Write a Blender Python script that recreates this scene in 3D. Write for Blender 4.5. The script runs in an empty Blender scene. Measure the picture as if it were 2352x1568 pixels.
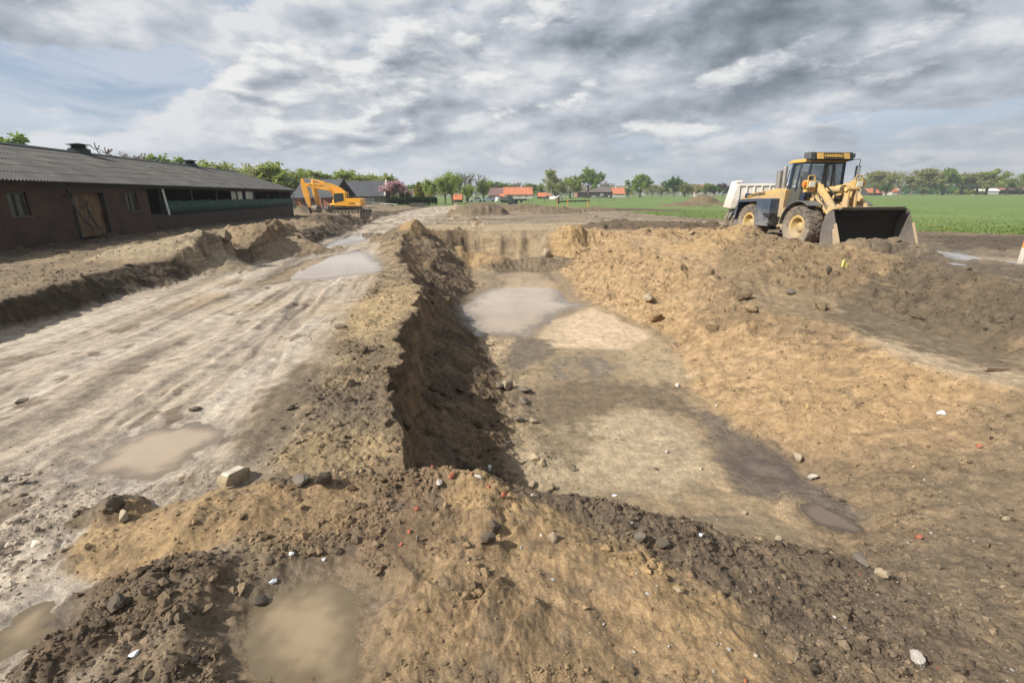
import bpy, bmesh, math, random
import numpy as np
from mathutils import Vector, Matrix, Euler
random.seed(7)
RNG = np.random.default_rng(11)
sc = bpy.context.scene
COL = sc.collection
R = math.radians

# ------------------------------------------------------------------ camera model
# picture coordinates (px, py) are those of a 2352 x 1568 view of the photograph
F, CX, CY, CAMH = 1143.0, 1176.0, 784.0, 2.1
PITCH, ROLL = math.atan((784 - 447) / F), 0.0060
_f = Vector((0, math.cos(PITCH), -math.sin(PITCH)))
_r0 = Vector((1, 0, 0)); _u0 = Vector((0, math.sin(PITCH), math.cos(PITCH)))
_r = _r0 * math.cos(ROLL) - _u0 * math.sin(ROLL)
_u = _u0 * math.cos(ROLL) + _r0 * math.sin(ROLL)
def ray(px, py):
    return _f + _r * ((px - CX) / F) + _u * ((CY - py) / F)
def P(px, py, z=0.0):
    d = ray(px, py); t = (z - CAMH) / d.z
    return (d.x * t, d.y * t)
def PY(px, py, Y):
    d = ray(px, py); t = Y / d.y
    return Vector((d.x * t, Y, CAMH + d.z * t))
def proj(v):
    v = Vector(v) - Vector((0, 0, CAMH)); k = F / v.dot(_f)
    return (CX + v.dot(_r) * k, CY - v.dot(_u) * k)

cam_d = bpy.data.cameras.new('camera'); cam = bpy.data.objects.new('camera', cam_d); COL.objects.link(cam)
cam_d.sensor_width = 36; cam_d.lens = F / 2352 * 36; cam_d.clip_start = 0.05; cam_d.clip_end = 6000
M = Matrix.Identity(4)
for i in range(3):
    M[i][0] = _r[i]; M[i][1] = _u[i]; M[i][2] = -_f[i]
M[2][3] = CAMH
cam.matrix_world = M; sc.camera = cam

# ------------------------------------------------------------------ numpy noise
def _h(ix, iy, s):
    n = (ix.astype(np.int64) * 374761393 + iy.astype(np.int64) * 668265263 + s * 1442695041) & 0xFFFFFFFF
    n = ((n ^ (n >> 13)) * 1274126177) & 0xFFFFFFFF
    n = ((n ^ (n >> 16)) * 2246822519) & 0xFFFFFFFF
    return ((n ^ (n >> 15)) & 0xFFFFFF).astype(np.float32) / 16777216.0
def perlin(x, y, s=0):
    x = np.asarray(x, np.float64); y = np.asarray(y, np.float64)
    x0 = np.floor(x); y0 = np.floor(y); fx = (x - x0).astype(np.float32); fy = (y - y0).astype(np.float32)
    ix = x0.astype(np.int64); iy = y0.astype(np.int64)
    u = fx * fx * fx * (fx * (fx * 6 - 15) + 10); v = fy * fy * fy * (fy * (fy * 6 - 15) + 10)
    def g(dx, dy):
        a = _h(ix + dx, iy + dy, s) * 6.2831853
        return np.cos(a) * (fx - dx) + np.sin(a) * (fy - dy)
    a = g(0, 0); b = g(1, 0); c = g(0, 1); d = g(1, 1)
    return (a + (b - a) * u) * (1 - v) + (c + (d - c) * u) * v
def fbm(x, y, o=4, s=0, lac=2.03, gain=.5):
    t = 0; a = 1.0; k = 0
    for i in range(o):
        t = t + a * perlin(np.asarray(x) * lac ** i + 17.3 * i, np.asarray(y) * lac ** i - 9.1 * i, s + i); k += a; a *= gain
    return t / k * 1.5
def domes(x, y, cell, s, fill=.8):
    """field of separate rounded lumps, 0..1, one per grid cell at most"""
    x = np.asarray(x) / cell; y = np.asarray(y) / cell
    ix = np.floor(x).astype(np.int64); iy = np.floor(y).astype(np.int64)
    best = np.zeros(x.shape, np.float32)
    for dx in (-1, 0, 1):
        for dy in (-1, 0, 1):
            cx = ix + dx; cy = iy + dy
            px = cx + .2 + .6 * _h(cx, cy, s); py = cy + .2 + .6 * _h(cx, cy, s + 1)
            r = .18 + .5 * _h(cx, cy, s + 2) ** 2
            r = np.where(_h(cx, cy, s + 3) < fill, r, 1e-3)
            an = _h(cx, cy, s + 4) * 3.14; ca = np.cos(an); sa = np.sin(an)
            ex = (x - px) * ca + (y - py) * sa; ey = (-(x - px) * sa + (y - py) * ca) * 1.45
            d = 1 - (ex * ex + ey * ey) / (r * r)
            best = np.maximum(best, np.where(d > 0, np.sqrt(np.maximum(d, 0)) * r * 1.5, 0))
    return best
def sstep(a, b, x):
    t = np.clip((x - a) / (b - a), 0, 1); return t * t * (3 - 2 * t)
def polysd(x, y, poly):
    """signed distance to a polygon, negative inside"""
    d = np.full(x.shape, 1e18); ins = np.zeros(x.shape, bool); n = len(poly)
    for i in range(n):
        ax, ay = poly[i]; bx, by = poly[(i + 1) % n]
        ex, ey = bx - ax, by - ay; wx, wy = x - ax, y - ay
        t = np.clip((wx * ex + wy * ey) / (ex * ex + ey * ey + 1e-12), 0, 1)
        d = np.minimum(d, (wx - ex * t) ** 2 + (wy - ey * t) ** 2)
        c = ((ay > y) != (by > y)) & (x < (bx - ax) * (y - ay) / ((by - ay) if by != ay else 1e-9) + ax)
        ins ^= c
    d = np.sqrt(d); return np.where(ins, -d, d)

# ------------------------------------------------------------------ materials
def mat(name, col, rough=.7, metal=0, var=.25, vs=3.0, bump=0, bs=30, dirt=None, dz=(0, 1), damt=.8, spec=.5, col2=None, c2s=1.0, c2lo=.5, c2hi=.6, coord='Object'):
    m = bpy.data.materials.new(name); m.use_nodes = True
    nt = m.node_tree; N = nt.nodes; L = nt.links; b = N['Principled BSDF']
    b.inputs['Roughness'].default_value = rough; b.inputs['Metallic'].default_value = metal
    b.inputs['Specular IOR Level'].default_value = spec
    tc = N.new('ShaderNodeTexCoord')
    no = N.new('ShaderNodeTexNoise'); no.inputs['Scale'].default_value = vs; no.inputs['Detail'].default_value = 6; no.inputs['Roughness'].default_value = .65
    L.new(tc.outputs[coord], no.inputs['Vector'])
    mr = N.new('ShaderNodeMapRange'); mr.inputs[1].default_value = .25; mr.inputs[2].default_value = .75
    mr.inputs[3].default_value = 1 - var; mr.inputs[4].default_value = 1 + var
    L.new(no.outputs['Fac'], mr.inputs[0])
    src = None
    base = N.new('ShaderNodeRGB'); base.outputs[0].default_value = (*col, 1); src = base.outputs[0]
    if col2:
        n2 = N.new('ShaderNodeTexNoise'); n2.inputs['Scale'].default_value = c2s; n2.inputs['Detail'].default_value = 7; n2.inputs['Roughness'].default_value = .7
        L.new(tc.outputs[coord], n2.inputs['Vector'])
        m2 = N.new('ShaderNodeMapRange'); m2.inputs[1].default_value = c2lo; m2.inputs[2].default_value = c2hi; L.new(n2.outputs['Fac'], m2.inputs[0])
        mx2 = N.new('ShaderNodeMix'); mx2.data_type = 'RGBA'; L.new(m2.outputs[0], mx2.inputs[0]); L.new(src, mx2.inputs[6]); mx2.inputs[7].default_value = (*col2, 1); src = mx2.outputs[2]
    mul = N.new('ShaderNodeVectorMath'); mul.operation = 'SCALE'; L.new(src, mul.inputs[0]); L.new(mr.outputs[0], mul.inputs['Scale']); src = mul.outputs[0]
    if dirt:
        sx = N.new('ShaderNodeSeparateXYZ'); L.new(tc.outputs['Object'], sx.inputs[0])
        dn = N.new('ShaderNodeTexNoise'); dn.inputs['Scale'].default_value = 4; dn.inputs['Detail'].default_value = 8; dn.inputs['Roughness'].default_value = .7; L.new(tc.outputs['Object'], dn.inputs['Vector'])
        zr = N.new('ShaderNodeMapRange'); zr.inputs[1].default_value = dz[0]; zr.inputs[2].default_value = dz[1]; zr.inputs[3].default_value = .55; zr.inputs[4].default_value = -.15; L.new(sx.outputs[2], zr.inputs[0])
        ad = N.new('ShaderNodeMath'); L.new(zr.outputs[0], ad.inputs[0]); L.new(dn.outputs['Fac'], ad.inputs[1])
        dr = N.new('ShaderNodeMapRange'); dr.inputs[1].default_value = .5; dr.inputs[2].default_value = .85; dr.inputs[4].default_value = damt; L.new(ad.outputs[0], dr.inputs[0])
        mx = N.new('ShaderNodeMix'); mx.data_type = 'RGBA'; L.new(dr.outputs[0], mx.inputs[0]); L.new(src, mx.inputs[6]); mx.inputs[7].default_value = (*dirt, 1); src = mx.outputs[2]
        rr = N.new('ShaderNodeMapRange'); rr.inputs[3].default_value = rough; rr.inputs[4].default_value = .95; L.new(dr.outputs[0], rr.inputs[0]); L.new(rr.outputs[0], b.inputs['Roughness'])
    L.new(src, b.inputs['Base Color'])
    if bump:
        bn = N.new('ShaderNodeTexNoise'); bn.inputs['Scale'].default_value = bs; bn.inputs['Detail'].default_value = 5; L.new(tc.outputs[coord], bn.inputs['Vector'])
        bp = N.new('ShaderNodeBump'); bp.inputs['Strength'].default_value = .6; bp.inputs['Distance'].default_value = bump
        L.new(bn.outputs['Fac'], bp.inputs['Height']); L.new(bp.outputs[0], b.inputs['Normal'])
    return m

# ------------------------------------------------------------------ mesh building
class MB:
    def __init__(s): s.v = []; s.f = []
    def add(s, vs, fs):
        o = len(s.v); s.v += [tuple(v) for v in vs]; s.f += [tuple(i + o for i in f) for f in fs]; return s
    def box(s, c, d, rz=0, ry=0, rx=0):
        m = Euler((rx, ry, rz)).to_matrix(); hx, hy, hz = d[0] / 2, d[1] / 2, d[2] / 2
        vs = [Vector(c) + m @ Vector((x, y, z)) for z in (-hz, hz) for x, y in ((-hx, -hy), (hx, -hy), (hx, hy), (-hx, hy))]
        return s.add(vs, [(3, 2, 1, 0), (4, 5, 6, 7), (0, 1, 5, 4), (1, 2, 6, 5), (2, 3, 7, 6), (3, 0, 4, 7)])
    def bar(s, a, b, w, h, up=(0, 0, 1)):
        a = Vector(a); b = Vector(b); d = (b - a).normalized(); u = Vector(up)
        r = d.cross(u)
        if r.length < 1e-4: r = d.cross(Vector((1, 0, 0)))
        r.normalize(); u = r.cross(d).normalized(); r = r * (w / 2); u = u * (h / 2)
        vs = [a - r - u, a + r - u, a + r + u, a - r + u, b - r - u, b + r - u, b + r + u, b - r + u]
        return s.add(vs, [(0, 1, 2, 3), (7, 6, 5, 4), (0, 4, 5, 1), (1, 5, 6, 2), (2, 6, 7, 3), (3, 7, 4, 0)])
    def prism(s, prof, y0, y1, axis='y'):
        """profile in the x-z plane pushed along y (or y-z along x, x-y along z)"""
        n = len(prof)
        g = {'y': lambda p, t: (p[0], t, p[1]), 'x': lambda p, t: (t, p[0], p[1]), 'z': lambda p, t: (p[0], p[1], t)}[axis]
        vs = [g(p, y0) for p in prof] + [g(p, y1) for p in prof]
        return s.add(vs, [tuple(range(n)), tuple(range(2 * n - 1, n - 1, -1))] + [((i + 1) % n, i, n + i, n + (i + 1) % n) for i in range(n)])
    def tube(s, pts, rad, n=8, cap=True):
        pts = [Vector(p) for p in pts]; o = len(s.v); k = len(pts)
        rad = rad if isinstance(rad, (list, tuple)) else [rad] * k
        ref = None
        for i, p in enumerate(pts):
            d = (pts[min(i + 1, k - 1)] - pts[max(i - 1, 0)]).normalized()
            if ref is None: ref = d.orthogonal().normalized()
            ref = (ref - d * ref.dot(d)).normalized(); w = d.cross(ref)
            for j in range(n):
                a = 2 * math.pi * j / n; s.v.append(tuple(p + (ref * math.cos(a) + w * math.sin(a)) * rad[i]))
        for i in range(k - 1):
            for j in range(n):
                s.f.append((o + i * n + j, o + i * n + (j + 1) % n, o + (i + 1) * n + (j + 1) % n, o + (i + 1) * n + j))
        if cap:
            s.f.append(tuple(o + j for j in range(n - 1, -1, -1))); s.f.append(tuple(o + (k - 1) * n + j for j in range(n)))
        return s
    def lathe(s, prof, c, axis='y', n=32):
        """profile of (radius, offset along axis) turned about an axis through c"""
        o = len(s.v); c = Vector(c); k = len(prof)
        for r, t in prof:
            for j in range(n):
                a = 2 * math.pi * j / n
                q = {'y': (r * math.cos(a), t, r * math.sin(a)), 'z': (r * math.cos(a), r * math.sin(a), t), 'x': (t, r * math.cos(a), r * math.sin(a))}[axis]
                s.v.append(tuple(c + Vector(q)))
        for i in range(k - 1):
            for j in range(n):
                s.f.append((o + i * n + j, o + i * n + (j + 1) % n, o + (i + 1) * n + (j + 1) % n, o + (i + 1) * n + j))
        return s
    def sheet(s, prof, thick, y0, y1):
        """open profile in x-z given a thickness, pushed along y"""
        ps = [Vector((a, b)) for a, b in prof]; out = []
        for i, p in enumerate(ps):
            d = (ps[min(i + 1, len(ps) - 1)] - ps[max(i - 1, 0)]).normalized(); out.append(p + Vector((-d.y, d.x)) * thick)
        return s.prism([tuple(p) for p in ps] + [tuple(p) for p in reversed(out)], y0, y1)
    def build(s, name, m, parent=None, smooth=False, bevel=0, fix=True, auto=None):
        me = bpy.data.meshes.new(name); me.from_pydata(s.v, [], s.f)
        if fix:
            bm = bmesh.new(); bm.from_mesh(me); bmesh.ops.recalc_face_normals(bm, faces=bm.faces); bm.to_mesh(me); bm.free()
        me.update()
        if m: me.materials.append(m)
        if smooth: me.polygons.foreach_set('use_smooth', [True] * len(me.polygons))
        if auto is not None:
            me.polygons.foreach_set('use_smooth', [True] * len(me.polygons)); me.set_sharp_from_angle(angle=R(auto))
        o = bpy.data.objects.new(name, me); COL.objects.link(o)
        if parent is not None: o.parent = parent
        if bevel:
            b = o.modifiers.new('bevel', 'BEVEL'); b.width = bevel; b.segments = 2; b.limit_method = 'ANGLE'; b.angle_limit = R(35)
        return o
def tag(o, label=None, cat=None, group=None, kind=None):
    if label: o['label'] = label
    if cat: o['category'] = cat
    if group: o['group'] = group
    if kind: o['kind'] = kind
    return o
def empty(name, loc=(0, 0, 0), rz=0, **k):
    o = bpy.data.objects.new(name, None); COL.objects.link(o); o.location = loc; o.rotation_euler = (0, 0, rz); o.empty_display_size = .2
    return tag(o, **k)
def np_mesh(name, V, Fq, m, smooth=True, col=None, parent=None):
    me = bpy.data.meshes.new(name); V = np.asarray(V, np.float32); Fq = np.asarray(Fq, np.int32); k = Fq.shape[1]
    me.vertices.add(len(V)); me.vertices.foreach_set('co', V.ravel())
    me.loops.add(Fq.size); me.loops.foreach_set('vertex_index', Fq.ravel())
    me.polygons.add(len(Fq)); me.polygons.foreach_set('loop_start', np.arange(0, Fq.size, k, dtype=np.int32))
    me.polygons.foreach_set('use_smooth', np.full(len(Fq), smooth))
    me.update(calc_edges=True)
    if col is not None:
        a = me.color_attributes.new('soil', 'FLOAT_COLOR', 'POINT'); a.data.foreach_set('color', np.asarray(col, np.float32).ravel())
    if m: me.materials.append(m)
    o = bpy.data.objects.new(name, me); COL.objects.link(o)
    if parent is not None: o.parent = parent
    return o
# ------------------------------------------------------------------ lie of the land
# cross sections running left to right, lofted along the pit (Y); each line is (X, Z) as a function of Y
def pxline(pts, z):
    out = []
    for p in pts:
        zz = p[2] if len(p) > 2 else z
        x, y = P(p[0], p[1], zz); out.append((y, x, zz))
    return out
def mk(*rows):
    rows = sorted(rows); a = np.array(rows, float); return a
LB_TOP = mk((-50, -7.6, .3), (3, -7.6, .32), *pxline([(0, 692), (150, 650), (300, 608), (380, 600), (450, 592), (560, 574)], .38), (30, -11.5, .35), (45, -14.0, .0), (60, -16, -.2), (90, -18, -.3), (400, -18, 0))
LB_FOOT = mk((-50, -7.0, -.05), (3, -7.0, -.05), *pxline([(0, 768), (120, 736), (250, 692), (400, 654), (520, 620), (600, 592)], -.12), (30, -9.8, -.15), (45, -12.4, -.2), (60, -15, -.3), (90, -17, -.3), (400, -17, 0))
TM = mk((-50, -3.5, 0), (3, -3.0, -.02), (8, -4.5, -.1), (16, -6.8, -.16), (30, -8, -.18), (60, -10, -.3), (100, -10, -.2), (400, -10, 0))
TR = mk((-50, -1.6, .04), (2, -1.6, .04), (4, -2.0, .03), (8, -2.9, -.02), (13, -3.6, -.04), (18, -5.2, -.05), (26, -6.3, -.1), (60, -7, -.2), (100, -7, -.1), (400, -7, 0))
RIM = mk((-50, -.7, .04), (1, -.7, .04), (2.5, -.8, .0), (3.4, -.86, 0), *pxline([(925, 1000), (912, 960), (892, 905), (900, 850), (920, 800), (908, 785), (938, 735), (960, 690), (965, 645), (940, 612)], 0), *pxline([(905, 588, .1), (915, 560, .2), (950, 533, .4)], .2), (27.5, -4.6, .3), (29.5, -4.6, .1), (60, -4.6, -.1), (400, -4.6, 0))
CLF = mk((-50, -.5, .03), (1, -.5, .03), (2.5, -.6, 0), (3.45, -.75, -.02), (3.75, -.75, -.5), (4.6, -.98, -.8), (6, -1.25, -.8), (8.5, -1.55, -.7), (12, -1.95, -.6), (16, -2.9, -.5), (20, -3.6, -.4), (25, -3.7, -.5), (26.6, -3.7, -.4), (27.6, -3.6, .24), (29.5, -3.6, .05), (60, -3.5, -.1), (400, -3.5, 0))
FL = mk((-50, 0, 0), (1, 0, 0), (2.5, .1, -.06), (3.45, 0, -.1), (3.75, -.1, -.45), (4.6, 0, -1.15), (5.2, .05, -1.28), (7, -.05, -1.3), (9, -.2, -1.3), (11, -.6, -1.32), (14, -1.2, -1.36), (17, -1.5, -1.38), (20, -1.3, -1.38), (24, -2.0, -1.3), (26.3, -2.2, -1.15), (27.0, -2.3, -.15), (27.6, -2.3, .22), (29.5, -2.3, .05), (60, -2.3, -.05), (400, -2.3, 0))
FR = mk((-50, 3.0, -.1), (1, 3.0, -.16), (2.5, 3.0, -.52), (3.45, 2.9, -.88), (3.75, 3.05, -1.02), (4.6, 3.35, -1.24), (5.4, 3.55, -1.3), *pxline([(1650, 960), (1600, 900), (1560, 830), (1545, 770), (1470, 740), (1360, 692), (1310, 650)], -1.32), (22.5, 2.2, -1.3), (26.0, 2.2, -1.1), (26.9, 2.4, -.15), (27.6, 2.4, .24), (29.5, 2.4, .05), (60, 2.4, 0), (400, 2.4, 0))
SLM = mk((-50, 4.4, -.2), (1, 4.4, -.22), (2.5, 4.6, -.45), (3.6, 4.7, -.68), (4.6, 4.8, -.82), (6, 4.9, -.86), (8, 5.0, -.86), (11, 4.7, -.75), (14, 4.6, -.6), (18, 4.3, -.5), (22, 4.4, -.55), (26.3, 4.6, -.45), (27.5, 4.6, .26), (29.5, 4.6, .08), (60, 4.6, 0), (400, 4.6, 0))
S1 = mk((-50, 5.9, -.3), (2, 5.9, -.32), (4, 6.3, -.36), *pxline([(2352, 890), (2160, 850), (1960, 760), (1740, 703)], -.36), (14, 6.0, -.3), (18, 6.0, -.15), (22, 5.6, -.1), (26, 5.5, .0), (27, 5.5, .12), (29, 5.6, .1), (60, 6.4, 0), (400, 6.4, 0))
S2 = mk((-50, 7.6, -.36), (3, 7.6, -.38), (6, 7.8, -.42), (8, 8.0, -.42), (10.2, 7.9, -.38), (12.5, 7.5, -.25), (15, 7.2, -.05), (18, 7.4, .1), (22, 7.2, .1), (24.5, 6.6, .12), (27, 6.4, .1), (60, 7.6, 0), (400, 7.6, 0))
S3 = mk((-50, 9.0, .38), (4, 9.0, .4), (7, 9.2, .43), *pxline([(2352, 652, .45), (2250, 627, .48), (2100, 592, .5), (1980, 574, .5), (1886, 566, .52), (1804, 551, .56), (1753, 530, .62), (1664, 518, .68)], .2), (22.5, 8.4, .55), (24.5, 7.6, .45), (27, 7.4, .35), (28.5, 7.6, .1), (60, 9, .0), (400, 9, 0))
UP = mk((-50, 10.3, .02), (4, 10.4, .02), (8, 10.7, .04), (11, 11.4, .06), (13, 11.5, .12), (15, 11.1, .24), (17.0, 10.9, .27), (19, 10.9, .28), (22, 10.7, .25), (25, 9.4, .2), (27, 9.2, .15), (60, 10.5, .0), (400, 10.5, 0))
LEFT2 = mk((-50, -14, .3), (10, -15, .32), (28, -18, .36), (46, -22, .2), (58, -24, -.05), (66, -26, -.36), (80, -30, -.36), (110, -30, -.1), (400, -30, 0))
FARL = mk((-50, -400, .2), (60, -400, .1), (400, -400, 0)); FARR = mk((-50, 600, .1), (60, 600, 0), (400, 600, 0))
LINES = [FARL, LEFT2, LB_TOP, LB_FOOT, TM, TR, RIM, CLF, FL, FR, SLM, S1, S2, S3, UP, FARR]

SANDF = [P(a, b, -.1) for a, b in [(940, 1180), (1060, 1185), (1130, 1200), (1300, 1260), (1480, 1360), (1640, 1450), (1850, 1600), (900, 1600), (830, 1500), (900, 1330)]]
RUTS = [(-3.0, 1.4, -.10), (-4.9, 5.0, -.17), (-2.4, 8, -.2)]
def lump(x, y, cx, cy, rx, ry, h, rz=0, p=1.0):
    c, s = math.cos(rz), math.sin(rz); dx = x - cx; dy = y - cy
    a = (dx * c + dy * s) / rx; b = (-dx * s + dy * c) / ry
    r = np.sqrt(a * a + b * b); k = .9 / math.sqrt(rx * ry); n = fbm(x * k, y * k, 4, 77)
    v = np.clip(1 - (r * (1 + .32 * n)) ** p, 0, 1)
    return h * v * (1.25 - .25 * v)
MOUNDS = []   # (cx, cy, rx, ry, height, rz, kind)
def mound(px, py, z, rx, ry, h, rz=0, k='sand', p=1.0):
    x, y = P(px, py, z); MOUNDS.append((x, y, rx, ry, h, rz, k, p))
mound(640, 556, .25, 2.6, 3.0, .52, .2, 'dry', 1.7)
mound(560, 566, .3, 1.7, 1.8, .38, 0, 'dry', 1.7)
mound(700, 560, .1, 1.5, 2.0, .25, 0, 'dry', 1.7)
mound(400, 590, .35, 2.4, 1.5, .5, .2, 'pale', 1.3)
mound(480, 585, .35, 1.2, 1.0, .3, .2, 'pale', 1.3)
mound(740, 522, -.1, 1.5, 2.0, .62, .1, 'dark', 1.3)
mound(780, 517, -.1, 1.6, 2.2, .5, .1, 'dark', 1.3)
mound(815, 512, -.1, 1.6, 2.4, .42, .1, 'dark', 1.3)
mound(865, 495, -.2, 1.8, 3.0, .5, .1, 'dark', 1.3)
mound(890, 492, -.2, 1.8, 2.6, .4, .1, 'dark', 1.3)
mound(1048, 484, -.1, 1.6, 3, 1.1, 0, 'pale')
mound(1100, 492, 0, 3.6, 4, 1.3, 0, 'brown', 2.0)
mound(1190, 487, 0, 5.5, 3.6, 1.0, .1, 'brown', 1.4)
mound(1260, 490, 0, 4.5, 3.4, .75, .1, 'brown', 1.4)
mound(1130, 478, 0, 6, 4, .9, 0, 'brown')
mound(1340, 486, 0, 5, 4, .4, .1, 'brown')
mound(900, 548, .0, 1.3, 2.4, .45, .1, 'brown')            # dark heap behind the rim
mound(955, 548, .0, .9, 1.7, .5, .0, 'yellow')
mound(1110, 597, -1.0, 1.5, 1.3, .62, 0, 'yellow')          # sand cone at the pit end
mound(1010, 600, -1.0, 1.6, 2.0, .5, 0, 'brown')
mound(1210, 612, -1.2, 2.6, 1.2, .42, 0, 'brown', 1.5)
mound(1310, 540, .05, 1.1, 1.6, .45, 0, 'yellow')
mound(1680, 548, .3, 1.5, 1.3, .28, .3, 'yellow', 1.3)       # spoil heap before the loader
mound(1625, 562, .2, 1.6, 1.6, .25, 0, 'yellow', 1.3)
mound(1980, 588, .15, 1.1, .8, .38, -.1, 'grey', 1.5)      # spoil before the bucket
mound(2080, 590, .15, 1.2, .6, .27, -.1, 'grey', 1.5)
mound(1600, 473, 0, 3.4, 3, 1.75, 0, 'brown')                 # heap in the field
mound(1570, 476, 0, 5.0, 3.5, .9, 0, 'brown')
mound(1640, 473, 0, 3.4, 3, .9, 0, 'brown')
mound(1450, 486, 0, 9, 2.2, .4, -.05, 'dark')
mound(1500, 527, .1, 5.5, 1.6, .45, -.15, 'dark', 1.4)          # dark heaps beyond the crest
mound(1420, 520, .1, 3, 1.6, .4, -.1, 'dark', 1.4)
# foreground heaps
mound(420, 1215, 0, .75, .42, .07, .35, 'yellow', 1.6)
mound(690, 1120, 0, .34, .14, .06, .1, 'brown', 1.4)
mound(260, 1180, 0, .26, .2, .1, .3, 'brown', 1.5)
mound(330, 1380, 0, .5, .3, .07, .4, 'dark', 1.4)
mound(150, 1520, 0, .2, .25, .06, 0, 'dark', 1.4)
mound(1040, 1100, -.05, .45, .3, .08, 0, 'brown', 1.3)
mound(1120, 1215, -.1, .12, .18, .05, 0, 'dark', 1.3)
mound(1290, 1250, -.15, 1.3, .34, .06, -.62, 'yellow', 1.5)     # sand ridge running to the lower right
mound(1600, 1460, -.15, .8, .3, .05, -.72, 'yellow', 1.5)
mound(1500, 1200, -.3, .9, .34, .07, -.05, 'dark', 1.5)
mound(1900, 1290, -.6, .6, .3, .1, -.3, 'dark', 1.5)
mound(1650, 1330, -.3, .8, .4, .05, -.3, 'dark', 1.6)
mound(700, 1480, 0, .01, .01, .0)

def pw(pts, z): return [P(a, b, z) for a, b in pts]
# standing water: (name, water level, outline in plan, depth slope, blend margin)
PUDDLES = [
 ('far_track', -.17, pw([(588, 652), (632, 628), (700, 598), (765, 586), (830, 576), (855, 590), (880, 615), (868, 628), (800, 634), (740, 642), (690, 642), (640, 651)], -.17), .05, .8),
 ('upper_track', -.19, pw([(728, 572), (770, 553), (800, 540), (855, 534), (870, 541), (820, 556), (775, 566), (745, 578)], -.19), .05, .8),
 ('near_track', -.07, pw([(195, 1092), (300, 1102), (352, 1098), (440, 1052), (500, 1008), (517, 984), (450, 966), (352, 984), (245, 1030), (215, 1062)], -.07), .085, .4),
 ('corner', -.02, pw([(-40, 1475), (60, 1400), (125, 1362), (130, 1400), (112, 1452), (60, 1482), (-30, 1560)], -.02), .12, .25),
 ('bottom', -.07, pw([(575, 1450), (600, 1398), (680, 1350), (760, 1330), (815, 1360), (825, 1440), (818, 1525), (790, 1580), (640, 1590), (590, 1530)], -.07), .09, .35),
 ('pit', -1.36, pw([(1062, 708), (1100, 676), (1150, 652), (1110, 634), (1190, 622), (1258, 625), (1292, 655), (1295, 690), (1345, 702), (1290, 712), (1262, 738), (1215, 772), (1150, 770), (1095, 768), (1078, 738)], -1.36), .035, .8),
 ('pit_left', -1.335, pw([(1275, 832), (1320, 822), (1332, 845), (1322, 866), (1285, 870)], -1.335), .05, .5),
 ('pit_right', -1.333, pw([(1335, 822), (1385, 815), (1405, 838), (1400, 860), (1372, 868), (1352, 850)], -1.333), .05, .5),
 ('channel', -1.17, pw([(1848, 1165), (1862, 1148), (1915, 1168), (1965, 1195), (1985, 1225), (1940, 1222), (1875, 1205), (1852, 1185)], -1.17), .2, .25),
 ('ditch', -1.31, pw([(1690, 1060), (1740, 1050), (1800, 1066), (1835, 1095), (1830, 1115), (1760, 1105), (1710, 1092)], -1.31), .06, .45),
 ('road', .09, pw([(2135, 576), (2170, 570), (2230, 586), (2352, 592), (2420, 600), (2420, 615), (2300, 604), (2200, 598)], .09), .05, .8),
 ('road_small', .1, pw([(2160, 604), (2190, 602), (2235, 610), (2200, 612)], .1), .05, .5),
]
def grass_poly():
    a = [P(px, py, 0) for px, py in [(760, 468.5), (1000, 470.5), (1215, 471), (1300, 475), (1400, 482), (1500, 495), (1600, 503), (1680, 509)]]
    b = [(15.5, 33), (19, 29)] + [P(px, py, .05) for px, py in [(2120, 538), (2220, 542), (2352, 548)]]
    return a + b + [(45, 20), (700, 15), (1600, 1600), (-1600, 1600), (-120, 140), (-40, 96)]
GRASS = grass_poly()
def grass_sd(x, y):
    return polysd(x, y, GRASS) + 1.1 * fbm(x * .35, y * .35, 4, 401) * np.clip(y / 25, .5, 3)

def loft(x, y):
    h = np.zeros(x.shape); seg = np.zeros(x.shape)
    Xs = [np.interp(y, l[:, 0], l[:, 1]) for l in LINES]; Zs = [np.interp(y, l[:, 0], l[:, 2]) for l in LINES]
    for i in range(1, len(Xs)): Xs[i] = np.maximum(Xs[i], Xs[i - 1] + .04)
    for i in range(len(Xs) - 1):
        m = (x >= Xs[i]) & (x < Xs[i + 1]); t = (x - Xs[i]) / (Xs[i + 1] - Xs[i])
        te = np.clip(t, 0, 1) ** 1.5 if i == 12 else t
        h = np.where(m, Zs[i] + (Zs[i + 1] - Zs[i]) * te, h); seg = np.where(m, i + t, seg)
    return h, seg
def band(seg, a, b, w=.25): return sstep(a - w, a + w, seg) * (1 - sstep(b - w, b + w, seg))

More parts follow.
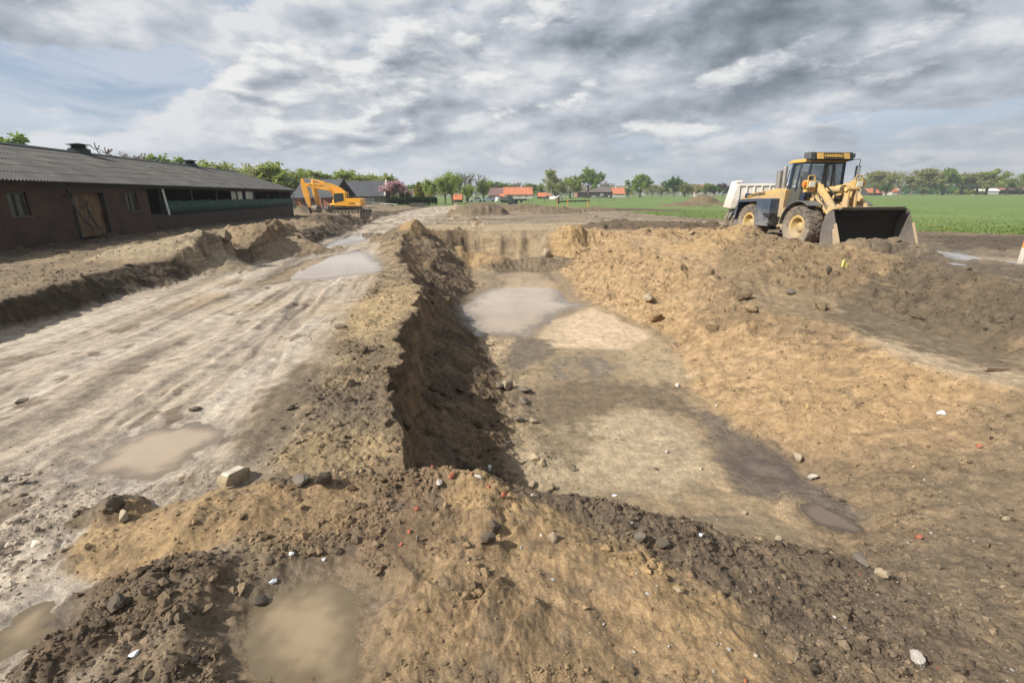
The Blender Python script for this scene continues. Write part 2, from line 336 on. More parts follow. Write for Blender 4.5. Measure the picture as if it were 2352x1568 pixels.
def terrain(x, y, full=True):
    """height, section coordinate, and weights used by the soil colours"""
    x = np.asarray(x, float); y = np.asarray(y, float); r = np.hypot(x, y)
    far = sstep(9, 20, y); nearf = 1 - sstep(.5, 4, r) * .5
    wx = .22 * fbm(x * .9, y * .9, 4, 1) + .08 * fbm(x * 3.6, y * 3.6, 3, 5) + far * .55 * fbm(x * .28, y * .28, 3, 9)
    wx = wx + sstep(4, 5.5, y) * (1 - sstep(14, 20, y)) * (.10 * np.sign(perlin(x * .6, y * 2.1, 33)) * np.abs(perlin(x * .6, y * 2.1, 33)) ** .5)
    wy = .12 * fbm(x * .8 + 40, y * .8, 4, 21) + far * .7 * fbm(x * .55, y * .3, 3, 25)
    flat = sstep(40, 60, y)
    calm = .35 + .65 * sstep(3.6, 5.2, y)
    wx = wx * calm; wy = wy * calm
    # ragged edge and gullies on the cut faces
    wx = wx + .07 * fbm(x * .7, y * 3.2, 3, 31) * (1 - flat) * calm + .035 * fbm(x * 1.5, y * 9, 2, 35) * (1 - far) * sstep(4, 5, y)
    h, seg = loft(x + wx * (1 - flat), y + wy * (1 - flat))
    gs = grass_sd(x, y); G = 1 - sstep(-.2, .3, gs)
    mk_ = {k: np.zeros(x.shape) for k in ('sand', 'dry', 'pale', 'dark', 'brown', 'yellow', 'grey')}
    for cx, cy, rx, ry, hh, rz, k, p in MOUNDS:
        R_ = max(rx, ry) * 2.0
        s = (np.abs(x - cx) < R_) & (np.abs(y - cy) < R_)
        if hh <= 0 or not s.any(): continue
        l = lump(x[s], y[s], cx, cy, rx, ry, hh, rz, p); h[s] += l; mk_[k][s] = np.maximum(mk_[k][s], sstep(.02, .3, l / hh))
    # roughness of each zone
    track = band(seg, 3, 5.2, .2); strip = band(seg, 5.0, 6.0, .3); cliff = band(seg, 5.95, 7.1, .1); talus = band(seg, 7, 8.1, .2)
    floor = band(seg, 8, 9, .15); slope = band(seg, 9, 11, .15); ledge = band(seg, 11, 12, .2); bank2 = band(seg, 12, 13, .15); upper = sstep(13, 13.6, seg)
    left = 1 - sstep(2.0, 2.4, seg); lface = band(seg, 2, 3.05, .1)
    pitarea = (1 - sstep(27, 29, y)) * sstep(3.0, 4.2, y)
    fore = 1 - sstep(3.2, 4.2, y)
    big = fbm(x * .5, y * .5, 4, 41); med = fbm(x * 2.1, y * 2.1, 4, 51); fine = fbm(x * 8, y * 8, 3, 61)
    quiet = np.clip(G + track * .75 * (1 - fore * .5) + floor * pitarea * .75, 0, 1)
    rough = 1 - quiet * .8
    h = h + (.045 * big + .03 * med * rough + .013 * fine * rough) * (1 + .8 * far * rough)
    ridg = 1 - np.abs(fbm(x * 1.6, y * 1.6, 4, 71)); ridg2 = 1 - np.abs(fbm(x * 4.1, y * 4.1, 3, 75))
    crag = np.clip(bank2 * 1.5 * (1 - sstep(26, 28, y)) + ledge * .6 * sstep(10, 13, y) * pitarea + lface * .7 + slope * (.40 + .9 * sstep(8, 12, y)) * pitarea + (talus * .7 + cliff * .4 + strip * .3) * sstep(4, 5, y), 0, 1.6)
    h = h + np.clip(bank2 + ledge * sstep(10, 13, y) + slope * sstep(7, 11, y), 0, 1) * pitarea * .32 * fbm(x * .75 + 3, y * .75, 3, 79)
    h = h + crag * (.20 * (ridg - .75) + .08 * (ridg2 - .75))
    # wheel ruts along the track and on the upper road
    rut = np.zeros(x.shape)
    for x0_, y0_, sl_ in RUTS:
        xc = x0_ + sl_ * (y - 6) + .35 * np.sin(y * .21 + y0_) + .08 * perlin(y * .9, y * 0 + y0_, 86)
        for o_ in (-.95, .95):
            d_ = np.abs(x - xc - o_ * .95); inside = 1 - sstep(.17, .26, d_)
            rut = rut - inside * (.019 + .005 * np.sin(y * 15 + 9 * d_ + 2 * perlin(x * 3, y * 3, 88)) * (1 + perlin(x, y, 89))) * (.15 + .85 * sstep(-.1, .25, fbm(x * .5, y * .35, 2, 87))) + .013 * np.exp(-((d_ - .30) / .07) ** 2)
    W_rut = rut * track * (1 - sstep(18, 24, y))
    h = h + W_rut + track * (.03 * perlin(x * 2.6 + .35 * y + .4 * big, y * .16, 81) + .02 * perlin(x * 7 + 1.1 * y + big, y * .4, 85)) * (1 - G)
    h = h + upper * (1 - G) * (.05 * perlin(x * .4 - y * .2, y * 1.8 + .3 * x, 91) + .03 * perlin(x * 1.2, y * 5 + .9 * x, 93)) * (1 - sstep(40, 60, y))
    # clods
    cm = np.clip(.10 + strip * .85 + talus * .9 + band(seg, 9, 11, .2) * .55 * pitarea + bank2 * .8 + lface * .8 + upper * .3 * (1 - sstep(45, 70, y)) + left * .5 + fore * (.25 + .35 * sstep(-.1, .3, med)) - track * .1 * (1 - fore), 0, 1)
    cm = cm * np.clip(.35 + 1.1 * sstep(-.25, .35, fbm(x * .9, y * .9, 3, 101)), 0, 1.2)
    cm = np.maximum(cm, np.maximum(mk_['dark'], mk_['brown']) * .9); cm = np.maximum(cm, np.maximum(mk_['grey'], mk_['dry'] * .5)) * (1 - G)
    cm = np.maximum(cm, sstep(0, .5, x) * fore * .75 * (1 - mk_['yellow'] * .5) * sstep(1.6, 3.2, y + x * .9))
    for pn, wl, poly, sl, mg in PUDDLES:
        xs = [q[0] for q in poly]; ys = [q[1] for q in poly]; e = mg * 2 + .5
        s = (x > min(xs) - e) & (x < max(xs) + e) & (y > min(ys) - e) & (y < max(ys) + e)
        if s.any():
            cm[s] *= sstep(-.05, mg * .8, polysd(x[s], y[s], poly))
    fs_ = (1 - sstep(-.12, .12, polysd(x, y, SANDF) + .12 * med)) * fore
    cm = cm * (1 - .82 * fs_)
    rp = (x * .62 - y * .78) * 3.2 + 1.1 * fbm(x * 1.1, y * 1.1, 3, 145); rf = rp - np.floor(rp); rl = sstep(0, .16, rf) * (1 - rf) * sstep(-.1, .2, fbm(x * 1.6, y * 1.6, 2, 147))
    h = h + fs_ * (.075 * rl * (1 - sstep(.0, .6, x)) + .02 * fbm(x * 3, y * 3, 3, 149))
    dm = domes(x, y, .32, 111, .25) * .055 * cm * sstep(.35, .8, cm) + domes(x + 5, y, .13, 121, .55) * .036 * cm + domes(x, y + 7, .06, 131, .75) * .024 * cm * (1 - sstep(5, 8.5, r))
    dm = dm + far * cm * domes(x, y, .7, 141, .5) * .26 * sstep(.3, .8, cm) * (1 - sstep(60, 90, y))
    dm = dm * (.95 + .25 * fbm(x * 11, y * 11, 2, 151))
    nr_ = 1 - sstep(7, 13, r)
    n6 = 1 - sstep(3.5, 6.5, r); n3_ = 1 - sstep(2.2, 3.6, r)
    h = h + rough * (.009 * nr_ * perlin(x * 16, y * 16, 155) + .006 * n6 * perlin(x * 33, y * 33, 156) + .003 * n3_ * perlin(x * 62, y * 62, 157)) + nr_ * (1 - rough) * .002 * perlin(x * 22, y * 22, 158)
    h = h + dm
    wet = np.zeros(x.shape)
    for pn, wl, poly, sl, mg in PUDDLES:
        xs = [q[0] for q in poly]; ys = [q[1] for q in poly]; e = mg * 2 + .5
        s = (x > min(xs) - e) & (x < max(xs) + e) & (y > min(ys) - e) & (y < max(ys) + e)
        if not s.any(): continue
        xx, yy = x[s], y[s]; sc_ = mg / .7
        sd = polysd(xx, yy, poly) + sc_ * (.26 * fbm(xx * 1.3 / sc_, yy * 1.3 / sc_, 4, 161) + .09 * fbm(xx * 6 / sc_, yy * 6 / sc_, 2, 165))
        zb = wl + np.clip(sd * sl, -.10, .3) + .007 * fbm(xx * 5, yy * 5, 3, 171) + .004 * fbm(xx * 16, yy * 16, 3, 173)
        k = 1 - sstep(0, mg, sd)
        hb = h[s] * (1 - k) + zb * k
        h[s] = np.maximum(hb, np.where(sd > 0, wl + .02 * sstep(0, mg * .35, sd) - .5 * sstep(mg * .9, mg * 1.8, sd) - 50 * (sd > mg * 1.75), -9))
        wet[s] = np.maximum(wet[s], 1 - sstep(-.02 * sc_, mg * .9, sd))
    W = dict(fs=fs_, rut=W_rut, seg=seg, G=G, gs=gs, track=track, strip=strip, cliff=cliff, talus=talus, floor=floor, slope=slope, ledge=ledge, bank2=bank2, upper=upper, left=left, lface=lface, fore=fore, pit=pitarea, cm=cm, dm=dm, wet=wet, mk=mk_, far=far, big=big, med=med)
    return h, W

def height1(x, y): return float(terrain(np.array([x]), np.array([y]))[0][0])
def hit(px, py):
    """first point of the ground under a picture point"""
    d = ray(px, py); ts = np.geomspace(1.2, 160, 2600)
    xs, ys, zs = d.x * ts, d.y * ts, CAMH + d.z * ts
    h = terrain(xs, ys)[0]; b = np.nonzero(zs < h)[0]
    i = b[0] if len(b) else len(ts) - 1
    return Vector((xs[i], ys[i], h[i]))

PATCH = [
 ([(1960, 1240), (2150, 1080), (2420, 960), (2420, 1620), (1800, 1620), (1900, 1400)], -.5, (.185, .148, .105), .75, .3),
 ([(2240, 900), (2420, 900), (2420, 1100), (2200, 1060)], -.4, (.21, .165, .11), .7, .35),
 ([(1090, 770), (1200, 775), (1190, 810), (1130, 850), (1110, 800)], -1.32, (.42, .335, .225), .8, .15),
 ([(1290, 660), (1340, 700), (1450, 745), (1530, 790), (1560, 860), (1480, 850), (1420, 800), (1330, 720)], -1.3, (.40, .31, .195), .8, .25),
 ([(1430, 800), (1540, 800), (1590, 870), (1500, 880), (1420, 850)], -1.3, (.38, .31, .21), .8, .2),   # painted soils: outline (picture coords, level), colour, strength, edge softness
 ([(930, 1130), (1060, 1180), (1130, 1190), (1300, 1240), (1480, 1340), (1640, 1440), (1850, 1600), (900, 1600), (860, 1480), (960, 1330), (1010, 1240)], -.1, (.335, .242, .14), .82, .16),
 ([(600, 1130), (800, 1090), (930, 1110), (900, 1180), (780, 1250), (600, 1270), (480, 1260), (420, 1230)], 0, (.31, .22, .125), .7, .15),
 ([(620, 1060), (700, 1010), (900, 985), (930, 1075), (820, 1090), (680, 1100)], 0, (.35, .27, .16), .8, .1),
 ([(800, 700), (900, 660), (960, 650), (955, 690), (935, 730), (890, 760), (790, 780)], 0, (.40, .31, .18), .85, .2),
 ([(1040, 1065), (1150, 1098), (1300, 1150), (1500, 1155), (1700, 1180), (1850, 1235), (2000, 1280), (2300, 1500), (2352, 1600), (1850, 1600), (1640, 1430), (1480, 1330), (1300, 1230), (1100, 1180), (1000, 1130)], -.35, (.165, .128, .09), .8, .15),
 ([(870, 1070), (1000, 1060), (1060, 1110), (1000, 1230), (900, 1330), (760, 1300), (800, 1180)], -.05, (.195, .14, .088), .85, .12),
 ([(560, 1060), (520, 1000), (600, 900), (700, 830), (760, 850), (690, 960), (620, 1050)], 0, (.15, .118, .08), .8, .15),
 ([(150, 1400), (300, 1290), (480, 1290), (620, 1330), (560, 1450), (500, 1568), (60, 1568)], 0, (.205, .15, .094), .6, .15),
 ([(700, 900), (880, 880), (890, 950), (780, 990), (690, 960)], 0, (.13, .105, .08), .65, .2),
 ([(1300, 960), (1480, 930), (1580, 990), (1640, 1080), (1560, 1130), (1330, 1130), (1200, 1100), (1180, 1040)], -1.3, (.42, .35, .25), .9, .2),
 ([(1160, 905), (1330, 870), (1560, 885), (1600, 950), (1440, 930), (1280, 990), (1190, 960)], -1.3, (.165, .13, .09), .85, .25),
 ([(1270, 735), (1360, 708), (1450, 745), (1500, 775), (1440, 800), (1260, 800), (1230, 780)], -1.32, (.56, .45, .32), 1.0, .15),
 ([(1590, 930), (1660, 955), (1740, 1010), (1840, 1080), (1900, 1140), (1990, 1220), (1960, 1240), (1850, 1180), (1690, 1130), (1640, 1040)], -1.3, (.15, .125, .10), .95, .12),
 ([(1180, 1045), (1330, 1090), (1420, 1120), (1400, 1150), (1280, 1140), (1180, 1090)], -1.3, (.34, .28, .195), .85, .15),
 ([(1230, 990), (1340, 960), (1380, 1010), (1300, 1070), (1220, 1050)], -1.3, (.20, .16, .105), .8, .2),
 ([(1185, 770), (1260, 780), (1280, 810), (1180, 860), (1150, 850)], -1.32, (.165, .14, .11), .9, .15),
 ([(1960, 765), (2080, 790), (2230, 830), (2400, 850), (2400, 900), (2200, 860), (2100, 830)], -.36, (.42, .34, .24), .95, .15),
 ([(1600, 610), (1730, 560), (1900, 580), (2000, 650), (1960, 740), (1760, 690), (1640, 670)], 0, (.20, .15, .095), .75, .5),
 ([(1900, 700), (2060, 640), (2352, 690), (2420, 830), (2250, 810), (2050, 750)], -.15, (.125, .1, .07), .8, .4),
 ([(2130, 560), (2250, 560), (2400, 580), (2400, 625), (2250, 610), (2140, 596)], .1, (.22, .185, .135), .6, .5),
 ([(1920, 585), (2050, 598), (2130, 600), (2352, 640), (2420, 640), (2420, 620), (2200, 600)], .15, (.12, .1, .075), .85, .4),
 ([(2130, 548), (2420, 552), (2420, 578), (2300, 585), (2140, 570)], .1, (.085, .07, .052), .85, .5),
 ([(1000, 520), (1300, 512), (1290, 530), (1150, 540), (1000, 536)], 0, (.42, .34, .23), .6, 1.0),
]
PATCHW = [(pw(p, z), c, s, e) for p, z, c, s, e in PATCH]
def mixc(c, col, k):
    k = np.clip(k, 0, 1)[..., None]; return c * (1 - k) + np.asarray(col) * k
def soil(x, y, W):
    x = np.asarray(x, float); y = np.asarray(y, float)
    n1 = fbm(x * .35, y * .35, 4, 201); n2 = fbm(x * 1.4, y * 1.4, 4, 211); rr_ = np.hypot(x, y); n3 = fbm(x * 5, y * 5, 2, 221) + .25 * perlin(x * 20, y * 20, 223) * (1 - sstep(6, 11, rr_))
    wob = fbm(x * 1.1, y * 1.1, 3, 231)
    seg, fore, far = W['seg'], W['fore'], W['far']
    c = np.zeros(x.shape + (3,)) + np.array((.25, .20, .14))
    # ledge by the barn
    st = fbm(x * .8 + .2 * y, y * .22, 4, 241)
    c = mixc(c, (.20, .155, .105), W['left'] * .8); c = mixc(c, (.29, .228, .148), W['left'] * sstep(-.2, .3, st)); c = mixc(c, (.17, .135, .09), W['left'] * sstep(.05, .35, n2) * .8)
    wd_ = x + 19.4 + .158 * (y - 28.1); c = mixc(c, (.075, .058, .04), (1 - sstep(1.6, 2.8, wd_ + 1.2 * n2)) * (1 - sstep(54, 60, y)) * (x < -8) * .85)  # barn's shadow deepened in the soil colour along the wall
    c = mixc(c, (.062, .047, .031), W['lface'] * (.95 - .3 * sstep(.15, .4, n2)))  # dark soil of the bank face, darkened further to deepen its shade
    # track, streaked along its run
    s1 = fbm((x + .17 * y) * 1.6 + .25 * wob, (y) * .18, 4, 251); s2 = fbm((x + .17 * y) * 6 + .5 * wob, y * .55, 4, 255)
    c = mixc(c, (.43, .375, .31), W['track']); c = mixc(c, (.245, .208, .165), W['track'] * sstep(-.05, .35, s1 + .35 * s2) * .9)
    c = mixc(c, (.53, .485, .42), W['track'] * sstep(.05, .4, -s1 + .4 * s2) * .65); c = mixc(c, (.36, .275, .17), W['track'] * sstep(.15, .5, n1) * .5)
    c = mixc(c, (.16, .125, .09), W['track'] * sstep(.28, .42, n2 + .5 * s2) * .8)
    c = mixc(c, c * .62, sstep(.005, .025, -W['rut']) * .65)
    # strip of spoil along the edge of the pit
    c = mixc(c, (.30, .235, .15), W['strip']); c = mixc(c, (.145, .112, .075), W['strip'] * sstep(-.12, .2, n2 + .3 * n3) * .85)
    # pit
    lay = np.clip((seg - 6) * 1.3, 0, 1)
    c = mixc(c, (.185, .133, .076), W['cliff']); c = mixc(c, (.12, .09, .06), W['cliff'] * (1 - sstep(.1, .5, seg - 6 + .3 * n2)) * .8)  # cut face soil darkened so the shaded side of the pit reads deeper
    c = mixc(c, (.165, .122, .075), W['talus']); c = mixc(c, (.075, .057, .039), W['talus'] * sstep(-.1, .25, n2) * .75)  # talus soil likewise darkened to deepen the pit shadow
    c = mixc(c, (.33, .26, .17), W['floor'] * W['pit']); c = mixc(c, (.22, .18, .125), W['floor'] * W['pit'] * sstep(0, .35, n2 + .3 * n1) * .8)
    nearpit = 1 - sstep(9, 13, y)
    c = mixc(c, (.375, .268, .15), W['slope']); c = mixc(c, (.25, .178, .102), W['slope'] * sstep(-.1, .35, n2 + .4 * n3) * .8)
    c = mixc(c, (.42, .31, .19), W['slope'] * sstep(.1, .4, n3 - n1) * .45)
    c = mixc(c, (.205, .157, .105), W['slope'] * (1 - sstep(5.0, 7.0, y + .9 * wob + .6 * (x - 4))) * .9)
    c = mixc(c, (.40, .32, .21), W['ledge']); c = mixc(c, (.20, .155, .10), W['ledge'] * sstep(.1, .4, n2) * .7)
    c = mixc(c, (.125, .096, .066), W['bank2']); c = mixc(c, (.28, .21, .125), W['bank2'] * sstep(.1, .35, n2 + .3 * n1) * .8); c = mixc(c, (.07, .054, .038), W['bank2'] * sstep(.15, .4, n3 - .3 * n2) * .7)
    c = mixc(c, (.36, .26, .145), (W['bank2'] + W['ledge']) * sstep(11.5, 15, y + wob) * .85); c = mixc(c, (.27, .2, .125), (W['bank2'] + W['ledge']) * sstep(11, 15, y) * sstep(-.1, .2, n2) * .6)
    c = mixc(c, (.165, .132, .095), W['upper']); c = mixc(c, (.25, .2, .14), W['upper'] * sstep(.05, .4, n1 + .4 * n2) * .7)
    # bare site beyond the pit, streaked across
    far2 = sstep(27.5, 30, y + wob) * (1 - sstep(4.7, 5.2, seg) * 0)
    t1 = fbm(x * .16 + .1 * y, y * .55, 4, 261); t2 = fbm(x * .5, y * 1.6, 3, 265)
    f = far2 * sstep(4, 5, seg)
    c = mixc(c, (.235, .195, .145), f); c = mixc(c, (.37, .31, .23), f * sstep(.02, .3, t1 + .4 * t2) * .85); c = mixc(c, (.145, .115, .085), f * sstep(.05, .35, -t1 + .4 * t2) * .8)
    c = mixc(c, (.39, .31, .20), f * (1 - sstep(33, 40, y)) * .55)
    # foreground
    c = mixc(c, (.24, .18, .115), fore * sstep(5, 6, seg) * .8)
    for k, col in (('dry', (.30, .23, .145)), ('pale', (.33, .275, .19)), ('dark', (.105, .08, .055)), ('brown', (.185, .145, .098)), ('yellow', (.37, .265, .14)), ('grey', (.235, .19, .135))):
        c = mixc(c, col, W['mk'][k] * .9)
    c = mixc(c, (.15, .118, .08), (W['mk']['dry'] + W['mk']['brown'] + W['mk']['grey']) * sstep(0, .4, n3 + .5 * n2) * .6)
    for poly, col, s, e in PATCHW:
        xs = [q[0] for q in poly]; ys = [q[1] for q in poly]; m = (x > min(xs) - 2 * e - .3) & (x < max(xs) + 2 * e + .3) & (y > min(ys) - 2 * e - .3) & (y < max(ys) + 2 * e + .3)
        if not m.any(): continue
        sd = polysd(x[m], y[m], poly) + e * (1.5 * n2[m] + .8 * n3[m])
        c[m] = mixc(c[m], col, (1 - sstep(-e, e, sd)) * s)
    c = c * (1 - .06 * fore)[..., None]  # foreground dimmed in the soil colour, standing in for lens vignetting
    # lumps of darker topsoil and of dry crust
    pk = fbm(x * 2.3, y * 2.3, 3, 271)
    c = mixc(c, (.11, .086, .06), np.clip(W['cm'], 0, 1) * sstep(.16, .32, pk) * .55)
    c = mixc(c, (.15, .12, .09), fore * sstep(.22, .34, fbm(x * 4.3, y * 4.3, 3, 275)) * .5)
    n4 = perlin(x * 17, y * 17, 291) * (1 - sstep(6, 11, rr_)) + .6 * perlin(x * 36, y * 36, 292) * (1 - sstep(3, 5.5, rr_))
    c = c * (1 + .34 * n3 + .2 * n2 + .28 * n4)[..., None] * np.array((.755, .71, .655))
    c = mixc(c, c * .84, W['wet'] * .9)
    # grass
    g = np.array((.108, .162, .040)); gn = fbm(x * .12, y * .3, 4, 281)
    gc = np.zeros_like(c) + g; gc = mixc(gc, (.14, .176, .052), sstep(0, .4, gn)); gc = mixc(gc, (.082, .134, .037), sstep(.05, .4, -gn + .3 * n2)); gc = mixc(gc, (.16, .15, .06), sstep(.25, .5, fbm(x * .5, y * 1.2, 3, 285)) * .5)
    gc = gc * (1 + .35 * n3)[..., None]
    gk = np.clip(W['G'] * (1 - (W['mk']['brown'] + W['mk']['dark']) * .95), 0, 1)
    c = c * (1 - gk[..., None]) + gc * gk[..., None]
    return np.clip(c, .02, .8), np.clip(W['wet'] + W['track'] * .12 * sstep(0, .4, s1), 0, 1)

def ground_material():
    m = bpy.data.materials.new('soil_and_grass'); m.use_nodes = True; nt = m.node_tree; N = nt.nodes; L = nt.links; b = N['Principled BSDF']
    at = N.new('ShaderNodeAttribute'); at.attribute_name = 'soil'
    ge = N.new('ShaderNodeNewGeometry')
    n1 = N.new('ShaderNodeTexNoise'); n1.inputs['Scale'].default_value = 55; n1.inputs['Detail'].default_value = 6; n1.inputs['Roughness'].default_value = .75; L.new(ge.outputs['Position'], n1.inputs['Vector'])
    n2 = N.new('ShaderNodeTexNoise'); n2.inputs['Scale'].default_value = 9; n2.inputs['Detail'].default_value = 8; n2.inputs['Roughness'].default_value = .7; L.new(ge.outputs['Position'], n2.inputs['Vector'])
    a = N.new('ShaderNodeMapRange'); a.inputs[1].default_value = .3; a.inputs[2].default_value = .7; a.inputs[3].default_value = .66; a.inputs[4].default_value = 1.34; L.new(n1.outputs['Fac'], a.inputs[0])
    c = N.new('ShaderNodeMapRange'); c.inputs[1].default_value = .3; c.inputs[2].default_value = .7; c.inputs[3].default_value = .78; c.inputs[4].default_value = 1.22; L.new(n2.outputs['Fac'], c.inputs[0])
    n4 = N.new('ShaderNodeTexNoise'); n4.inputs['Scale'].default_value = 190; n4.inputs['Detail'].default_value = 3; L.new(ge.outputs['Position'], n4.inputs['Vector'])
    a4 = N.new('ShaderNodeMapRange'); a4.inputs[1].default_value = .3; a4.inputs[2].default_value = .7; a4.inputs[3].default_value = .7; a4.inputs[4].default_value = 1.3; L.new(n4.outputs['Fac'], a4.inputs[0])
    m0 = N.new('ShaderNodeMath'); m0.operation = 'MULTIPLY'; L.new(a.outputs[0], m0.inputs[0]); L.new(a4.outputs[0], m0.inputs[1])
    mu = N.new('ShaderNodeMath'); mu.operation = 'MULTIPLY'; L.new(m0.outputs[0], mu.inputs[0]); L.new(c.outputs[0], mu.inputs[1])
    vm = N.new('ShaderNodeVectorMath'); vm.operation = 'MULTIPLY'; L.new(ge.outputs['Position'], vm.inputs[0]); vm.inputs[1].default_value = (1.3, 1.3, 13)
    ns = N.new('ShaderNodeTexNoise'); ns.inputs['Scale'].default_value = 1.0; ns.inputs['Detail'].default_value = 6; ns.inputs['Roughness'].default_value = .65; L.new(vm.outputs[0], ns.inputs['Vector'])
    sr = N.new('ShaderNodeMapRange'); sr.inputs[1].default_value = .32; sr.inputs[2].default_value = .68; sr.inputs[3].default_value = .5; sr.inputs[4].default_value = 1.35; L.new(ns.outputs['Fac'], sr.inputs[0])
    sx = N.new('ShaderNodeSeparateXYZ'); L.new(ge.outputs['True Normal'], sx.inputs[0]); st = N.new('ShaderNodeMapRange'); st.inputs[1].default_value = .75; st.inputs[2].default_value = .45; L.new(sx.outputs[2], st.inputs[0])
    sm = N.new('ShaderNodeMix'); L.new(st.outputs[0], sm.inputs[0]); sm.inputs[2].default_value = 1.0; L.new(sr.outputs[0], sm.inputs[3])
    m5 = N.new('ShaderNodeMath'); m5.operation = 'MULTIPLY'; L.new(mu.outputs[0], m5.inputs[0]); L.new(sm.outputs[0], m5.inputs[1]); mu = m5
    sv = N.new('ShaderNodeVectorMath'); sv.operation = 'SCALE'; L.new(at.outputs['Color'], sv.inputs[0]); L.new(mu.outputs[0], sv.inputs['Scale']); L.new(sv.outputs[0], b.inputs['Base Color'])
    ro = N.new('ShaderNodeMapRange'); ro.inputs[3].default_value = .95; ro.inputs[4].default_value = .42; L.new(at.outputs['Alpha'], ro.inputs[0]); L.new(ro.outputs[0], b.inputs['Roughness'])
    b.inputs['Specular IOR Level'].default_value = .35
    n3 = N.new('ShaderNodeTexNoise'); n3.inputs['Scale'].default_value = 22; n3.inputs['Detail'].default_value = 9; n3.inputs['Roughness'].default_value = .72; L.new(ge.outputs['Position'], n3.inputs['Vector'])
    bp = N.new('ShaderNodeBump'); bp.inputs['Strength'].default_value = .7; bp.inputs['Distance'].default_value = .022
    L.new(n3.outputs['Fac'], bp.inputs['Height']); L.new(bp.outputs[0], b.inputs['Normal'])
    return m
M_SOIL = ground_material()

def build_ground():
    rad = [0.0, .3, .6]; r = .8
    while r < 1700:
        rad.append(r)
        r += float(np.interp(r, [.8, 1.6, 2, 6, 12, 30, 60, 100, 300, 1700], [.05, .02, .0095, .018, .035, .075, .25, .6, 5, 60]))
    rad = np.array(rad)
    fr = np.linspace(R(-60), R(60), 1250); bk = np.linspace(R(60), R(300), 90)[1:-1]
    ang = np.concatenate([fr, bk]); nA = len(ang); nR = len(rad)
    A, RR = np.meshgrid(ang, rad); x = (np.sin(A) * RR).ravel(); y = (np.cos(A) * RR).ravel()
    h = np.zeros(x.shape); col = np.zeros((len(x), 4), np.float32); step = 300000
    offx = np.zeros(x.shape); offy = np.zeros(x.shape)
    for i in range(0, len(x), step):
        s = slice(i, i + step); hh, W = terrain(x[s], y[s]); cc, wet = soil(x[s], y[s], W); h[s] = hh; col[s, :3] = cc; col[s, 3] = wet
    V = np.stack([x + offx, y + offy, h], 1)
    idx = np.arange(nA * nR).reshape(nR, nA); nx = np.roll(idx, -1, 1)
    Q = np.stack([idx[:-1], idx[1:], nx[1:], nx[:-1]], -1).reshape(-1, 4)
    Q = Q[:, ::-1]
    o = np_mesh('ground', V, Q, M_SOIL, True, col)
    if o.data.polygons[len(Q) // 2].normal.z < 0:
        o.data.flip_normals()
    return tag(o, 'bare muddy building site with a deep sandy pit, grass field beyond', 'ground', kind='structure')
GROUND = build_ground()

# ------------------------------------------------------------------ standing water
def water_mat(name, col, rough=.04):
    m = mat(name, col, rough, var=.12, vs=1.2, coord='Object'); b = m.node_tree.nodes['Principled BSDF']
    b.inputs['IOR'].default_value = 1.33; b.inputs['Specular IOR Level'].default_value = .5
    nt = m.node_tree; no = nt.nodes.new('ShaderNodeTexNoise'); no.inputs['Scale'].default_value = 3.0; no.inputs['Detail'].default_value = 3
    ge = nt.nodes.new('ShaderNodeNewGeometry'); nt.links.new(ge.outputs['Position'], no.inputs['Vector'])
    bp = nt.nodes.new('ShaderNodeBump'); bp.inputs['Strength'].default_value = .2; bp.inputs['Distance'].default_value = .003
    nt.links.new(no.outputs['Fac'], bp.inputs['Height']); nt.links.new(bp.outputs[0], b.inputs['Normal'])
    # clear in the shallows, opaque with silt where it is deeper
    at = nt.nodes.new('ShaderNodeAttribute'); at.attribute_name = 'soil'; mr = nt.nodes.new('ShaderNodeMapRange'); mr.interpolation_type = 'SMOOTHSTEP'; mr.inputs[1].default_value = .0; mr.inputs[2].default_value = .020; mr.inputs[3].default_value = .5; nt.links.new(at.outputs['Fac'], mr.inputs[0])
    tr = nt.nodes.new('ShaderNodeBsdfTransparent'); tr.inputs[0].default_value = (.93, .90, .85, 1); gl = nt.nodes.new('ShaderNodeBsdfGlossy'); gl.inputs['Roughness'].default_value = .03; nt.links.new(bp.outputs[0], gl.inputs['Normal'])
    fr = nt.nodes.new('ShaderNodeFresnel'); fr.inputs[0].default_value = 1.33; nt.links.new(bp.outputs[0], fr.inputs['Normal'])
    m1 = nt.nodes.new('ShaderNodeMixShader'); nt.links.new(fr.outputs[0], m1.inputs[0]); nt.links.new(tr.outputs[0], m1.inputs[1]); nt.links.new(gl.outputs[0], m1.inputs[2])
    m2 = nt.nodes.new('ShaderNodeMixShader'); nt.links.new(mr.outputs[0], m2.inputs[0]); nt.links.new(m1.outputs[0], m2.inputs[1]); nt.links.new(b.outputs[0], m2.inputs[2]); nt.links.new(m2.outputs[0], nt.nodes['Material Output'].inputs[0]); return m
M_WATER = water_mat('muddy_water', (.335, .262, .185)); M_WATER2 = water_mat('brown_water', (.145, .11, .08)); M_WATER3 = water_mat('ochre_water', (.25, .19, .12))
WL = {'far_track': ('long pale puddle across the track beside the dark heap', M_WATER), 'upper_track': ('brown puddle near the excavator bucket lying on the track', M_WATER), 'near_track': ('milky puddle on the left track beside the broken brick', M_WATER),
 'corner': ('ochre puddle cut off by the bottom left corner', M_WATER3), 'bottom': ('cloudy ochre puddle at the bottom edge beside yellow sand', M_WATER3), 'pit': ('large muddy pool at the far end of the pit floor', M_WATER),
 'pit_left': ('left one of two small ochre puddles mid pit floor', M_WATER3), 'pit_right': ('right one of two small ochre puddles mid pit floor', M_WATER3), 'channel': ('dark brown pool in the gully below the white stone', M_WATER2),
 'ditch': ('thin grey sheet of water at the foot of the sand slope', M_WATER2), 'road': ('long blue grey puddle on the mud road right of the loader', M_WATER), 'road_small': ('sliver of puddle on the mud road below the bigger one', M_WATER)}
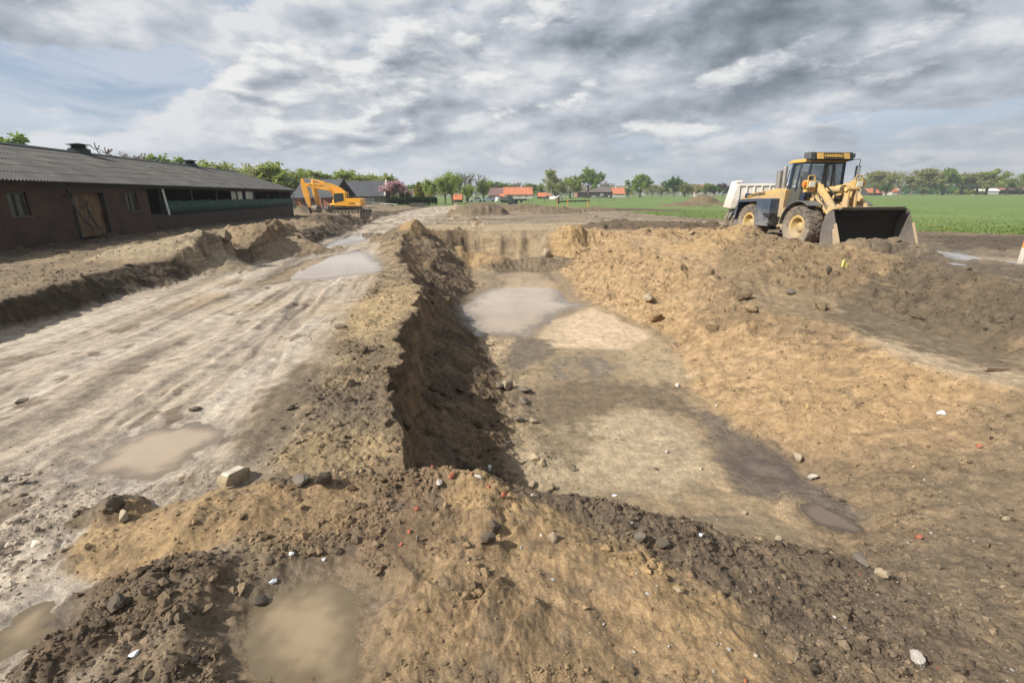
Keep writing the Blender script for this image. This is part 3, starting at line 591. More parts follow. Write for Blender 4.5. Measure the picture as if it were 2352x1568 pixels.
for pn, wl, poly, sl, mg in PUDDLES:
    xs = [q[0] for q in poly]; ys = [q[1] for q in poly]; e = mg * .6; wX = max(xs) - min(xs) + 2 * e; wY = max(ys) - min(ys) + 2 * e
    nx = int(min(220, max(40, wX / .03))); ny = int(min(260, max(40, wY / .03)))
    gx, gy = np.meshgrid(np.linspace(min(xs) - e, max(xs) + e, nx), np.linspace(min(ys) - e, max(ys) + e, ny)); gx = gx.ravel(); gy = gy.ravel()
    hh, W = terrain(gx, gy); dep = wl - hh; idx = np.arange(nx * ny).reshape(ny, nx)
    near_ = polysd(gx, gy, poly) < mg * .55; use = (dep > -.02) & near_
    Q = np.stack([idx[:-1, :-1], idx[:-1, 1:], idx[1:, 1:], idx[1:, :-1]], -1).reshape(-1, 4); Q = Q[use[Q].any(1)]
    if not len(Q): print('no water', pn); continue
    u, inv = np.unique(Q, return_inverse=True); V = np.stack([gx[u], gy[u], np.full(len(u), wl)], 1)
    col = np.zeros((len(u), 4), np.float32); col[:, :3] = np.clip(dep[u], 0, 1)[:, None]; col[:, 3] = 1
    o = np_mesh('puddle_water', V, inv.reshape(-1, 4), WL[pn][1], True, col)
    if o.data.polygons[0].normal.z < 0: o.data.flip_normals()
    tag(o, WL[pn][0], 'puddle', kind='structure')
# ------------------------------------------------------------------ the long cattle barn on the left
def brick_mat(name, c1, c2, mortar, scale=1.0, grime=.6, grime_col=(.022, .019, .015)):
    m = mat(name, c1, .9, var=.3, vs=2.0); nt = m.node_tree; N = nt.nodes; L = nt.links; b = N['Principled BSDF']
    tc = N.new('ShaderNodeTexCoord'); sp = N.new('ShaderNodeSeparateXYZ'); L.new(tc.outputs['Object'], sp.inputs[0])
    ad = N.new('ShaderNodeMath'); L.new(sp.outputs[0], ad.inputs[0]); L.new(sp.outputs[1], ad.inputs[1])
    cb = N.new('ShaderNodeCombineXYZ'); L.new(ad.outputs[0], cb.inputs[0]); L.new(sp.outputs[2], cb.inputs[1])
    br = N.new('ShaderNodeTexBrick'); L.new(cb.outputs[0], br.inputs['Vector']); br.inputs['Scale'].default_value = scale
    br.inputs['Color1'].default_value = (*c1, 1); br.inputs['Color2'].default_value = (*c2, 1); br.inputs['Mortar'].default_value = (*mortar, 1)
    br.inputs['Brick Width'].default_value = .22; br.inputs['Row Height'].default_value = .065; br.inputs['Mortar Size'].default_value = .008; br.inputs['Mortar Smooth'].default_value = .2
    no = N.new('ShaderNodeTexNoise'); no.inputs['Scale'].default_value = 1.1; no.inputs['Detail'].default_value = 8; no.inputs['Roughness'].default_value = .7; L.new(tc.outputs['Object'], no.inputs['Vector'])
    mr = N.new('ShaderNodeMapRange'); mr.inputs[1].default_value = .42; mr.inputs[2].default_value = .68; mr.inputs[4].default_value = grime; L.new(no.outputs['Fac'], mr.inputs[0])
    mx = N.new('ShaderNodeMix'); mx.data_type = 'RGBA'; L.new(mr.outputs[0], mx.inputs[0]); L.new(br.outputs['Color'], mx.inputs[6]); mx.inputs[7].default_value = (*grime_col, 1)
    L.new(mx.outputs[2], b.inputs['Base Color'])
    bp = N.new('ShaderNodeBump'); bp.inputs['Strength'].default_value = .5; bp.inputs['Distance'].default_value = .006; bp.invert = True
    L.new(br.outputs['Fac'], bp.inputs['Height']); L.new(bp.outputs[0], b.inputs['Normal']); return m
M_BRICK = brick_mat('barn_brick', (.095, .043, .027), (.064, .031, .021), (.05, .04, .03), 1.0, .8)
M_BRICKL = brick_mat('low_wall_brick', (.075, .042, .032), (.055, .032, .025), (.06, .05, .04), 1.0, .65)
M_FIBRE = mat('fibre_cement', (.082, .078, .072), .88, var=.35, vs=1.3, col2=(.14, .13, .115), c2s=.8, c2lo=.48, c2hi=.7, bump=.01, bs=12)
M_SKYL = mat('roof_light_sheet', (.13, .11, .086), .85, var=.3, vs=2, col2=(.085, .08, .074), c2s=1.6)
M_DKTRIM = mat('dark_trim', (.022, .024, .024), .7, var=.3)
M_GRNTRIM = mat('green_black_ridge', (.018, .028, .026), .65, var=.3)
M_WOODDOOR = mat('weathered_door_boards', (.155, .098, .048), .85, var=.4, vs=3, col2=(.09, .055, .03), c2s=2.2, bump=.004, bs=20)
M_GREYWOOD = mat('grey_board', (.075, .068, .058), .85, var=.35, vs=4)
M_WHITEB = mat('dirty_white_board', (.55, .54, .50), .7, var=.25, vs=3, col2=(.35, .33, .29), c2s=2)
M_NET = mat('green_wind_net', (.012, .056, .040), .75, var=.35, vs=2.5, col2=(.008, .036, .028), c2s=1.4)
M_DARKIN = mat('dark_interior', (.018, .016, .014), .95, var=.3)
M_PANE = mat('daylight_pane', (.50, .53, .46), .35, var=.2, vs=2)
M_PANEDK = mat('dark_pane', (.05, .055, .055), .15, var=.3, vs=2)
M_CONC = mat('pale_concrete', (.42, .39, .34), .9, var=.3, vs=3)
BA = Vector((-19.4 + .158 * 20.1, 8.0, .0)); BU = Vector((-.158, 1, 0)).normalized(); BRZ = math.atan2(BU.y, BU.x); BN = Vector((-BU.y, BU.x, 0))
def bl(px, py, off=0.0):
    """barn coordinates (along the wall, height) of a picture point on the plane `off` inside the wall face"""
    d = ray(px, py); o = Vector((0, 0, CAMH)); t = ((BA + BN * off) - o).dot(BN) / d.dot(BN); p = o + d * t - BA
    return p.dot(BU), p.z
barn = empty('cattle_barn', BA, BRZ, label='long low brick barn with dark corrugated roof and green netted bays', cat='barn')
BL = bl(672, 445)[0]; zE = 2.72; zR = 4.6; hs = 5.6; xS = -6.0
xc = bl(353, 517)[0]; x_net0 = bl(372, 470)[0]
dx0, dx1 = bl(172, 480)[0], bl(244, 490)[0]
dz0 = .42; dz1 = 2.28
def wallbox(mb, x0, x1, z0, z1, y0=0, t=.28): mb.box(((x0 + x1) / 2, y0 + t / 2, (z0 + z1) / 2), (x1 - x0, t, z1 - z0))
w1a, w1b = bl(12, 440)[0], bl(58, 440)[0]; w2a, w2b = bl(288, 450)[0], bl(314, 450)[0]
wz0, wz1 = 1.45, 2.3
mb = MB()
segs = [xS, w1a, w1b, dx0, dx1, w2a, w2b, xc]
wallbox(mb, xS, w1a, -.4, 2.66); wallbox(mb, w1a, w1b, -.4, wz0); wallbox(mb, w1a, w1b, wz1, 2.66); wallbox(mb, w1b, dx0, -.4, 2.66)
wallbox(mb, dx0, dx1, dz1, 2.66); wallbox(mb, dx0, dx1, -.4, .3); wallbox(mb, dx1, w2a, -.4, 2.66); wallbox(mb, w2a, w2b, -.4, wz0); wallbox(mb, w2a, w2b, wz1, 2.66); wallbox(mb, w2b, xc, -.4, 2.66)
mb.build('brick_wall', M_BRICK, barn)
mb = MB(); wallbox(mb, xc + .01, BL, -.5, 1.16, .12, .24); mb.build('low_wall', M_BRICKL, barn)
mb = MB(); wallbox(mb, xS, BL, -.5, 2.5, 10.9, .25); mb.box((BL - .13, 5.5, 1.0), (.26, 10.5, 3.0)); mb.box((xS + .13, 5.5, 1.0), (.26, 10.5, 3.0))
mb.prism([(.5, 2.5), (10.9, 2.5), (5.6, 4.35)], BL - .22, BL - .02, 'x'); mb.build('end_wall', M_BRICKL, barn)
mb = MB(); mb.box(((xc + BL) / 2, 3.2, 1.1), (BL - xc - .4, .05, 3.2)); mb.box((xc + .02, 1.7, 1.1), (.04, 3.2, 3.1)); mb.build('bay_backing', M_DARKIN, barn)  # near-black sheets behind the bays, the unlit interior put into their colour
# door and windows
for k, (a, b) in enumerate(((dx0 + .03, (dx0 + dx1) / 2 - .015), ((dx0 + dx1) / 2 + .015, dx1 - .03))):
    mb = MB(); n = 5
    for i in range(n):
        u0 = a + (b - a) * i / n + .006; u1 = a + (b - a) * (i + 1) / n - .006
        mb.box(((u0 + u1) / 2, .16 + .006 * (i % 2), (dz0 + dz1) / 2), (u1 - u0, .04, dz1 - dz0))
    for z in (.85, 1.85): mb.box(((a + b) / 2, .12, z), (b - a - .1, .04, .12))
    mb.build('door_leaf', M_WOODDOOR, barn, bevel=.004)
mb = MB(); mb.box((dx0 - .05, -.02, 1.3), (.1, .06, 2.1)); mb.box((dx1 + .06, -.02, 1.3), (.12, .06, 2.1)); mb.box(((dx0 + dx1) / 2, -.03, dz1 + .06), (dx1 - dx0 + .5, .07, .12)); mb.build('door_frame', M_DKTRIM, barn)
for a, b in ((w1a, w1b), (w2a, w2b)):
    mb = MB(); mb.box(((a + b) / 2, .05, wz0 - .03), (b - a + .12, .16, .06)); mb.box(((a + b) / 2, .1, wz1 - .04), (b - a, .06, .07))
    for x in (a + .04, (a + b) / 2, b - .04): mb.box((x, .1, (wz0 + wz1) / 2), (.06, .055, wz1 - wz0 - .02))
    w_ = mb.build('window', M_GREYWOOD, barn); mb = MB(); mb.box(((a + b) / 2, .13, (wz0 + wz1) / 2), (b - a, .012, wz1 - wz0)); mb.build('pane', M_PANEDK, w_)
# open bays: posts, net, pale panels painted as daylight
for i in range(8):
    x = x_net0 + .35 + (BL - .3 - x_net0 - .35) * i / 7
    MB().box((x, .2, 1.9), (.10, .1, 1.5)).build('post', M_GREYWOOD, barn)
mb = MB(); nx = 60; vs = []; fs = []
for i in range(nx + 1):
    x = x_net0 + .25 + (BL - .5 - x_net0) * i / nx; sag = .03 * math.sin(i * 1.9) + .02 * math.sin(i * .7)
    vs += [(x, .10 + .02 * math.sin(i * 2.3), 1.10 + sag * .3), (x, .09 + .03 * math.sin(i * 1.3), 1.5), (x, .10, 1.86 + sag)]
for i in range(nx):
    for j in (0, 1): fs.append((i * 3 + j, i * 3 + 3 + j, i * 3 + 4 + j, i * 3 + 1 + j))
net = mb.add(vs, fs).build('wind_net', M_NET, barn, smooth=True); so_ = net.modifiers.new('thick', 'SOLIDIFY'); so_.thickness = .008
for a, b in ((529, 556), (562, 583)):
    u0, u1 = bl(a, 445, .35)[0], bl(b, 445, .35)[0]
    mb = MB(); mb.box(((u0 + u1) / 2, .36, 2.14), (u1 - u0, .04, .66)); w_ = mb.build('painted_daylight', M_PANE, barn)  # pale colour stands in for daylight through windows across the barn
    mb = MB(); mb.box(((u0 + u1) / 2, .33, 2.49), (u1 - u0 + .06, .06, .05)); mb.box((u0, .33, 2.14), (.05, .06, .66)); mb.box((u1, .33, 2.14), (.05, .06, .66)); mb.build('panel_frame', M_DKTRIM, w_)
p0 = bl(370, 434); p1 = bl(384, 494)
MB().bar((p0[0], -.06, p0[1]), (p1[0] + .02, -.12, p1[1]), .2, .03, (0, 1, 0)).build('leaning_white_board', M_WHITEB, barn)
MB().box((BL - .1, -.05, 1.6), (.09, .09, 2.0)).build('end_post', M_WHITEB, barn)
MB().box(((xS + BL) / 2, -.02, 2.6), (BL - xS, .06, .16)).build('wall_plate', M_DKTRIM, barn)
# corrugated roof
def corr(x0, x1, y0, z0, y1, z1, amp=.028, per=.177, rows=6):
    nc = int((x1 - x0) / per * 6); xs = np.linspace(x0, x1, nc + 1); V = []; 
    for layer in (0, -.012):
        for r in range(rows + 1):
            for e in ((0,) if r in (0, rows) else (0, 1)):
                t = r / rows; lift = (.0 if e == 0 else .02)
                V.append(np.stack([xs, np.full(xs.shape, y0 + (y1 - y0) * t), z0 + (z1 - z0) * t + amp * np.sin(xs / per * 2 * np.pi) + layer + lift], 1))
    nr = len(V) // 2; V = np.concatenate(V); Q = []
    idx = np.arange(2 * nr * (nc + 1)).reshape(2, nr, nc + 1)
    for l in (0, 1):
        q = np.stack([idx[l, :-1, :-1], idx[l, :-1, 1:], idx[l, 1:, 1:], idx[l, 1:, :-1]], -1).reshape(-1, 4); Q.append(q if l == 0 else q[:, ::-1])
    for r in (0, nr - 1):
        Q.append(np.stack([idx[0, r, :-1], idx[0, r, 1:], idx[1, r, 1:], idx[1, r, :-1]], -1).reshape(-1, 4))
    return V, np.concatenate(Q)
ov = .42
V1, Q1 = corr(xS - .3, BL + .35, -ov, zE - .02, hs, zR); V2, Q2 = corr(xS - .3, BL + .35, 2 * hs + ov, zE - .02, hs, zR)
roof = np_mesh('roof', np.concatenate([V1, V2]), np.concatenate([Q1, Q2 + len(V1)]), M_FIBRE, False, None, barn)
rs = (zR - zE) / (hs + ov)
MB().prism([(hs - .28, zR - .02), (hs, zR + .10), (hs + .28, zR - .02)], xS - .3, BL + .36, 'x').build('ridge_cap', M_GRNTRIM, roof)
for pxx, pyy in ((40, 378), (140, 380), (250, 386), (335, 393), (408, 403), (462, 408), (500, 412), (540, 419), (575, 423)):
    # nine translucent sheets let into the slope
    d = ray(pxx, pyy); nrm = (BN * rs - Vector((0, 0, 1))).normalized(); o0 = BA + Vector((0, 0, zE - .02)) - BN * ov
    t = (o0 - Vector((0, 0, CAMH))).dot(nrm) / d.dot(nrm); q = Vector((0, 0, CAMH)) + d * t - BA; xx = q.dot(BU)
    V, Q = corr(xx - .45, xx + .45, 2.5, zE - .02 + rs * (2.5 + ov) + .05, 3.5, zE - .02 + rs * (3.5 + ov) + .05, rows=1)
    np_mesh('roof_light', V, Q, M_SKYL, False, None, roof)
def vent(x):
    mb = MB(); mb.box((x, hs, zR + .08), (.8, .8, .34)); v = mb.build('roof_vent', M_GRNTRIM, barn, bevel=.02)
    mb = MB(); mb.lathe([(.0, .0), (.30, .0), (.44, .05), (.34, .07), (.34, .11), (.48, .14), (.34, .16), (.34, .2), (.60, .23), (.0, .34)], (x, hs, zR + .24), 'z', 20); mb.build('vent_cowl', M_DKTRIM, v, auto=40)
def ridge_x(px_):
    d = ray(px_, 380); o = Vector((0, 0, CAMH)); q = o + d * ((BA + BN * hs - o).dot(BN) / d.dot(BN)) - BA; return q.dot(BU)
vent(ridge_x(190)); vent(ridge_x(438))
# poles leaning on the door
def leanpole(a, b, lab, r=.045):
    x0, z0 = bl(*a); x1, z1 = bl(*b, -1.0)
    o = MB().tube([(x0, -.09, z0), ((x0 + x1) / 2, -.42, (z0 + z1) / 2 - .02), (x1, -.85, z1)], [r, r, r * .9], 7).build('leaning_pole', M_GREYWOOD, None, smooth=True)
    o.matrix_world = barn_mw; tag(o, lab, 'pole', 'poles leaning against the barn door')
barn_mw = Matrix.Translation(BA) @ Matrix.Rotation(BRZ, 4, 'Z')
leanpole((146, 445), (225, 528), 'upper of two long dark poles leaning across the barn door')
leanpole((196, 480), (256, 546), 'lower pole propped before the barn door, foot nearest the mud')
# ------------------------------------------------------------------ machines
MUD = (.27, .21, .145)
M_YEL = mat('loader_yellow', (.54, .33, .08), .6, var=.25, vs=2.5, dirt=(.31, .245, .17), dz=(.5, 3.4), damt=.9, bump=.002, bs=40)
M_YELD = mat('loader_yellow_worn', (.52, .34, .115), .65, var=.3, vs=3, dirt=(.36, .29, .215), dz=(-.3, 3.4), damt=.8)
M_BLUE = mat('slate_blue_paint', (.045, .062, .092), .5, var=.2, vs=2, dirt=(.24, .22, .19), dz=(.4, 1.9), damt=.6)
M_BLUE2 = mat('cab_blue_paint', (.022, .034, .06), .45, var=.2, vs=2, dirt=(.2, .18, .15), dz=(.6, 2.0), damt=.4)
M_TYRE = mat('muddy_tyre', (.045, .042, .038), .9, var=.25, vs=5, dirt=(.25, .20, .145), dz=(-1.0, 1.9), damt=.95, bump=.006, bs=20)
M_RIM = mat('wheel_rim', (.52, .36, .13), .65, var=.25, vs=4, dirt=(.28, .22, .15), dz=(-.6, .6), damt=.85)
M_STEEL = mat('worn_steel', (.21, .19, .17), .55, .3, var=.3, vs=4, dirt=(.25, .19, .13), dz=(-.2, .9), damt=.7)
M_BKIN = mat('bucket_inside', (.018, .015, .012), .85, .0, var=.4, vs=3, dirt=(.10, .078, .055), dz=(-.2, .6), damt=.8)  # near-black shell, the shade of the bucket's hollow put into the colour
M_BKSIDE = mat('bucket_side_steel', (.12, .105, .092), .6, .1, var=.3, vs=3, dirt=(.2, .16, .11), dz=(-.3, 1.2), damt=.5)
M_BLACK = mat('black_rubber', (.018, .018, .018), .6, var=.2)
M_CHROME = mat('chrome_rod', (.6, .6, .6), .2, 1.0, var=.1)
M_LENS = mat('lamp_glass', (.72, .70, .60), .15, var=.1)
M_ORANGE = mat('orange_lens', (.75, .19, .03), .25, var=.1)
M_GREYP = mat('grey_fender', (.085, .088, .088), .65, var=.25, vs=3, dirt=(.26, .22, .17), dz=(.8, 2.2), damt=.5)
M_TXT = mat('black_lettering', (.02, .02, .025), .6, var=.05)
M_YTXT = mat('yellow_lettering', (.60, .36, .05), .6, var=.05)
M_SEAT = mat('black_seat', (.02, .02, .022), .8, var=.2)
M_SILV = mat('exhaust_steel', (.24, .23, .21), .55, .4, var=.3, vs=4)
M_WHT = mat('white_tipper_paint', (.66, .63, .57), .6, var=.15, vs=3, dirt=(.34, .28, .2), dz=(.4, 2.9), damt=.65, bump=.003, bs=12)
def glass_mat(name, tint=(.36, .375, .38), op=.24):
    m = bpy.data.materials.new(name); m.use_nodes = True; nt = m.node_tree; N = nt.nodes; L = nt.links; b = N['Principled BSDF']
    b.inputs['Base Color'].default_value = (.17, .175, .17, 1); b.inputs['Roughness'].default_value = .08
    tr = N.new('ShaderNodeBsdfTransparent'); tr.inputs[0].default_value = (*[min(1, t * 2.4) for t in tint], 1)
    no = N.new('ShaderNodeTexNoise'); no.inputs['Scale'].default_value = 2.5; no.inputs['Detail'].default_value = 5
    tc = N.new('ShaderNodeTexCoord'); L.new(tc.outputs['Object'], no.inputs['Vector'])
    mr = N.new('ShaderNodeMapRange'); mr.inputs[1].default_value = .3; mr.inputs[2].default_value = .75; mr.inputs[3].default_value = op * .7; mr.inputs[4].default_value = op * 1.35; L.new(no.outputs['Fac'], mr.inputs[0])
    mx = N.new('ShaderNodeMixShader'); L.new(mr.outputs[0], mx.inputs[0]); L.new(tr.outputs[0], mx.inputs[1]); L.new(b.outputs[0], mx.inputs[2]); L.new(mx.outputs[0], N['Material Output'].inputs[0]); return m
M_GLASS = glass_mat('dusty_cab_glass')
def text_part(txt, size, m, parent, mtx, depth=.004, name='lettering', sx=1.0, bold=.0):
    cu = bpy.data.curves.new('t', 'FONT'); cu.body = txt; cu.size = size; cu.extrude = depth; cu.align_x = 'CENTER'; cu.align_y = 'CENTER'; cu.offset = bold
    o = bpy.data.objects.new('t', cu); COL.objects.link(o); bpy.context.view_layer.update()
    me = bpy.data.meshes.new_from_object(o.evaluated_get(bpy.context.evaluated_depsgraph_get())); bpy.data.objects.remove(o); bpy.data.curves.remove(cu)
    me.name = name; me.transform(mtx @ Matrix.Diagonal((sx, 1, 1, 1))); me.materials.clear(); me.materials.append(m)
    p = bpy.data.objects.new(name, me); COL.objects.link(p); p.parent = parent; return p
def basis(o, xa, za):
    """matrix putting local x along xa and local z (text normal) along za at o"""
    x = Vector(xa).normalized(); z = Vector(za).normalized(); y = z.cross(x).normalized(); m = Matrix.Identity(4)
    for i in range(3): m[i][0] = x[i]; m[i][1] = y[i]; m[i][2] = z[i]; m[i][3] = o[i]
    return m
def tyre_mesh(Rr, w, lugs=22, rin=.40):
    mb = MB(); h = w / 2
    mb.lathe([(rin * Rr / .81, -h * .62), (Rr * .62, -h * .92), (Rr * .82, -h), (Rr * .93, -h * .93), (Rr * .965, -h * .7), (Rr * .965, h * .7), (Rr * .93, h * .93), (Rr * .82, h), (Rr * .62, h * .92), (rin * Rr / .81, h * .62)], (0, 0, 0), 'y', 48)
    for s in (-1, 1):
        for i in range(lugs):
            a0 = 2 * math.pi * (i + (.5 if s > 0 else 0)) / lugs
            pts = []
            for t in (0.0, .5, 1.0):
                a = a0 + t * .13; y = s * h * (.08 + .86 * t); rr = Rr * (1.0 if t < .9 else .955)
                pts.append((a, y, rr))
            vs = []
            for a, y, rr in pts:
                wd = .085
                for da, r2 in ((-wd, Rr * .93), (wd, Rr * .93), (wd * .8, rr), (-wd * .8, rr)):
                    vs.append((math.cos(a + da) * r2, y, math.sin(a + da) * r2))
            a, y, rr = pts[-1]                      # shoulder block running down the side wall
            for da, r2 in ((-.07, Rr * .84), (.07, Rr * .84), (.065, Rr * .87), (-.065, Rr * .87)):
                vs.append((math.cos(a + da) * r2, s * h * 1.05, math.sin(a + da) * r2))
            fs = [(0, 1, 2, 3), (15, 14, 13, 12)]
            for q in range(3):
                o = q * 4; fs += [(o, o + 4, o + 5, o + 1), (o + 1, o + 5, o + 6, o + 2), (o + 2, o + 6, o + 7, o + 3), (o + 3, o + 7, o + 4, o)]
            mb.add(vs, fs)
    return mb
def wheel(parent, x, y, z, Rr, w, rotz=0, side=-1, ty=None):
    mb = MB(); s = side; h = w / 2
    mb.lathe([(.0, s * h * .42), (.10, s * h * .42), (.15, s * h * .34), (.17, s * h * .30), (.17, s * h * .10), (Rr * .30, s * h * .05), (Rr * .33, s * h * .12), (Rr * .40, s * h * .55), (Rr * .43, s * h * .72), (Rr * .52, s * h * .80), (Rr * .55, s * h * .74), (Rr * .52, s * h * .5), (Rr * .5, -s * h * .6)], (0, 0, 0), 'y', 36)
    for i in range(12):
        a = i * math.pi / 6; mb.box((math.cos(a) * .235, s * h * .12, math.sin(a) * .235), (.035, .05, .035), ry=-a)
    o = mb.build('wheel', M_RIM, parent, auto=40); o.location = (x, y, z)
    t = tyre_mesh(Rr, w).build('tyre', M_TYRE, o, auto=40); t.rotation_euler = (0, random.random(), 0); return o

TH = R(8)
lp = Vector((0, 0, CAMH)) + ray(1826, 522) * 19.3
lrz = math.atan2(-math.cos(TH), math.sin(TH)); lm = Matrix.Rotation(lrz, 3, 'Z')
lroot = lp - lm @ Vector((1.6, -1.34, .80))
ld = empty('wheel_loader', lroot, lrz, label='muddy yellow wheel loader with slate blue cab, its big bucket lowered', cat='wheel loader')
RW = .81
for x in (1.6, -1.55):
    for s in (-1, 1): wheel(ld, x, s * 1.05, RW, RW, .62, side=s)
mb = MB(); mb.tube([(1.6, -.8, RW), (1.6, .8, RW)], .17, 12); mb.lathe([(0, -.3), (.28, -.2), (.32, 0), (.28, .2), (0, .3)], (1.6, 0, RW), 'y', 16); mb.build('front_axle', M_STEEL, ld, auto=40)
mb = MB(); mb.tube([(-1.55, -.8, RW), (-1.55, .8, RW)], .17, 12); mb.lathe([(0, -.3), (.28, -.2), (.32, 0), (.28, .2), (0, .3)], (-1.55, 0, RW), 'y', 16); mb.build('rear_axle', M_STEEL, ld, auto=40)
# rear half
mb = MB(); mb.box((-1.6, 0, .98), (2.9, .9, .5)); mb.box((-3.05, 0, 1.0), (.35, 1.9, .75)); mb.build('rear_frame', M_STEEL, ld, bevel=.02)
mb = MB(); mb.prism([(-3.15, 1.2), (-3.15, 1.78), (-2.95, 2.0), (-2.2, 2.1), (-.75, 2.24), (-.1, 2.26), (-.1, 1.2)], -.78, .78); hood = mb.build('engine_hood', M_YEL, ld, bevel=.03)
mb = MB()
for k in range(9): mb.box((-3.165, -.6 + k * .15, 1.5), (.03, .05, .5))
mb.build('grille', M_BLACK, hood)
mb = MB(); mb.box((-2.62, -.785, 1.97), (.42, .02, .2)); mb.build('vent_panel', M_BLUE2, hood)
mb = MB()
for k in range(3): mb.box((-2.55 + .09 * k, -.80, 1.93), (.03, .012, .12))
mb.build('panel_mark', M_YTXT, hood)
for s in (-1, 1):
    mb = MB(); y0, y1 = (s * .78, s * 1.36) if s > 0 else (s * 1.36, s * .78)
    mb.sheet([(-2.72, .92), (-2.42, 1.80), (-1.02, 1.86)], -.05, y0, y1)
    mb.prism([(-2.70, .95), (-2.42, 1.78), (-1.02, 1.84), (-1.02, 1.74), (-2.34, 1.68), (-2.58, .95)], s * 1.34 - .02, s * 1.34 + .02)
    mb.build('rear_fender', M_BLUE, ld, bevel=.012)
    mb = MB(); mb.prism([(-1.0, .72), (-1.02, 1.86), (-.08, 1.86), (-.08, .74)], y0 + .01 * s, y1 - .0); mb.build('side_tank', M_BLUE, ld, bevel=.03)
    mb = MB(); mb.box((-.12, s * 1.25, 1.25), (.5, .28, .04)); mb.prism([(-.45, 1.22), (-.02, 1.05), (.12, 1.27), (-.42, 1.27)], s * 1.38 - .02, s * 1.38 + .02); mb.box((.06, s * 1.25, .85), (.4, .26, .04)); mb.build('step', M_BLACK, ld)
text_part('HANOMAG', .20, M_TXT, hood, basis((-1.85, -.785, 2.02), (1, 0, .09), (0, -1, 0)), bold=.006)
mb = MB(); mb.prism([(-.1, .62), (-.1, 2.25), (.22, 2.2), (.16, 1.5), (.48, .95), (.42, .6)], -.95, .95); mb.build('centre_frame', M_YEL, ld, bevel=.02)
mb = MB(); mb.tube([(-1.0, -.45, 2.1), (-1.02, -.45, 2.98)], .115, 14); mb.tube([(-.84, -.32, 2.1), (-.86, -.32, 3.08), (-.89, -.32, 3.13)], .09, 14); mb.build('exhaust_stack', M_SILV, ld, auto=40)
mb = MB(); mb.box((-.5, .2, 2.3), (.5, .7, .16)); mb.build('air_cleaner_cover', M_WHT, ld, bevel=.03)
# cab
cab = empty('cab', (0, 0, 0)); cab.parent = ld
bpy.data.objects.remove(cab)
c0, c1, cb, ct, cw, cwt = .02, 1.12, 1.42, 3.24, .78, .70
mb = MB()
for s in (-1, 1):
    mb.bar((c0 + .06, s * cw, cb), (c0 + .2, s * cwt, ct), .14, .12, (1, 0, 0)); mb.bar((c1 - .02, s * cw, 1.9), (c1 + .03, s * cwt, ct), .08, .09, (1, 0, 0)); mb.bar((.55, s * (cw - .01), 2.15), (.62, s * cwt, ct), .07, .07, (1, 0, 0))
    mb.box(((c0 + c1) / 2 - .1, s * (cw - .0), cb + .08), (1.3, .06, .28)); mb.prism([(.9, 1.36), (.95, 2.22), (c1, 2.22), (c1, 1.7)], s * cw - .03, s * cw + .03)
    mb.bar((c0 + .15, s * cwt, ct - .04), (c1 + .05, s * cwt, ct - .04), .07, .1)
mb.box((c1, 0, 2.1), (.06, 1.5, .24)); mb.box((c0 + .05, 0, 1.85), (.06, 1.5, .9)); mb.box((.55, 0, cb), (1.35, 1.55, .08)); mb.bar((c1 + .02, -.72, ct - .05), (c1 + .02, .72, ct - .05), .07, .1)
cab = mb.build('cab', M_BLUE2, ld, bevel=.015)
for s in (-1, 1):
    mb = MB(); mb.add([(.12, s * (cw + .005), 1.62), (.82, s * (cw + .005), 1.62), (.84, s * (cwt + .06), 2.2), (.62, s * (cwt + .01), ct - .1), (.24, s * (cwt + .01), ct - .1)], [(0, 1, 2, 3, 4)]); o = mb.build('door_window', M_GLASS, cab); k = o.modifiers.new('t', 'SOLIDIFY'); k.thickness = .006
    pts = [(.12, s * (cw + .02), 1.62), (.84, s * (cw + .02), 1.62), (.64, s * (cwt + .03), ct - .1), (.25, s * (cwt + .03), ct - .1), (.12, s * (cw + .02), 1.62)]
    MB().tube(pts, .016, 6).build('door_seal', M_GREYP, cab)
    mb = MB(); mb.add([(.68, s * (cwt + .035), 2.28), (1.07, s * (cwt + .045), 2.28), (1.1, s * cwt, ct - .1), (.7, s * cwt, ct - .1)], [(0, 1, 2, 3)]); o = mb.build('side_window', M_GLASS, cab); k = o.modifiers.new('t', 'SOLIDIFY'); k.thickness = .006
    MB().tube([(.12, s * .82, 2.3), (.1, s * .90, 2.35), (.2, s * .88, 2.95), (.22, s * .78, 3.0)], .017, 6).build('grab_rail', M_BLACK, cab)
mb = MB(); mb.add([(c1 + .035, -.70, 2.24), (c1 + .035, .70, 2.24), (c1 + .075, .66, ct - .1), (c1 + .075, -.66, ct - .1)], [(0, 1, 2, 3)]); o = mb.build('windscreen', M_GLASS, cab); k = o.modifiers.new('t', 'SOLIDIFY'); k.thickness = .006
mb = MB(); mb.add([(c0 + .09, -.70, 2.34), (c0 + .09, .70, 2.34), (c0 + .2, .66, ct - .1), (c0 + .2, -.66, ct - .1)], [(0, 1, 2, 3)]); o = mb.build('rear_window', M_GLASS, cab); k = o.modifiers.new('t', 'SOLIDIFY'); k.thickness = .006
mb = MB(); mb.tube([(c1 + .06, .1, 2.25), (c1 + .09, -.25, 2.75)], .012, 5); mb.build('wiper', M_BLACK, cab)
mb = MB(); mb.box((.35, 0, 1.95), (.5, .5, .14)); mb.box((.1, 0, 2.35), (.14, .48, .75)); mb.box((.05, 0, 2.82), (.1, .28, .18)); mb.build('seat', M_SEAT, cab, bevel=.04)
mb = MB(); mb.box((.98, 0, 2.0), (.2, .5, .5)); mb.tube([(.9, 0, 2.2), (.72, 0, 2.42)], .03, 8); mb.lathe([(.19, -.015), (.205, 0), (.19, .015), (.175, 0), (.19, -.015)], (.7, 0, 2.44), 'x', 20); mb.build('steering_column', M_BLACK, cab)
MB().box((.85, .45, 2.28), (.16, .2, .1)).build('orange_cloth', M_ORANGE, cab, bevel=.03)
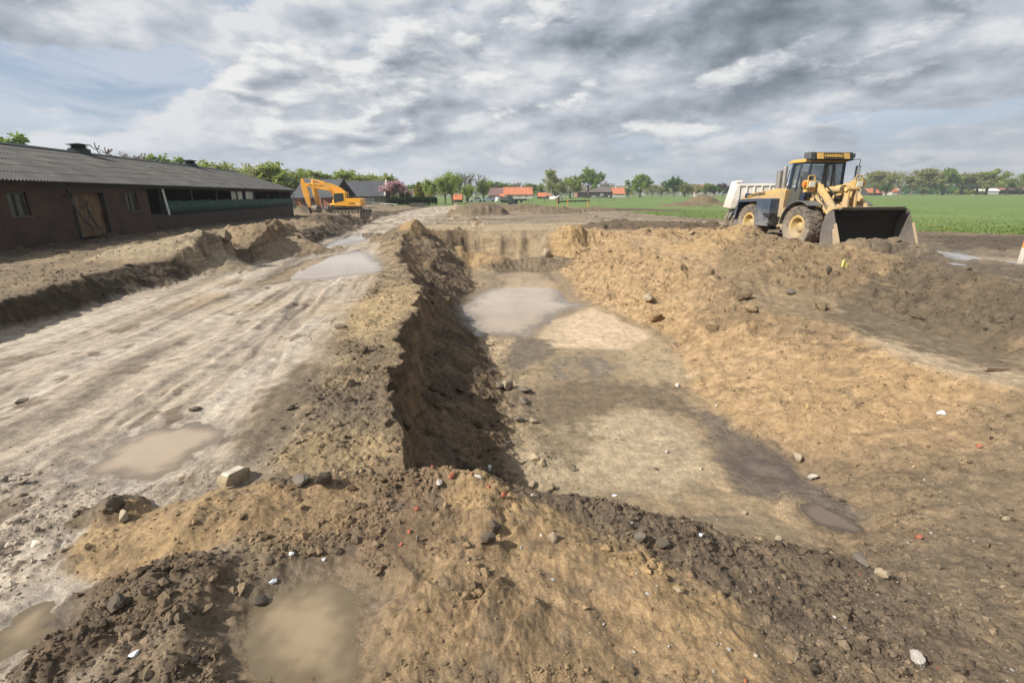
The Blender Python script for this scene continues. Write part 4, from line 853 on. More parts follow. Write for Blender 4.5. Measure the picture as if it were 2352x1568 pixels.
mb = MB(); mb.prism([(-.10, 3.22), (-.12, 3.27), (.15, 3.34), (1.1, 3.35), (1.26, 3.3), (1.26, 3.22)], -.78, .78); roof_l = mb.build('cab_roof', M_YEL, cab, bevel=.02)
mb = MB(); mb.prism([(.92, 3.34), (1.0, 3.58), (1.34, 3.55), (1.42, 3.28), (1.3, 3.24), (1.05, 3.32)], -.84, .84); vis = mb.build('sign_box', M_DKTRIM, cab, bevel=.015)
mb = MB(); mb.prism([(1.416, 3.31), (1.352, 3.53), (1.375, 3.53), (1.435, 3.31)], -.70, .66); mb.build('sign_panel', M_YEL, vis)
mb = MB(); mb.prism([(1.426, 3.32), (1.366, 3.52), (1.384, 3.52), (1.443, 3.32)], -.44, .40); mb.build('sign_face', M_TXT, vis)
text_part('HANOMAG', .15, M_YTXT, vis, basis((1.417, -.02, 3.42), (0, 1, 0), (1, 0, .29)), bold=.004)
mb = MB(); mb.prism([(.95, 3.34), (.95, 3.57), (1.3, 3.54), (1.35, 3.3)], -.93, -.845); mb.build('work_lamp', M_GREYP, vis, bevel=.02); MB().box((1.2, .9, 3.43), (.3, .11, .16)).build('work_lamp', M_GREYP, vis, bevel=.02)
MB().tube([(.9, -.5, 3.34), (.9, -.5, 3.66)], .008, 5).build('aerial', M_BLACK, cab)
mb = MB(); mb.tube([(1.2, .76, 3.26), (1.3, 1.2, 3.32), (1.3, 1.24, 3.3), (1.3, 1.2, 2.35)], .014, 6); mir = mb.build('mirror_arm', M_BLACK, cab)
mb = MB(); mb.box((1.3, 1.2, 2.86), (.08, .2, .42)); mb.build('mirror', M_BLACK, mir, bevel=.03); MB().box((1.343, 1.2, 2.86), (.008, .16, .36)).build('mirror_glass', M_CHROME, mir)
# front half
mb = MB(); mb.box((1.3, 0, 1.0), (1.9, .86, .7)); mb.build('front_frame', M_YELD, ld, bevel=.02)
for s in (-1, 1):
    mb = MB(); mb.prism([(.75, .9), (.95, 2.1), (1.2, 2.34), (1.62, 2.38), (1.95, 1.9), (2.15, 1.0), (1.9, .7)], s * .46 - .03, s * .46 + .03); mb.build('arm_tower', M_YELD, ld, bevel=.012)
    a = s * .66
    mb = MB(); mb.prism([(1.38, 2.12), (1.42, 2.42), (1.66, 2.44), (2.35, 1.88), (3.0, 1.2), (3.16, .66), (3.06, .46), (2.86, .56), (2.72, 1.02), (2.2, 1.42)], a - .07, a + .07); arm = mb.build('lift_arm', M_YELD, ld, bevel=.015)
    MB().tube([(1.55, s * .56, 2.27), (1.55, s * .76, 2.27)], .09, 12).build('pivot_pin', M_STEEL, arm); MB().tube([(3.0, s * .56, .62), (3.0, s * .78, .62)], .1, 12).build('pivot_pin', M_STEEL, arm)
    mb = MB(); mb.tube([(1.3, s * .5, 1.05), (1.75, s * .56, 1.25)], .09, 10); mb.tube([(1.75, s * .56, 1.25), (2.35, s * .6, 1.5)], .05, 10); mb.build('lift_cylinder', M_YELD, ld, auto=40)
    if s < 0:
        text_part('HANOMAG', .19, M_TXT, arm, basis((2.0, a - .072, 1.84), (.76, 0, -.65), (0, -1, 0)), bold=.006)
    # front fender
    mb = MB(); pr = [(1.6 + .95 * math.cos(t), RW + .95 * math.sin(t)) for t in [R(x) for x in range(176, 52, -8)]]
    mb.sheet(pr, .03, min(s * .74, s * 1.36), max(s * .74, s * 1.36)); mb.build('front_fender', M_GREYP, ld, auto=30)
    mb = MB(); mb.box((1.55, s * .93, 2.16), (.18, .42, .14)); mb.box((1.6, s * 1.0, 2.38), (.26, .36, .30)); hb = mb.build('headlamp_housing', M_YEL, ld, bevel=.02)
    mb = MB(); mb.box((1.735, s * 1.0, 2.38), (.03, .25, .19)); mb.build('headlamp', M_LENS, hb, bevel=.02)
    mb = MB(); mb.tube([(1.66, s * 1.0 - .14, 2.5), (1.66, s * 1.0 - .14, 2.66), (1.66, s * 1.0 - .1, 2.70), (1.66, s * 1.0 + .1, 2.70), (1.66, s * 1.0 + .14, 2.66), (1.66, s * 1.0 + .14, 2.5)], .02, 6); mb.build('lamp_guard', M_YEL, hb)
    MB().box((1.62, s * 1.24, 2.4), (.14, .1, .16)).build('indicator', M_ORANGE, hb, bevel=.02)
text_part('60 E', .26, M_TXT, ld, basis((1.22, -.495, 1.98), (1, 0, 0), (0, -1, 0)), bold=.008)
mb = MB(); mb.tube([(2.45, -.62, 1.5), (2.45, .62, 1.5)], .12, 12); mb.box((2.3, 0, 1.5), (.3, .5, .3)); mb.build('cross_tube', M_YELD, ld, auto=40)
mb = MB(); mb.tube([(1.35, .0, 2.16), (1.5, .0, 2.18), (2.1, .0, 2.2)], .125, 14); mb.lathe([(.15, 0), (.15, .1)], (2.02, 0, 2.2), 'x', 14); mb.build('tilt_cylinder', M_YELD, ld, auto=40)
mb = MB(); mb.tube([(2.1, .0, 2.2), (2.55, .0, 2.2)], .06, 12); mb.build('tilt_rod', M_CHROME, ld, auto=40)
mb = MB()
for s in (-1, 1): mb.prism([(2.45, 1.35), (2.36, 1.6), (2.48, 2.28), (2.62, 2.28), (2.66, 1.6), (2.82, .95), (2.68, .9)], s * .16 - .03, s * .16 + .03)
mb.tube([(2.55, -.26, 2.2), (2.55, .26, 2.2)], .085, 12); mb.bar((2.74, 0, 1.0), (2.98, 0, 1.0), .16, .14); mb.build('bell_crank', M_YELD, ld, auto=40)
mb = MB()
for k, (y, z) in enumerate(((-.3, 2.2), (-.22, 1.9), (.25, 2.0), (.3, 1.75))): mb.tube([(1.3, y, z), (1.7, y * 1.2, z + .12), (2.2, y, z - .25), (2.4, y * .8, z - .4)], .028, 6)
mb.build('hose', M_BLACK, ld, smooth=True)
mb = MB(); mb.lathe([(0, 0), (.14, 0), (.17, .06), (.17, .24), (.14, .3), (0, .3)], (1.75, .28, 1.55), 'x', 16); mb.build('filter_drum', M_YELD, ld, auto=40)
# bucket
BW = 1.46
prof = [(4.16, .03), (3.65, .05), (3.36, .12), (3.24, .28), (3.19, .62), (3.21, 1.0), (3.28, 1.26), (3.40, 1.42), (3.56, 1.50)]
mb = MB(); mb.sheet(prof, .035, -BW, BW); bk = mb.build('bucket', M_BKIN, ld, auto=30)
for s in (-1, 1):
    mb = MB(); mb.prism([(4.18, .03), (4.08, .40), (3.80, 1.0), (3.60, 1.49), (3.38, 1.42), (3.26, 1.26), (3.18, 1.0), (3.16, .62), (3.21, .26), (3.34, .08), (3.65, .02)], s * (BW + .02) - .02, s * (BW + .02) + .02)
    mb.build('bucket_side', M_BKSIDE, bk, bevel=.006)
for s in (-1, 1):
    mb = MB()
    for a, b in (((4.18, .03), (4.08, .40)), ((4.08, .40), (3.80, 1.0)), ((4.18, .03), (3.6, .03)), ((3.6, .03), (3.22, .22))):
        mb.bar((a[0], s * (BW + .05), a[1] + .05), (b[0], s * (BW + .05), b[1] + .05), .02, .13, (1, 0, .3))
    mb.prism([(4.20, .01), (4.10, .42), (3.86, .95), (3.72, .86), (3.86, .4), (3.82, .01)], s * (BW + .05) - .015, s * (BW + .05) + .015)
    mb.build('edge_plate', M_YEL, bk, bevel=.005)
mb = MB(); mb.prism([(4.30, .0), (3.95, .0), (3.95, .045), (4.2, .05)], -BW - .05, BW + .05); mb.build('cutting_edge', M_STEEL, bk)
mb = MB()                      # pierced spill guard along the top
for i in range(60):
    y = -BW + .25 + i * (2 * BW - .5) / 59
    for (xa, za, xb, zb) in ((3.55, 1.495, 3.62, 1.54), (3.63, 1.545, 3.69, 1.585)):
        mb.bar((xa, y, za), (xb, y + .02, zb), .026, .02, (1, 0, 0))
for xx, zz in ((3.56, 1.50), (3.625, 1.542), (3.695, 1.588)): mb.bar((xx, -BW + .2, zz), (xx, BW - .2, zz), .03, .02)
mb.build('spill_guard', M_STEEL, bk)

# ------------------------------------------------------------------ white tipper truck behind the loader
tp = Vector((0, 0, CAMH)) + ray(1691, 472) * 27.0
trz = math.atan2(-.24, .97)
ground_t = height1(tp.x, tp.y)
tk = empty('tipper_truck', (tp.x, tp.y, ground_t), trz, label='old white tipper truck with ribbed body, half hidden by the loader', cat='dump truck')
# local: x forward (to the picture's right), y left (away); the body's near side is y = -.0
mb = MB(); zb, zt = 1.25, 2.42; Lb = 3.1
mb.box((Lb / 2, .0, (zb + zt) / 2), (Lb, .05, zt - zb)); mb.box((Lb / 2, 2.1, (zb + zt) / 2), (Lb, .05, zt - zb)); mb.box((Lb, 1.05, (zb + zt) / 2 + .1), (.05, 2.1, zt - zb + .2)); mb.box((Lb / 2, 1.05, zb + .03), (Lb, 2.1, .06))
mb.box((Lb / 2, -.04, zt - .06), (Lb + .06, .1, .12)); mb.box((Lb / 2, 2.14, zt - .06), (Lb + .06, .1, .12)); mb.box((Lb / 2, -.03, zb + .06), (Lb, .09, .1))
for k in range(9): mb.box((.05 + k * (Lb - .1) / 8, -.05, (zb + zt) / 2), (.07, .07, zt - zb - .1))
body = mb.build('tipper_body', M_WHT, tk, bevel=.008)
mb = MB(); mb.prism([(-.02, zt + .16), (-.34, zb - .1), (-.26, zb - .14), (.06, zb + .02), (.08, zt + .16)], -.08, 2.2); mb.build('tailgate', M_WHT, body, bevel=.01)
mb = MB(); mb.box((.0, -.06, zt + .1), (.34, .12, .12)); mb.build('hinge_block', M_WHT, body, bevel=.02); MB().box((2.15, -.02, zt + .07), (.25, .1, .14)).build('lifting_eye', M_WHT, body, bevel=.02)
me_l = MB(); n = 14
for i in range(n):
    for j in range(6):
        pass
vs = []; fs = []
for i in range(n + 1):
    for j in range(7):
        x = .1 + (Lb - .2) * i / n; y = .06 + 1.98 * j / 6; vs.append((x, y, zt - .22 + .22 * math.sin(math.pi * j / 6) * math.sin(math.pi * min(1, i / n + .05)) + .05 * perlin(np.array([x * 2.1]), np.array([y * 2.3]), 5)[0]))
for i in range(n):
    for j in range(6): fs.append((i * 7 + j, i * 7 + 7 + j, i * 7 + 8 + j, i * 7 + 1 + j))
me_l.add(vs, fs).build('earth_load', mat('load_soil', (.24, .18, .11), .95, var=.4, vs=4), body, smooth=True)
mb = MB(); mb.box((2.4, 1.05, .95), (5.0, .8, .28)); mb.bar((-.1, .4, .95), (.6, .4, .95), .1, .3); mb.build('chassis', M_STEEL, tk)
for x in (.28, 4.0):
    for y in (.12, 1.98):
        mb = MB(); mb.lathe([(0, -.12), (.1, -.14), (.12, -.1), (.24, -.06), (.28, -.14), (.30, -.14)], (0, 0, 0), 'y', 24); o = mb.build('wheel', M_WHT, tk, auto=40); o.location = (x, y, .5)
        mb = MB(); mb.lathe([(.29, -.15), (.44, -.17), (.5, -.12), (.51, 0), (.5, .12), (.44, .17), (.29, .15)], (0, 0, 0), 'y', 28); mb.build('tyre', M_TYRE, o, auto=40)
mb = MB(); pr = [(.28 + .6 * math.cos(t), .5 + .6 * math.sin(t)) for t in [R(a) for a in range(170, 9, -16)]]; mb.sheet(pr, .02, -.1, .35); mb.box((.85, .1, .72), (.06, .4, .35)); mb.build('mudguard', M_BLUE, tk)
mb = MB(); mb.box((-.12, .35, .75), (.08, .5, .14)); mb.build('tail_lamp', M_WHT, tk, bevel=.01)
mb = MB(); mb.prism([(3.3, .7), (3.3, 2.44), (3.55, 2.54), (4.4, 2.5), (4.75, 1.7), (4.85, .7)], .1, 2.0); tc_ = mb.build('truck_cab', M_WHT, tk, bevel=.05)
mb = MB(); mb.add([(3.5, .095, 1.7), (4.5, .095, 1.65), (4.3, .095, 2.3), (3.5, .095, 2.3)], [(0, 1, 2, 3)]); o = mb.build('cab_window', M_PANEDK, tc_); k = o.modifiers.new('t', 'SOLIDIFY'); k.thickness = .01

# ------------------------------------------------------------------ excavators
M_EXY = mat('excavator_yellow', (.78, .37, .018), .4, var=.1, vs=2, dirt=(.35, .24, .12), dz=(.2, 2.2), damt=.25)
M_EXD = mat('excavator_boom_yellow', (.72, .34, .03), .5, var=.2, vs=2, dirt=(.30, .2, .1), dz=(-1, 4.4), damt=.45)
M_TRK = mat('track_steel', (.045, .042, .04), .7, .2, var=.3, vs=4, dirt=(.26, .21, .15), dz=(-.2, .6), damt=.7)
M_BKT = mat('digging_bucket', (.16, .135, .10), .7, .2, var=.35, vs=3, dirt=(.3, .24, .16), dz=(-.4, .9), damt=.7)
M_MARK = mat('dark_marking', (.03, .025, .02), .6, var=.1)
M_WMARK = mat('white_marking', (.75, .74, .7), .6, var=.1)
def excavator(loc, rz, label):
    e = empty('excavator', loc, rz, label=label, cat='excavator', group='yellow excavators beside the barn')
    for s in (-1, 1):       # local x forward, y left
        mb = MB(); pr = [(-2.15, .4)] ; L2 = 1.78; rr = .43
        oval = [(L2 + rr * math.sin(a), rr + .02 + rr * math.cos(a)) for a in [math.pi * i / 9 for i in range(10)]] + [(-L2 - rr * math.sin(a), rr + .02 - rr * math.cos(a)) for a in [math.pi * i / 9 for i in range(10)]]
        inner = [(x * .94, (z - rr) * .80 + rr) for x, z in oval]
        n = len(oval); vs = []; fs = []
        for y in (s * 1.2 - .3, s * 1.2 + .3):
            vs += [(x, y, z) for x, z in oval] + [(x, y, z) for x, z in inner]
        for i in range(n):
            j = (i + 1) % n
            fs += [(i, j, 2 * n + j, 2 * n + i), (n + i, 3 * n + i, 3 * n + j, n + j), (i, n + i, n + j, j), (2 * n + i, 2 * n + j, 3 * n + j, 3 * n + i)]
        mb.add(vs, fs)
        for i in range(40):      # grouser bars
            t = i / 40 * 2 * (2 * L2) / (2 * L2)
            for zz in (.01, 2 * rr + .03):
                if i % 2: mb.box((-L2 + (i / 39) * 2 * L2, s * 1.2, zz), (.05, .6, .05))
        tr = mb.build('track', M_TRK, e)
        mb = MB(); mb.box((0, s * 1.2, .45), (3.3, .3, .36)); mb.build('track_frame', M_BKT, tr, bevel=.03)
        mb = MB()
        for x in (-L2, L2): mb.lathe([(0, -.2), (.12, -.2), (.14, -.14), (.34, -.14), (.34, .14), (.14, .14), (.12, .2), (0, .2)], (x, s * 1.2, rr + .02), 'y', 18)
        for k in range(7): mb.lathe([(0, -.22), (.12, -.22), (.12, .22), (0, .22)], (-1.4 + k * .466, s * 1.2, .2), 'y', 10)
        mb.build('track_roller', M_BKT, tr, auto=40)
    mb = MB(); mb.box((0, 0, .62), (2.2, 1.9, .45)); mb.lathe([(0, .8), (.75, .8), (.75, 1.02), (0, 1.02)], (0, 0, 0), 'z', 24); mb.build('undercarriage', M_TRK, e)
    mb = MB(); mb.prism([(-.35, 1.0), (-.35, 2.05), (-1.9, 2.1), (-2.2, 2.06), (-2.42, 1.9), (-2.46, 1.1), (-2.3, 1.0)], -1.3, 1.3); mb.box((.3, 0, 1.12), (1.9, 2.5, .26)); mb.prism([(-.35, 1.0), (.55, 1.0), (.55, 1.75), (-.35, 2.0)], -1.3, -.25) ; body = mb.build('upper_body', M_EXY, e, bevel=.05)
    MB().box((-1.2, 1.305, 1.32), (1.0, .012, .09)).build('side_stripe', M_MARK, body); MB().box((-1.95, 1.305, 1.33), (.45, .012, .12)).build('side_mark', M_WMARK, body)
    MB().box((-1.25, 1.305, 1.48), (.7, .01, .05)).build('small_mark', M_MARK, body)
    mb = MB(); mb.box((-1.1, .3, 2.14), (.9, 1.0, .1)); mb.tube([(-.9, -.5, 2.1), (-.9, -.5, 2.45)], .06, 8); mb.tube([(-.5, 1.2, 2.1), (-.5, 1.2, 2.35), (-1.9, 1.2, 2.35), (-1.9, 1.2, 2.1)], .02, 6); mb.build('deck_rail', M_TRK, body)
    mb = MB(); mb.prism([(-.38, 1.08), (-.38, 2.86), (-.2, 2.96), (1.1, 2.92), (1.32, 2.6), (1.36, 1.6), (1.2, 1.08)], .32, 1.3); cb_ = mb.build('cab', M_EXY, e, bevel=.05)
    mb = MB(); mb.add([(-.1, 1.31, 2.78), (1.08, 1.31, 2.78), (1.26, 1.31, 2.5), (1.28, 1.31, 1.5), (-.1, 1.31, 1.78)], [(0, 1, 2, 3, 4)]); o = mb.build('cab_window', M_PANEDK, cb_); k = o.modifiers.new('t', 'SOLIDIFY'); k.thickness = .02
    mb = MB(); mb.add([(1.385, .40, 1.6), (1.385, 1.22, 1.6), (1.345, 1.22, 2.58), (1.345, .40, 2.58)], [(0, 1, 2, 3)]); o = mb.build('front_window', M_PANEDK, cb_); k = o.modifiers.new('t', 'SOLIDIFY'); k.thickness = .02
    mb = MB(); mb.prism([(-.17, 2.3), (-.1, 3.0), (.4, 3.42), (1.0, 3.76), (1.87, 4.08), (2.83, 4.2), (5.4, 4.14), (5.5, 3.9), (5.3, 3.74), (2.8, 3.2), (1.87, 3.08), (1.3, 2.79), (.9, 2.2), (.6, 1.5), (.2, 1.3)], -.22, .22); boom = mb.build('boom', M_EXD, e, bevel=.03)
    mb = MB()
    for s in (-1, 1):
        mb.tube([(.9, s * .32, 1.6), (1.5, s * .32, 2.5)], .1, 10); mb.tube([(1.5, s * .32, 2.5), (2.1, s * .3, 3.4)], .06, 10)
    mb.build('boom_cylinder', M_EXD, boom, auto=40)
    for k in range(3): MB().box((3.15 + k * .75, .226, 3.8 + k * .04), (.55, .006, .10)).build('boom_mark', M_MARK, boom); MB().box((2.6, .226, 3.72), (.34, .008, .16)).build('boom_plate', M_WMARK, boom)
    mb = MB(); mb.tube([(2.75, 0, 4.22), (4.55, 0, 4.6)], .11, 12); mb.build('stick_cylinder', M_EXD, boom, auto=40); MB().tube([(4.5, 0, 4.59), (5.6, 0, 4.74)], .06, 10).build('stick_rod', M_CHROME, boom, auto=40)
    mb = MB(); mb.prism([(5.62, 4.78), (5.9, 4.8), (6.05, 4.0), (5.86, 2.6), (5.34, 1.0), (5.16, .78), (4.98, .95), (5.0, 2.9), (5.2, 3.6)], -.17, .17); st = mb.build('stick', M_EXD, e, bevel=.03)
    mb = MB(); mb.tube([(5.95, 0, 3.6), (5.75, 0, 2.3)], .085, 10); mb.build('bucket_cylinder', M_EXD, st, auto=40); MB().tube([(5.75, 0, 2.3), (5.55, 0, 1.25)], .05, 8).build('bucket_rod', M_CHROME, st)
    mb = MB(); mb.bar((5.5, 0, 1.25), (5.9, 0, .85), .3, .08); mb.bar((5.5, 0, 1.25), (5.3, 0, 1.3), .3, .08); mb.build('bucket_link', M_TRK, st)
    pr = [(5.05, .0), (5.4, .02), (5.95, .12), (6.25, .4), (6.3, .72), (6.1, .98), (5.75, 1.06), (5.3, .95)]
    mb = MB(); mb.sheet(pr, .05, -.5, .5)
    for s in (-1, 1): mb.prism(pr + [(5.15, .62)], s * .5 - .02, s * .5 + .02)
    for k in range(5): mb.prism([(5.1, .0), (4.86, -.02), (5.1, .05)], -.45 + k * .2, -.37 + k * .2)
    mb.build('bucket', M_BKT, e, bevel=.01)
    return e
ex1 = P(797, 490, -.34)
excavator((ex1[0], ex1[1], -.36), math.pi + .02, 'nearer yellow excavator with its dark cab window turned to the pit')
ex2 = PY(818, 480, ex1[1] + 8.5)
excavator((ex2.x - 2.1, ex2.y - .5, -.33), math.pi + 1.2, 'farther yellow excavator, mostly hidden behind the other machine')
# loose ditching bucket lying on the track
bx, by = P(843, 514, -.2); bz = height1(bx, by)
lb = empty('digger_bucket', (bx, by, bz - .03), R(-78), label='loose grey excavator bucket lying on the mud before the excavators', cat='bucket')
pr = [(.55, .02), (.1, .0), (-.3, .08), (-.48, .35), (-.46, .68), (-.28, .85)]
mb = MB(); mb.sheet(pr, -.035, -.5, .5); mb.box((.52, 0, .02), (.2, 1.02, .04)); mb.build('bucket_shell', M_STEEL, lb)
mb = MB()
for s in (-1, 1): mb.prism(pr + [(.1, .62)], s * .5 - .02, s * .5 + .02)
mb.build('side_plate', M_STEEL, lb, bevel=.006)
mb = MB()
for s in (-.22, .22): mb.prism([(-.45, .35), (-.62, .62), (-.5, 1.0), (-.3, 1.04), (-.24, .85), (-.44, .66)], s - .03, s + .03)
mb.tube([(-.48, -.3, .95), (-.48, .3, .95)], .05, 10); mb.tube([(-.55, -.3, .62), (-.55, .3, .62)], .05, 10); mb.build('hitch_ear', M_STEEL, lb, auto=40)
mb = MB()
for k in range(4): mb.box((-.40, -.36 + k * .24, .3), (.03, .04, .5), ry=-.2)
mb.build('wear_strip', M_CHROME if False else M_WHITEB, lb)
# ------------------------------------------------------------------ farms, hedges and trees in the distance
M_TILEO = mat('orange_roof_tiles', (.44, .15, .065), .85, var=.3, vs=.6, col2=(.30, .105, .055), c2s=.5)
M_TILEP = mat('purple_brown_tiles', (.155, .085, .078), .85, var=.25, vs=.6)
M_TILER = mat('red_brown_tiles', (.27, .085, .05), .85, var=.25, vs=.6)
M_TILED = mat('dark_slate_tiles', (.055, .058, .064), .8, var=.3, vs=.7)
M_TILEB = mat('brown_thatch_tiles', (.115, .095, .08), .9, var=.25, vs=.6)
M_WALLW = mat('off_white_wall', (.50, .48, .43), .9, var=.2, vs=.8)
M_WALLG = mat('grey_brick_wall', (.155, .145, .125), .9, var=.25, vs=.8)
M_WALLP = mat('pale_gable_wall', (.44, .39, .34), .9, var=.2, vs=.8)
M_WALLR = mat('red_brick_wall', (.27, .12, .075), .9, var=.25, vs=.8)
M_WALLD = mat('tarred_board_wall', (.045, .038, .032), .9, var=.3, vs=.8)
M_WFRAME = mat('white_window_frame', (.75, .74, .70), .6, var=.1)
def Wp(px, Y, z=0.0):
    q = PY(px, 447 + .006 * (1176 - px), Y); return Vector((q.x, Y, z))
def house(name, label, cat, x0, x1, Y, top, eave, roofm, wallm, D=8.0, yaw=0.0, gcol=None, hip=0.0, over=.4, wins=(), coping=False, chim=None, group=None, posts=0, zbase=0.0):
    """long side faces the camera between picture columns x0..x1 at distance Y; top / eave are picture rows of ridge and eave"""
    a = Wp(x0, Y); b = Wp(x1, Y); L_ = (b - a).length; xm = (x0 + x1) / 2
    ze = PY(xm, eave, Y).z; zr = PY(xm, top, Y + D / 2).z; zr = max(zr, ze + .6)
    r = empty(name, ((a.x + b.x) / 2, Y, zbase), yaw, label=label, cat=cat, group=group); h = L_ / 2
    ze -= zbase; zr -= zbase
    if posts == 0:
        MB().prism([(0, -.3), (D, -.3), (D, ze - .05), (D / 2, zr - .12), (0, ze - .05)], -h, h, 'x').build('wall', wallm, r)
    else:
        mb = MB(); mb.box((0, D - .15, ze / 2), (2 * h, .3, ze)); mb.build('wall', wallm, r)
        for k in range(posts): MB().box((-h + .2 + (2 * h - .4) * k / (posts - 1), .2, ze / 2), (.22, .22, ze)).build('post', M_GREYWOOD, r)
    t = .16; s = (zr - ze) / (D / 2)
    if hip > 0:
        o = over; vs = [(-h - o, -o, ze - s * o), (h + o, -o, ze - s * o), (h + o, D + o, ze - s * o), (-h - o, D + o, ze - s * o), (-h + hip, D / 2, zr), (h - hip, D / 2, zr)]
        MB().add(vs, [(0, 1, 5, 4), (1, 2, 5), (2, 3, 4, 5), (3, 0, 4), (3, 2, 1, 0)]).build('roof', roofm, r)
    else:
        rf = MB().prism([(-over, ze - s * over), (D / 2, zr), (D + over, ze - s * over), (D + over, ze - s * over + t), (D / 2, zr + t), (-over, ze - s * over + t)], -h - .2, h + .2, 'x').build('roof', roofm, r)
        if coping:
            for sx in (-1, 1): MB().prism([(-over, ze - s * over + t), (D / 2, zr + t), (D + over, ze - s * over + t), (D + over, ze - s * over + t + .2), (D / 2, zr + t + .22), (-over, ze - s * over + t + .2)], sx * (h + .1) - .2, sx * (h + .1) + .2, 'x').build('gable_coping', M_WALLP, rf)
        if chim is not None: MB().box((chim * h, D / 2, zr + .5), (.7, .6, 1.3)).build('chimney', M_WALLR, rf)
    if gcol is not None:
        MB().prism([(.02, -.2), (D - .02, -.2), (D - .02, ze - .1), (D / 2, zr - .2), (.02, ze - .1)], -h - .06, -h - .01, 'x').build('gable_wall', gcol, r)
    for (u, w_, z0, z1) in wins:
        mb = MB(); x = u * h; zc = (z0 + z1) / 2
        mb.box((x, -.03, zc), (w_, .06, z1 - z0)); wn_ = mb.build('window', M_WFRAME, r)
        mb = MB()
        for i in (-1, 1):
            for j in (-1, 1): mb.box((x + i * w_ * .235, -.065, zc + j * (z1 - z0) * .24), (w_ * .36, .03, (z1 - z0) * .38))
        mb.build('pane', M_PANEDK, wn_)
    return r
house('farmhouse', 'white gabled farmhouse with steep slate roof behind the excavators', 'house', 783, 882, 128, 417, 449, M_TILED, M_WALLG, D=8, coping=True, wins=((.18, .9, .55, 1.85), (.42, .9, .55, 1.85), (-.5, .9, .55, 1.85)), yaw=.1)
house('open_shed', 'dark roofed open fronted shed just past the end of the long barn', 'shed', 668, 764, 92, 414, 452, M_TILED, M_WALLR, D=10, posts=5, yaw=-.12)
house('dark_barn', 'black tiled barn behind the end of the long cattle barn', 'barn', 622, 700, 108, 411, 440, M_TILED, M_WALLR, D=10, yaw=-.1)
house('farm_barn', 'long farm building with orange tiled roof and pale wall', 'barn', 1157, 1223, 282, 430.5, 446.5, M_TILEO, M_WALLW, D=11, wins=((-.5, 1.6, .6, 1.9), (.1, 1.6, .6, 1.9), (.55, 1.6, .6, 1.9)))
house('farmhouse', 'purple brown roofed house adjoining the orange roofed barn', 'house', 1122, 1156, 284, 432, 448, M_TILEP, M_WALLR, D=11, wins=((.1, 1.6, .6, 1.6),))
house('lean_to', 'small orange roofed lean-to before the purple brown house', 'shed', 1148, 1164, 272, 446, 451, M_TILEO, M_WALLD, D=4, posts=3)
house('cart_shed', 'low orange roofed cart shed between orange barn and tall birch', 'shed', 1236, 1265, 262, 443, 451, M_TILEO, M_WALLD, D=6, posts=4)
house('field_shelter', 'tiny orange roofed shelter right of the big willows', 'shed', 1040, 1060, 150, 447, 457, M_TILEO, M_WALLD, D=3, posts=2)
house('farmhouse', 'long brown roofed farmhouse behind the tallest dense tree', 'house', 1326, 1404, 335, 429.5, 441, M_TILEB, M_WALLD, D=13, gcol=M_WALLR, wins=((.45, 2.0, .6, 2.4),), hip=0)
house('farm_barn', 'orange roofed barn right of the brown farmhouse', 'barn', 1407, 1436, 335, 432, 445, M_TILEO, M_WALLW, D=11)
house('house', 'red roofed house with white gable above the field heap', 'house', 1600, 1646, 350, 425, 437, M_TILER, M_WALLP, D=10, chim=.3, wins=((-.4, 1.4, 1, 2.4), (.3, 1.4, 1, 2.4)))
house('farm_barn', 'orange roofed field barn half hidden by shrubs, right of the loader', 'barn', 1996, 2028, 385, 433, 443, M_TILEO, M_WALLD, D=10)
house('cottage', 'orange hipped cottage with pale wall among the right hand trees', 'cottage', 2050, 2070, 385, 431, 439.5, M_TILEO, M_WALLP, D=10, hip=2.4)
house('greenhouse', 'long low white roofed shed behind the hedge', 'shed', 2249, 2296, 420, 434, 438.5, M_WFRAME, M_WALLW, D=7)
house('bungalow', 'dark roofed bungalow rising behind the long white shed', 'house', 2262, 2300, 436, 428, 436, M_TILEB, M_WALLD, D=9, hip=3)
house('villa', 'brown hip roofed house cut off by the right edge', 'house', 2314, 2362, 420, 428, 437, M_TILEP, M_WALLR, D=12, hip=5)
house('bungalow', 'pale orange roofed house behind the golden conifer', 'house', 962, 990, 150, 440, 449, M_TILEO, M_WALLP, D=8)

# ---- trees
def leaf_mat(name, col, col2, tr=.48):
    m = bpy.data.materials.new(name); m.use_nodes = True; nt = m.node_tree; N = nt.nodes; L = nt.links; b = N['Principled BSDF']
    ge = N.new('ShaderNodeNewGeometry'); mx = N.new('ShaderNodeMix'); mx.data_type = 'RGBA'; L.new(ge.outputs['Random Per Island'], mx.inputs[0]); mx.inputs[6].default_value = (*col, 1); mx.inputs[7].default_value = (*col2, 1)
    L.new(mx.outputs[2], b.inputs['Base Color']); b.inputs['Roughness'].default_value = .7; b.inputs['Specular IOR Level'].default_value = .25
    t = N.new('ShaderNodeBsdfTranslucent'); L.new(mx.outputs[2], t.inputs[0]); ms = N.new('ShaderNodeMixShader'); ms.inputs[0].default_value = tr
    L.new(b.outputs[0], ms.inputs[1]); L.new(t.outputs[0], ms.inputs[2]); L.new(ms.outputs[0], N['Material Output'].inputs[0]); return m
M_BARK = mat('grey_bark', (.13, .11, .085), .95, var=.3, vs=2)
M_BARKP = mat('pale_bark', (.30, .27, .22), .9, var=.3, vs=2)
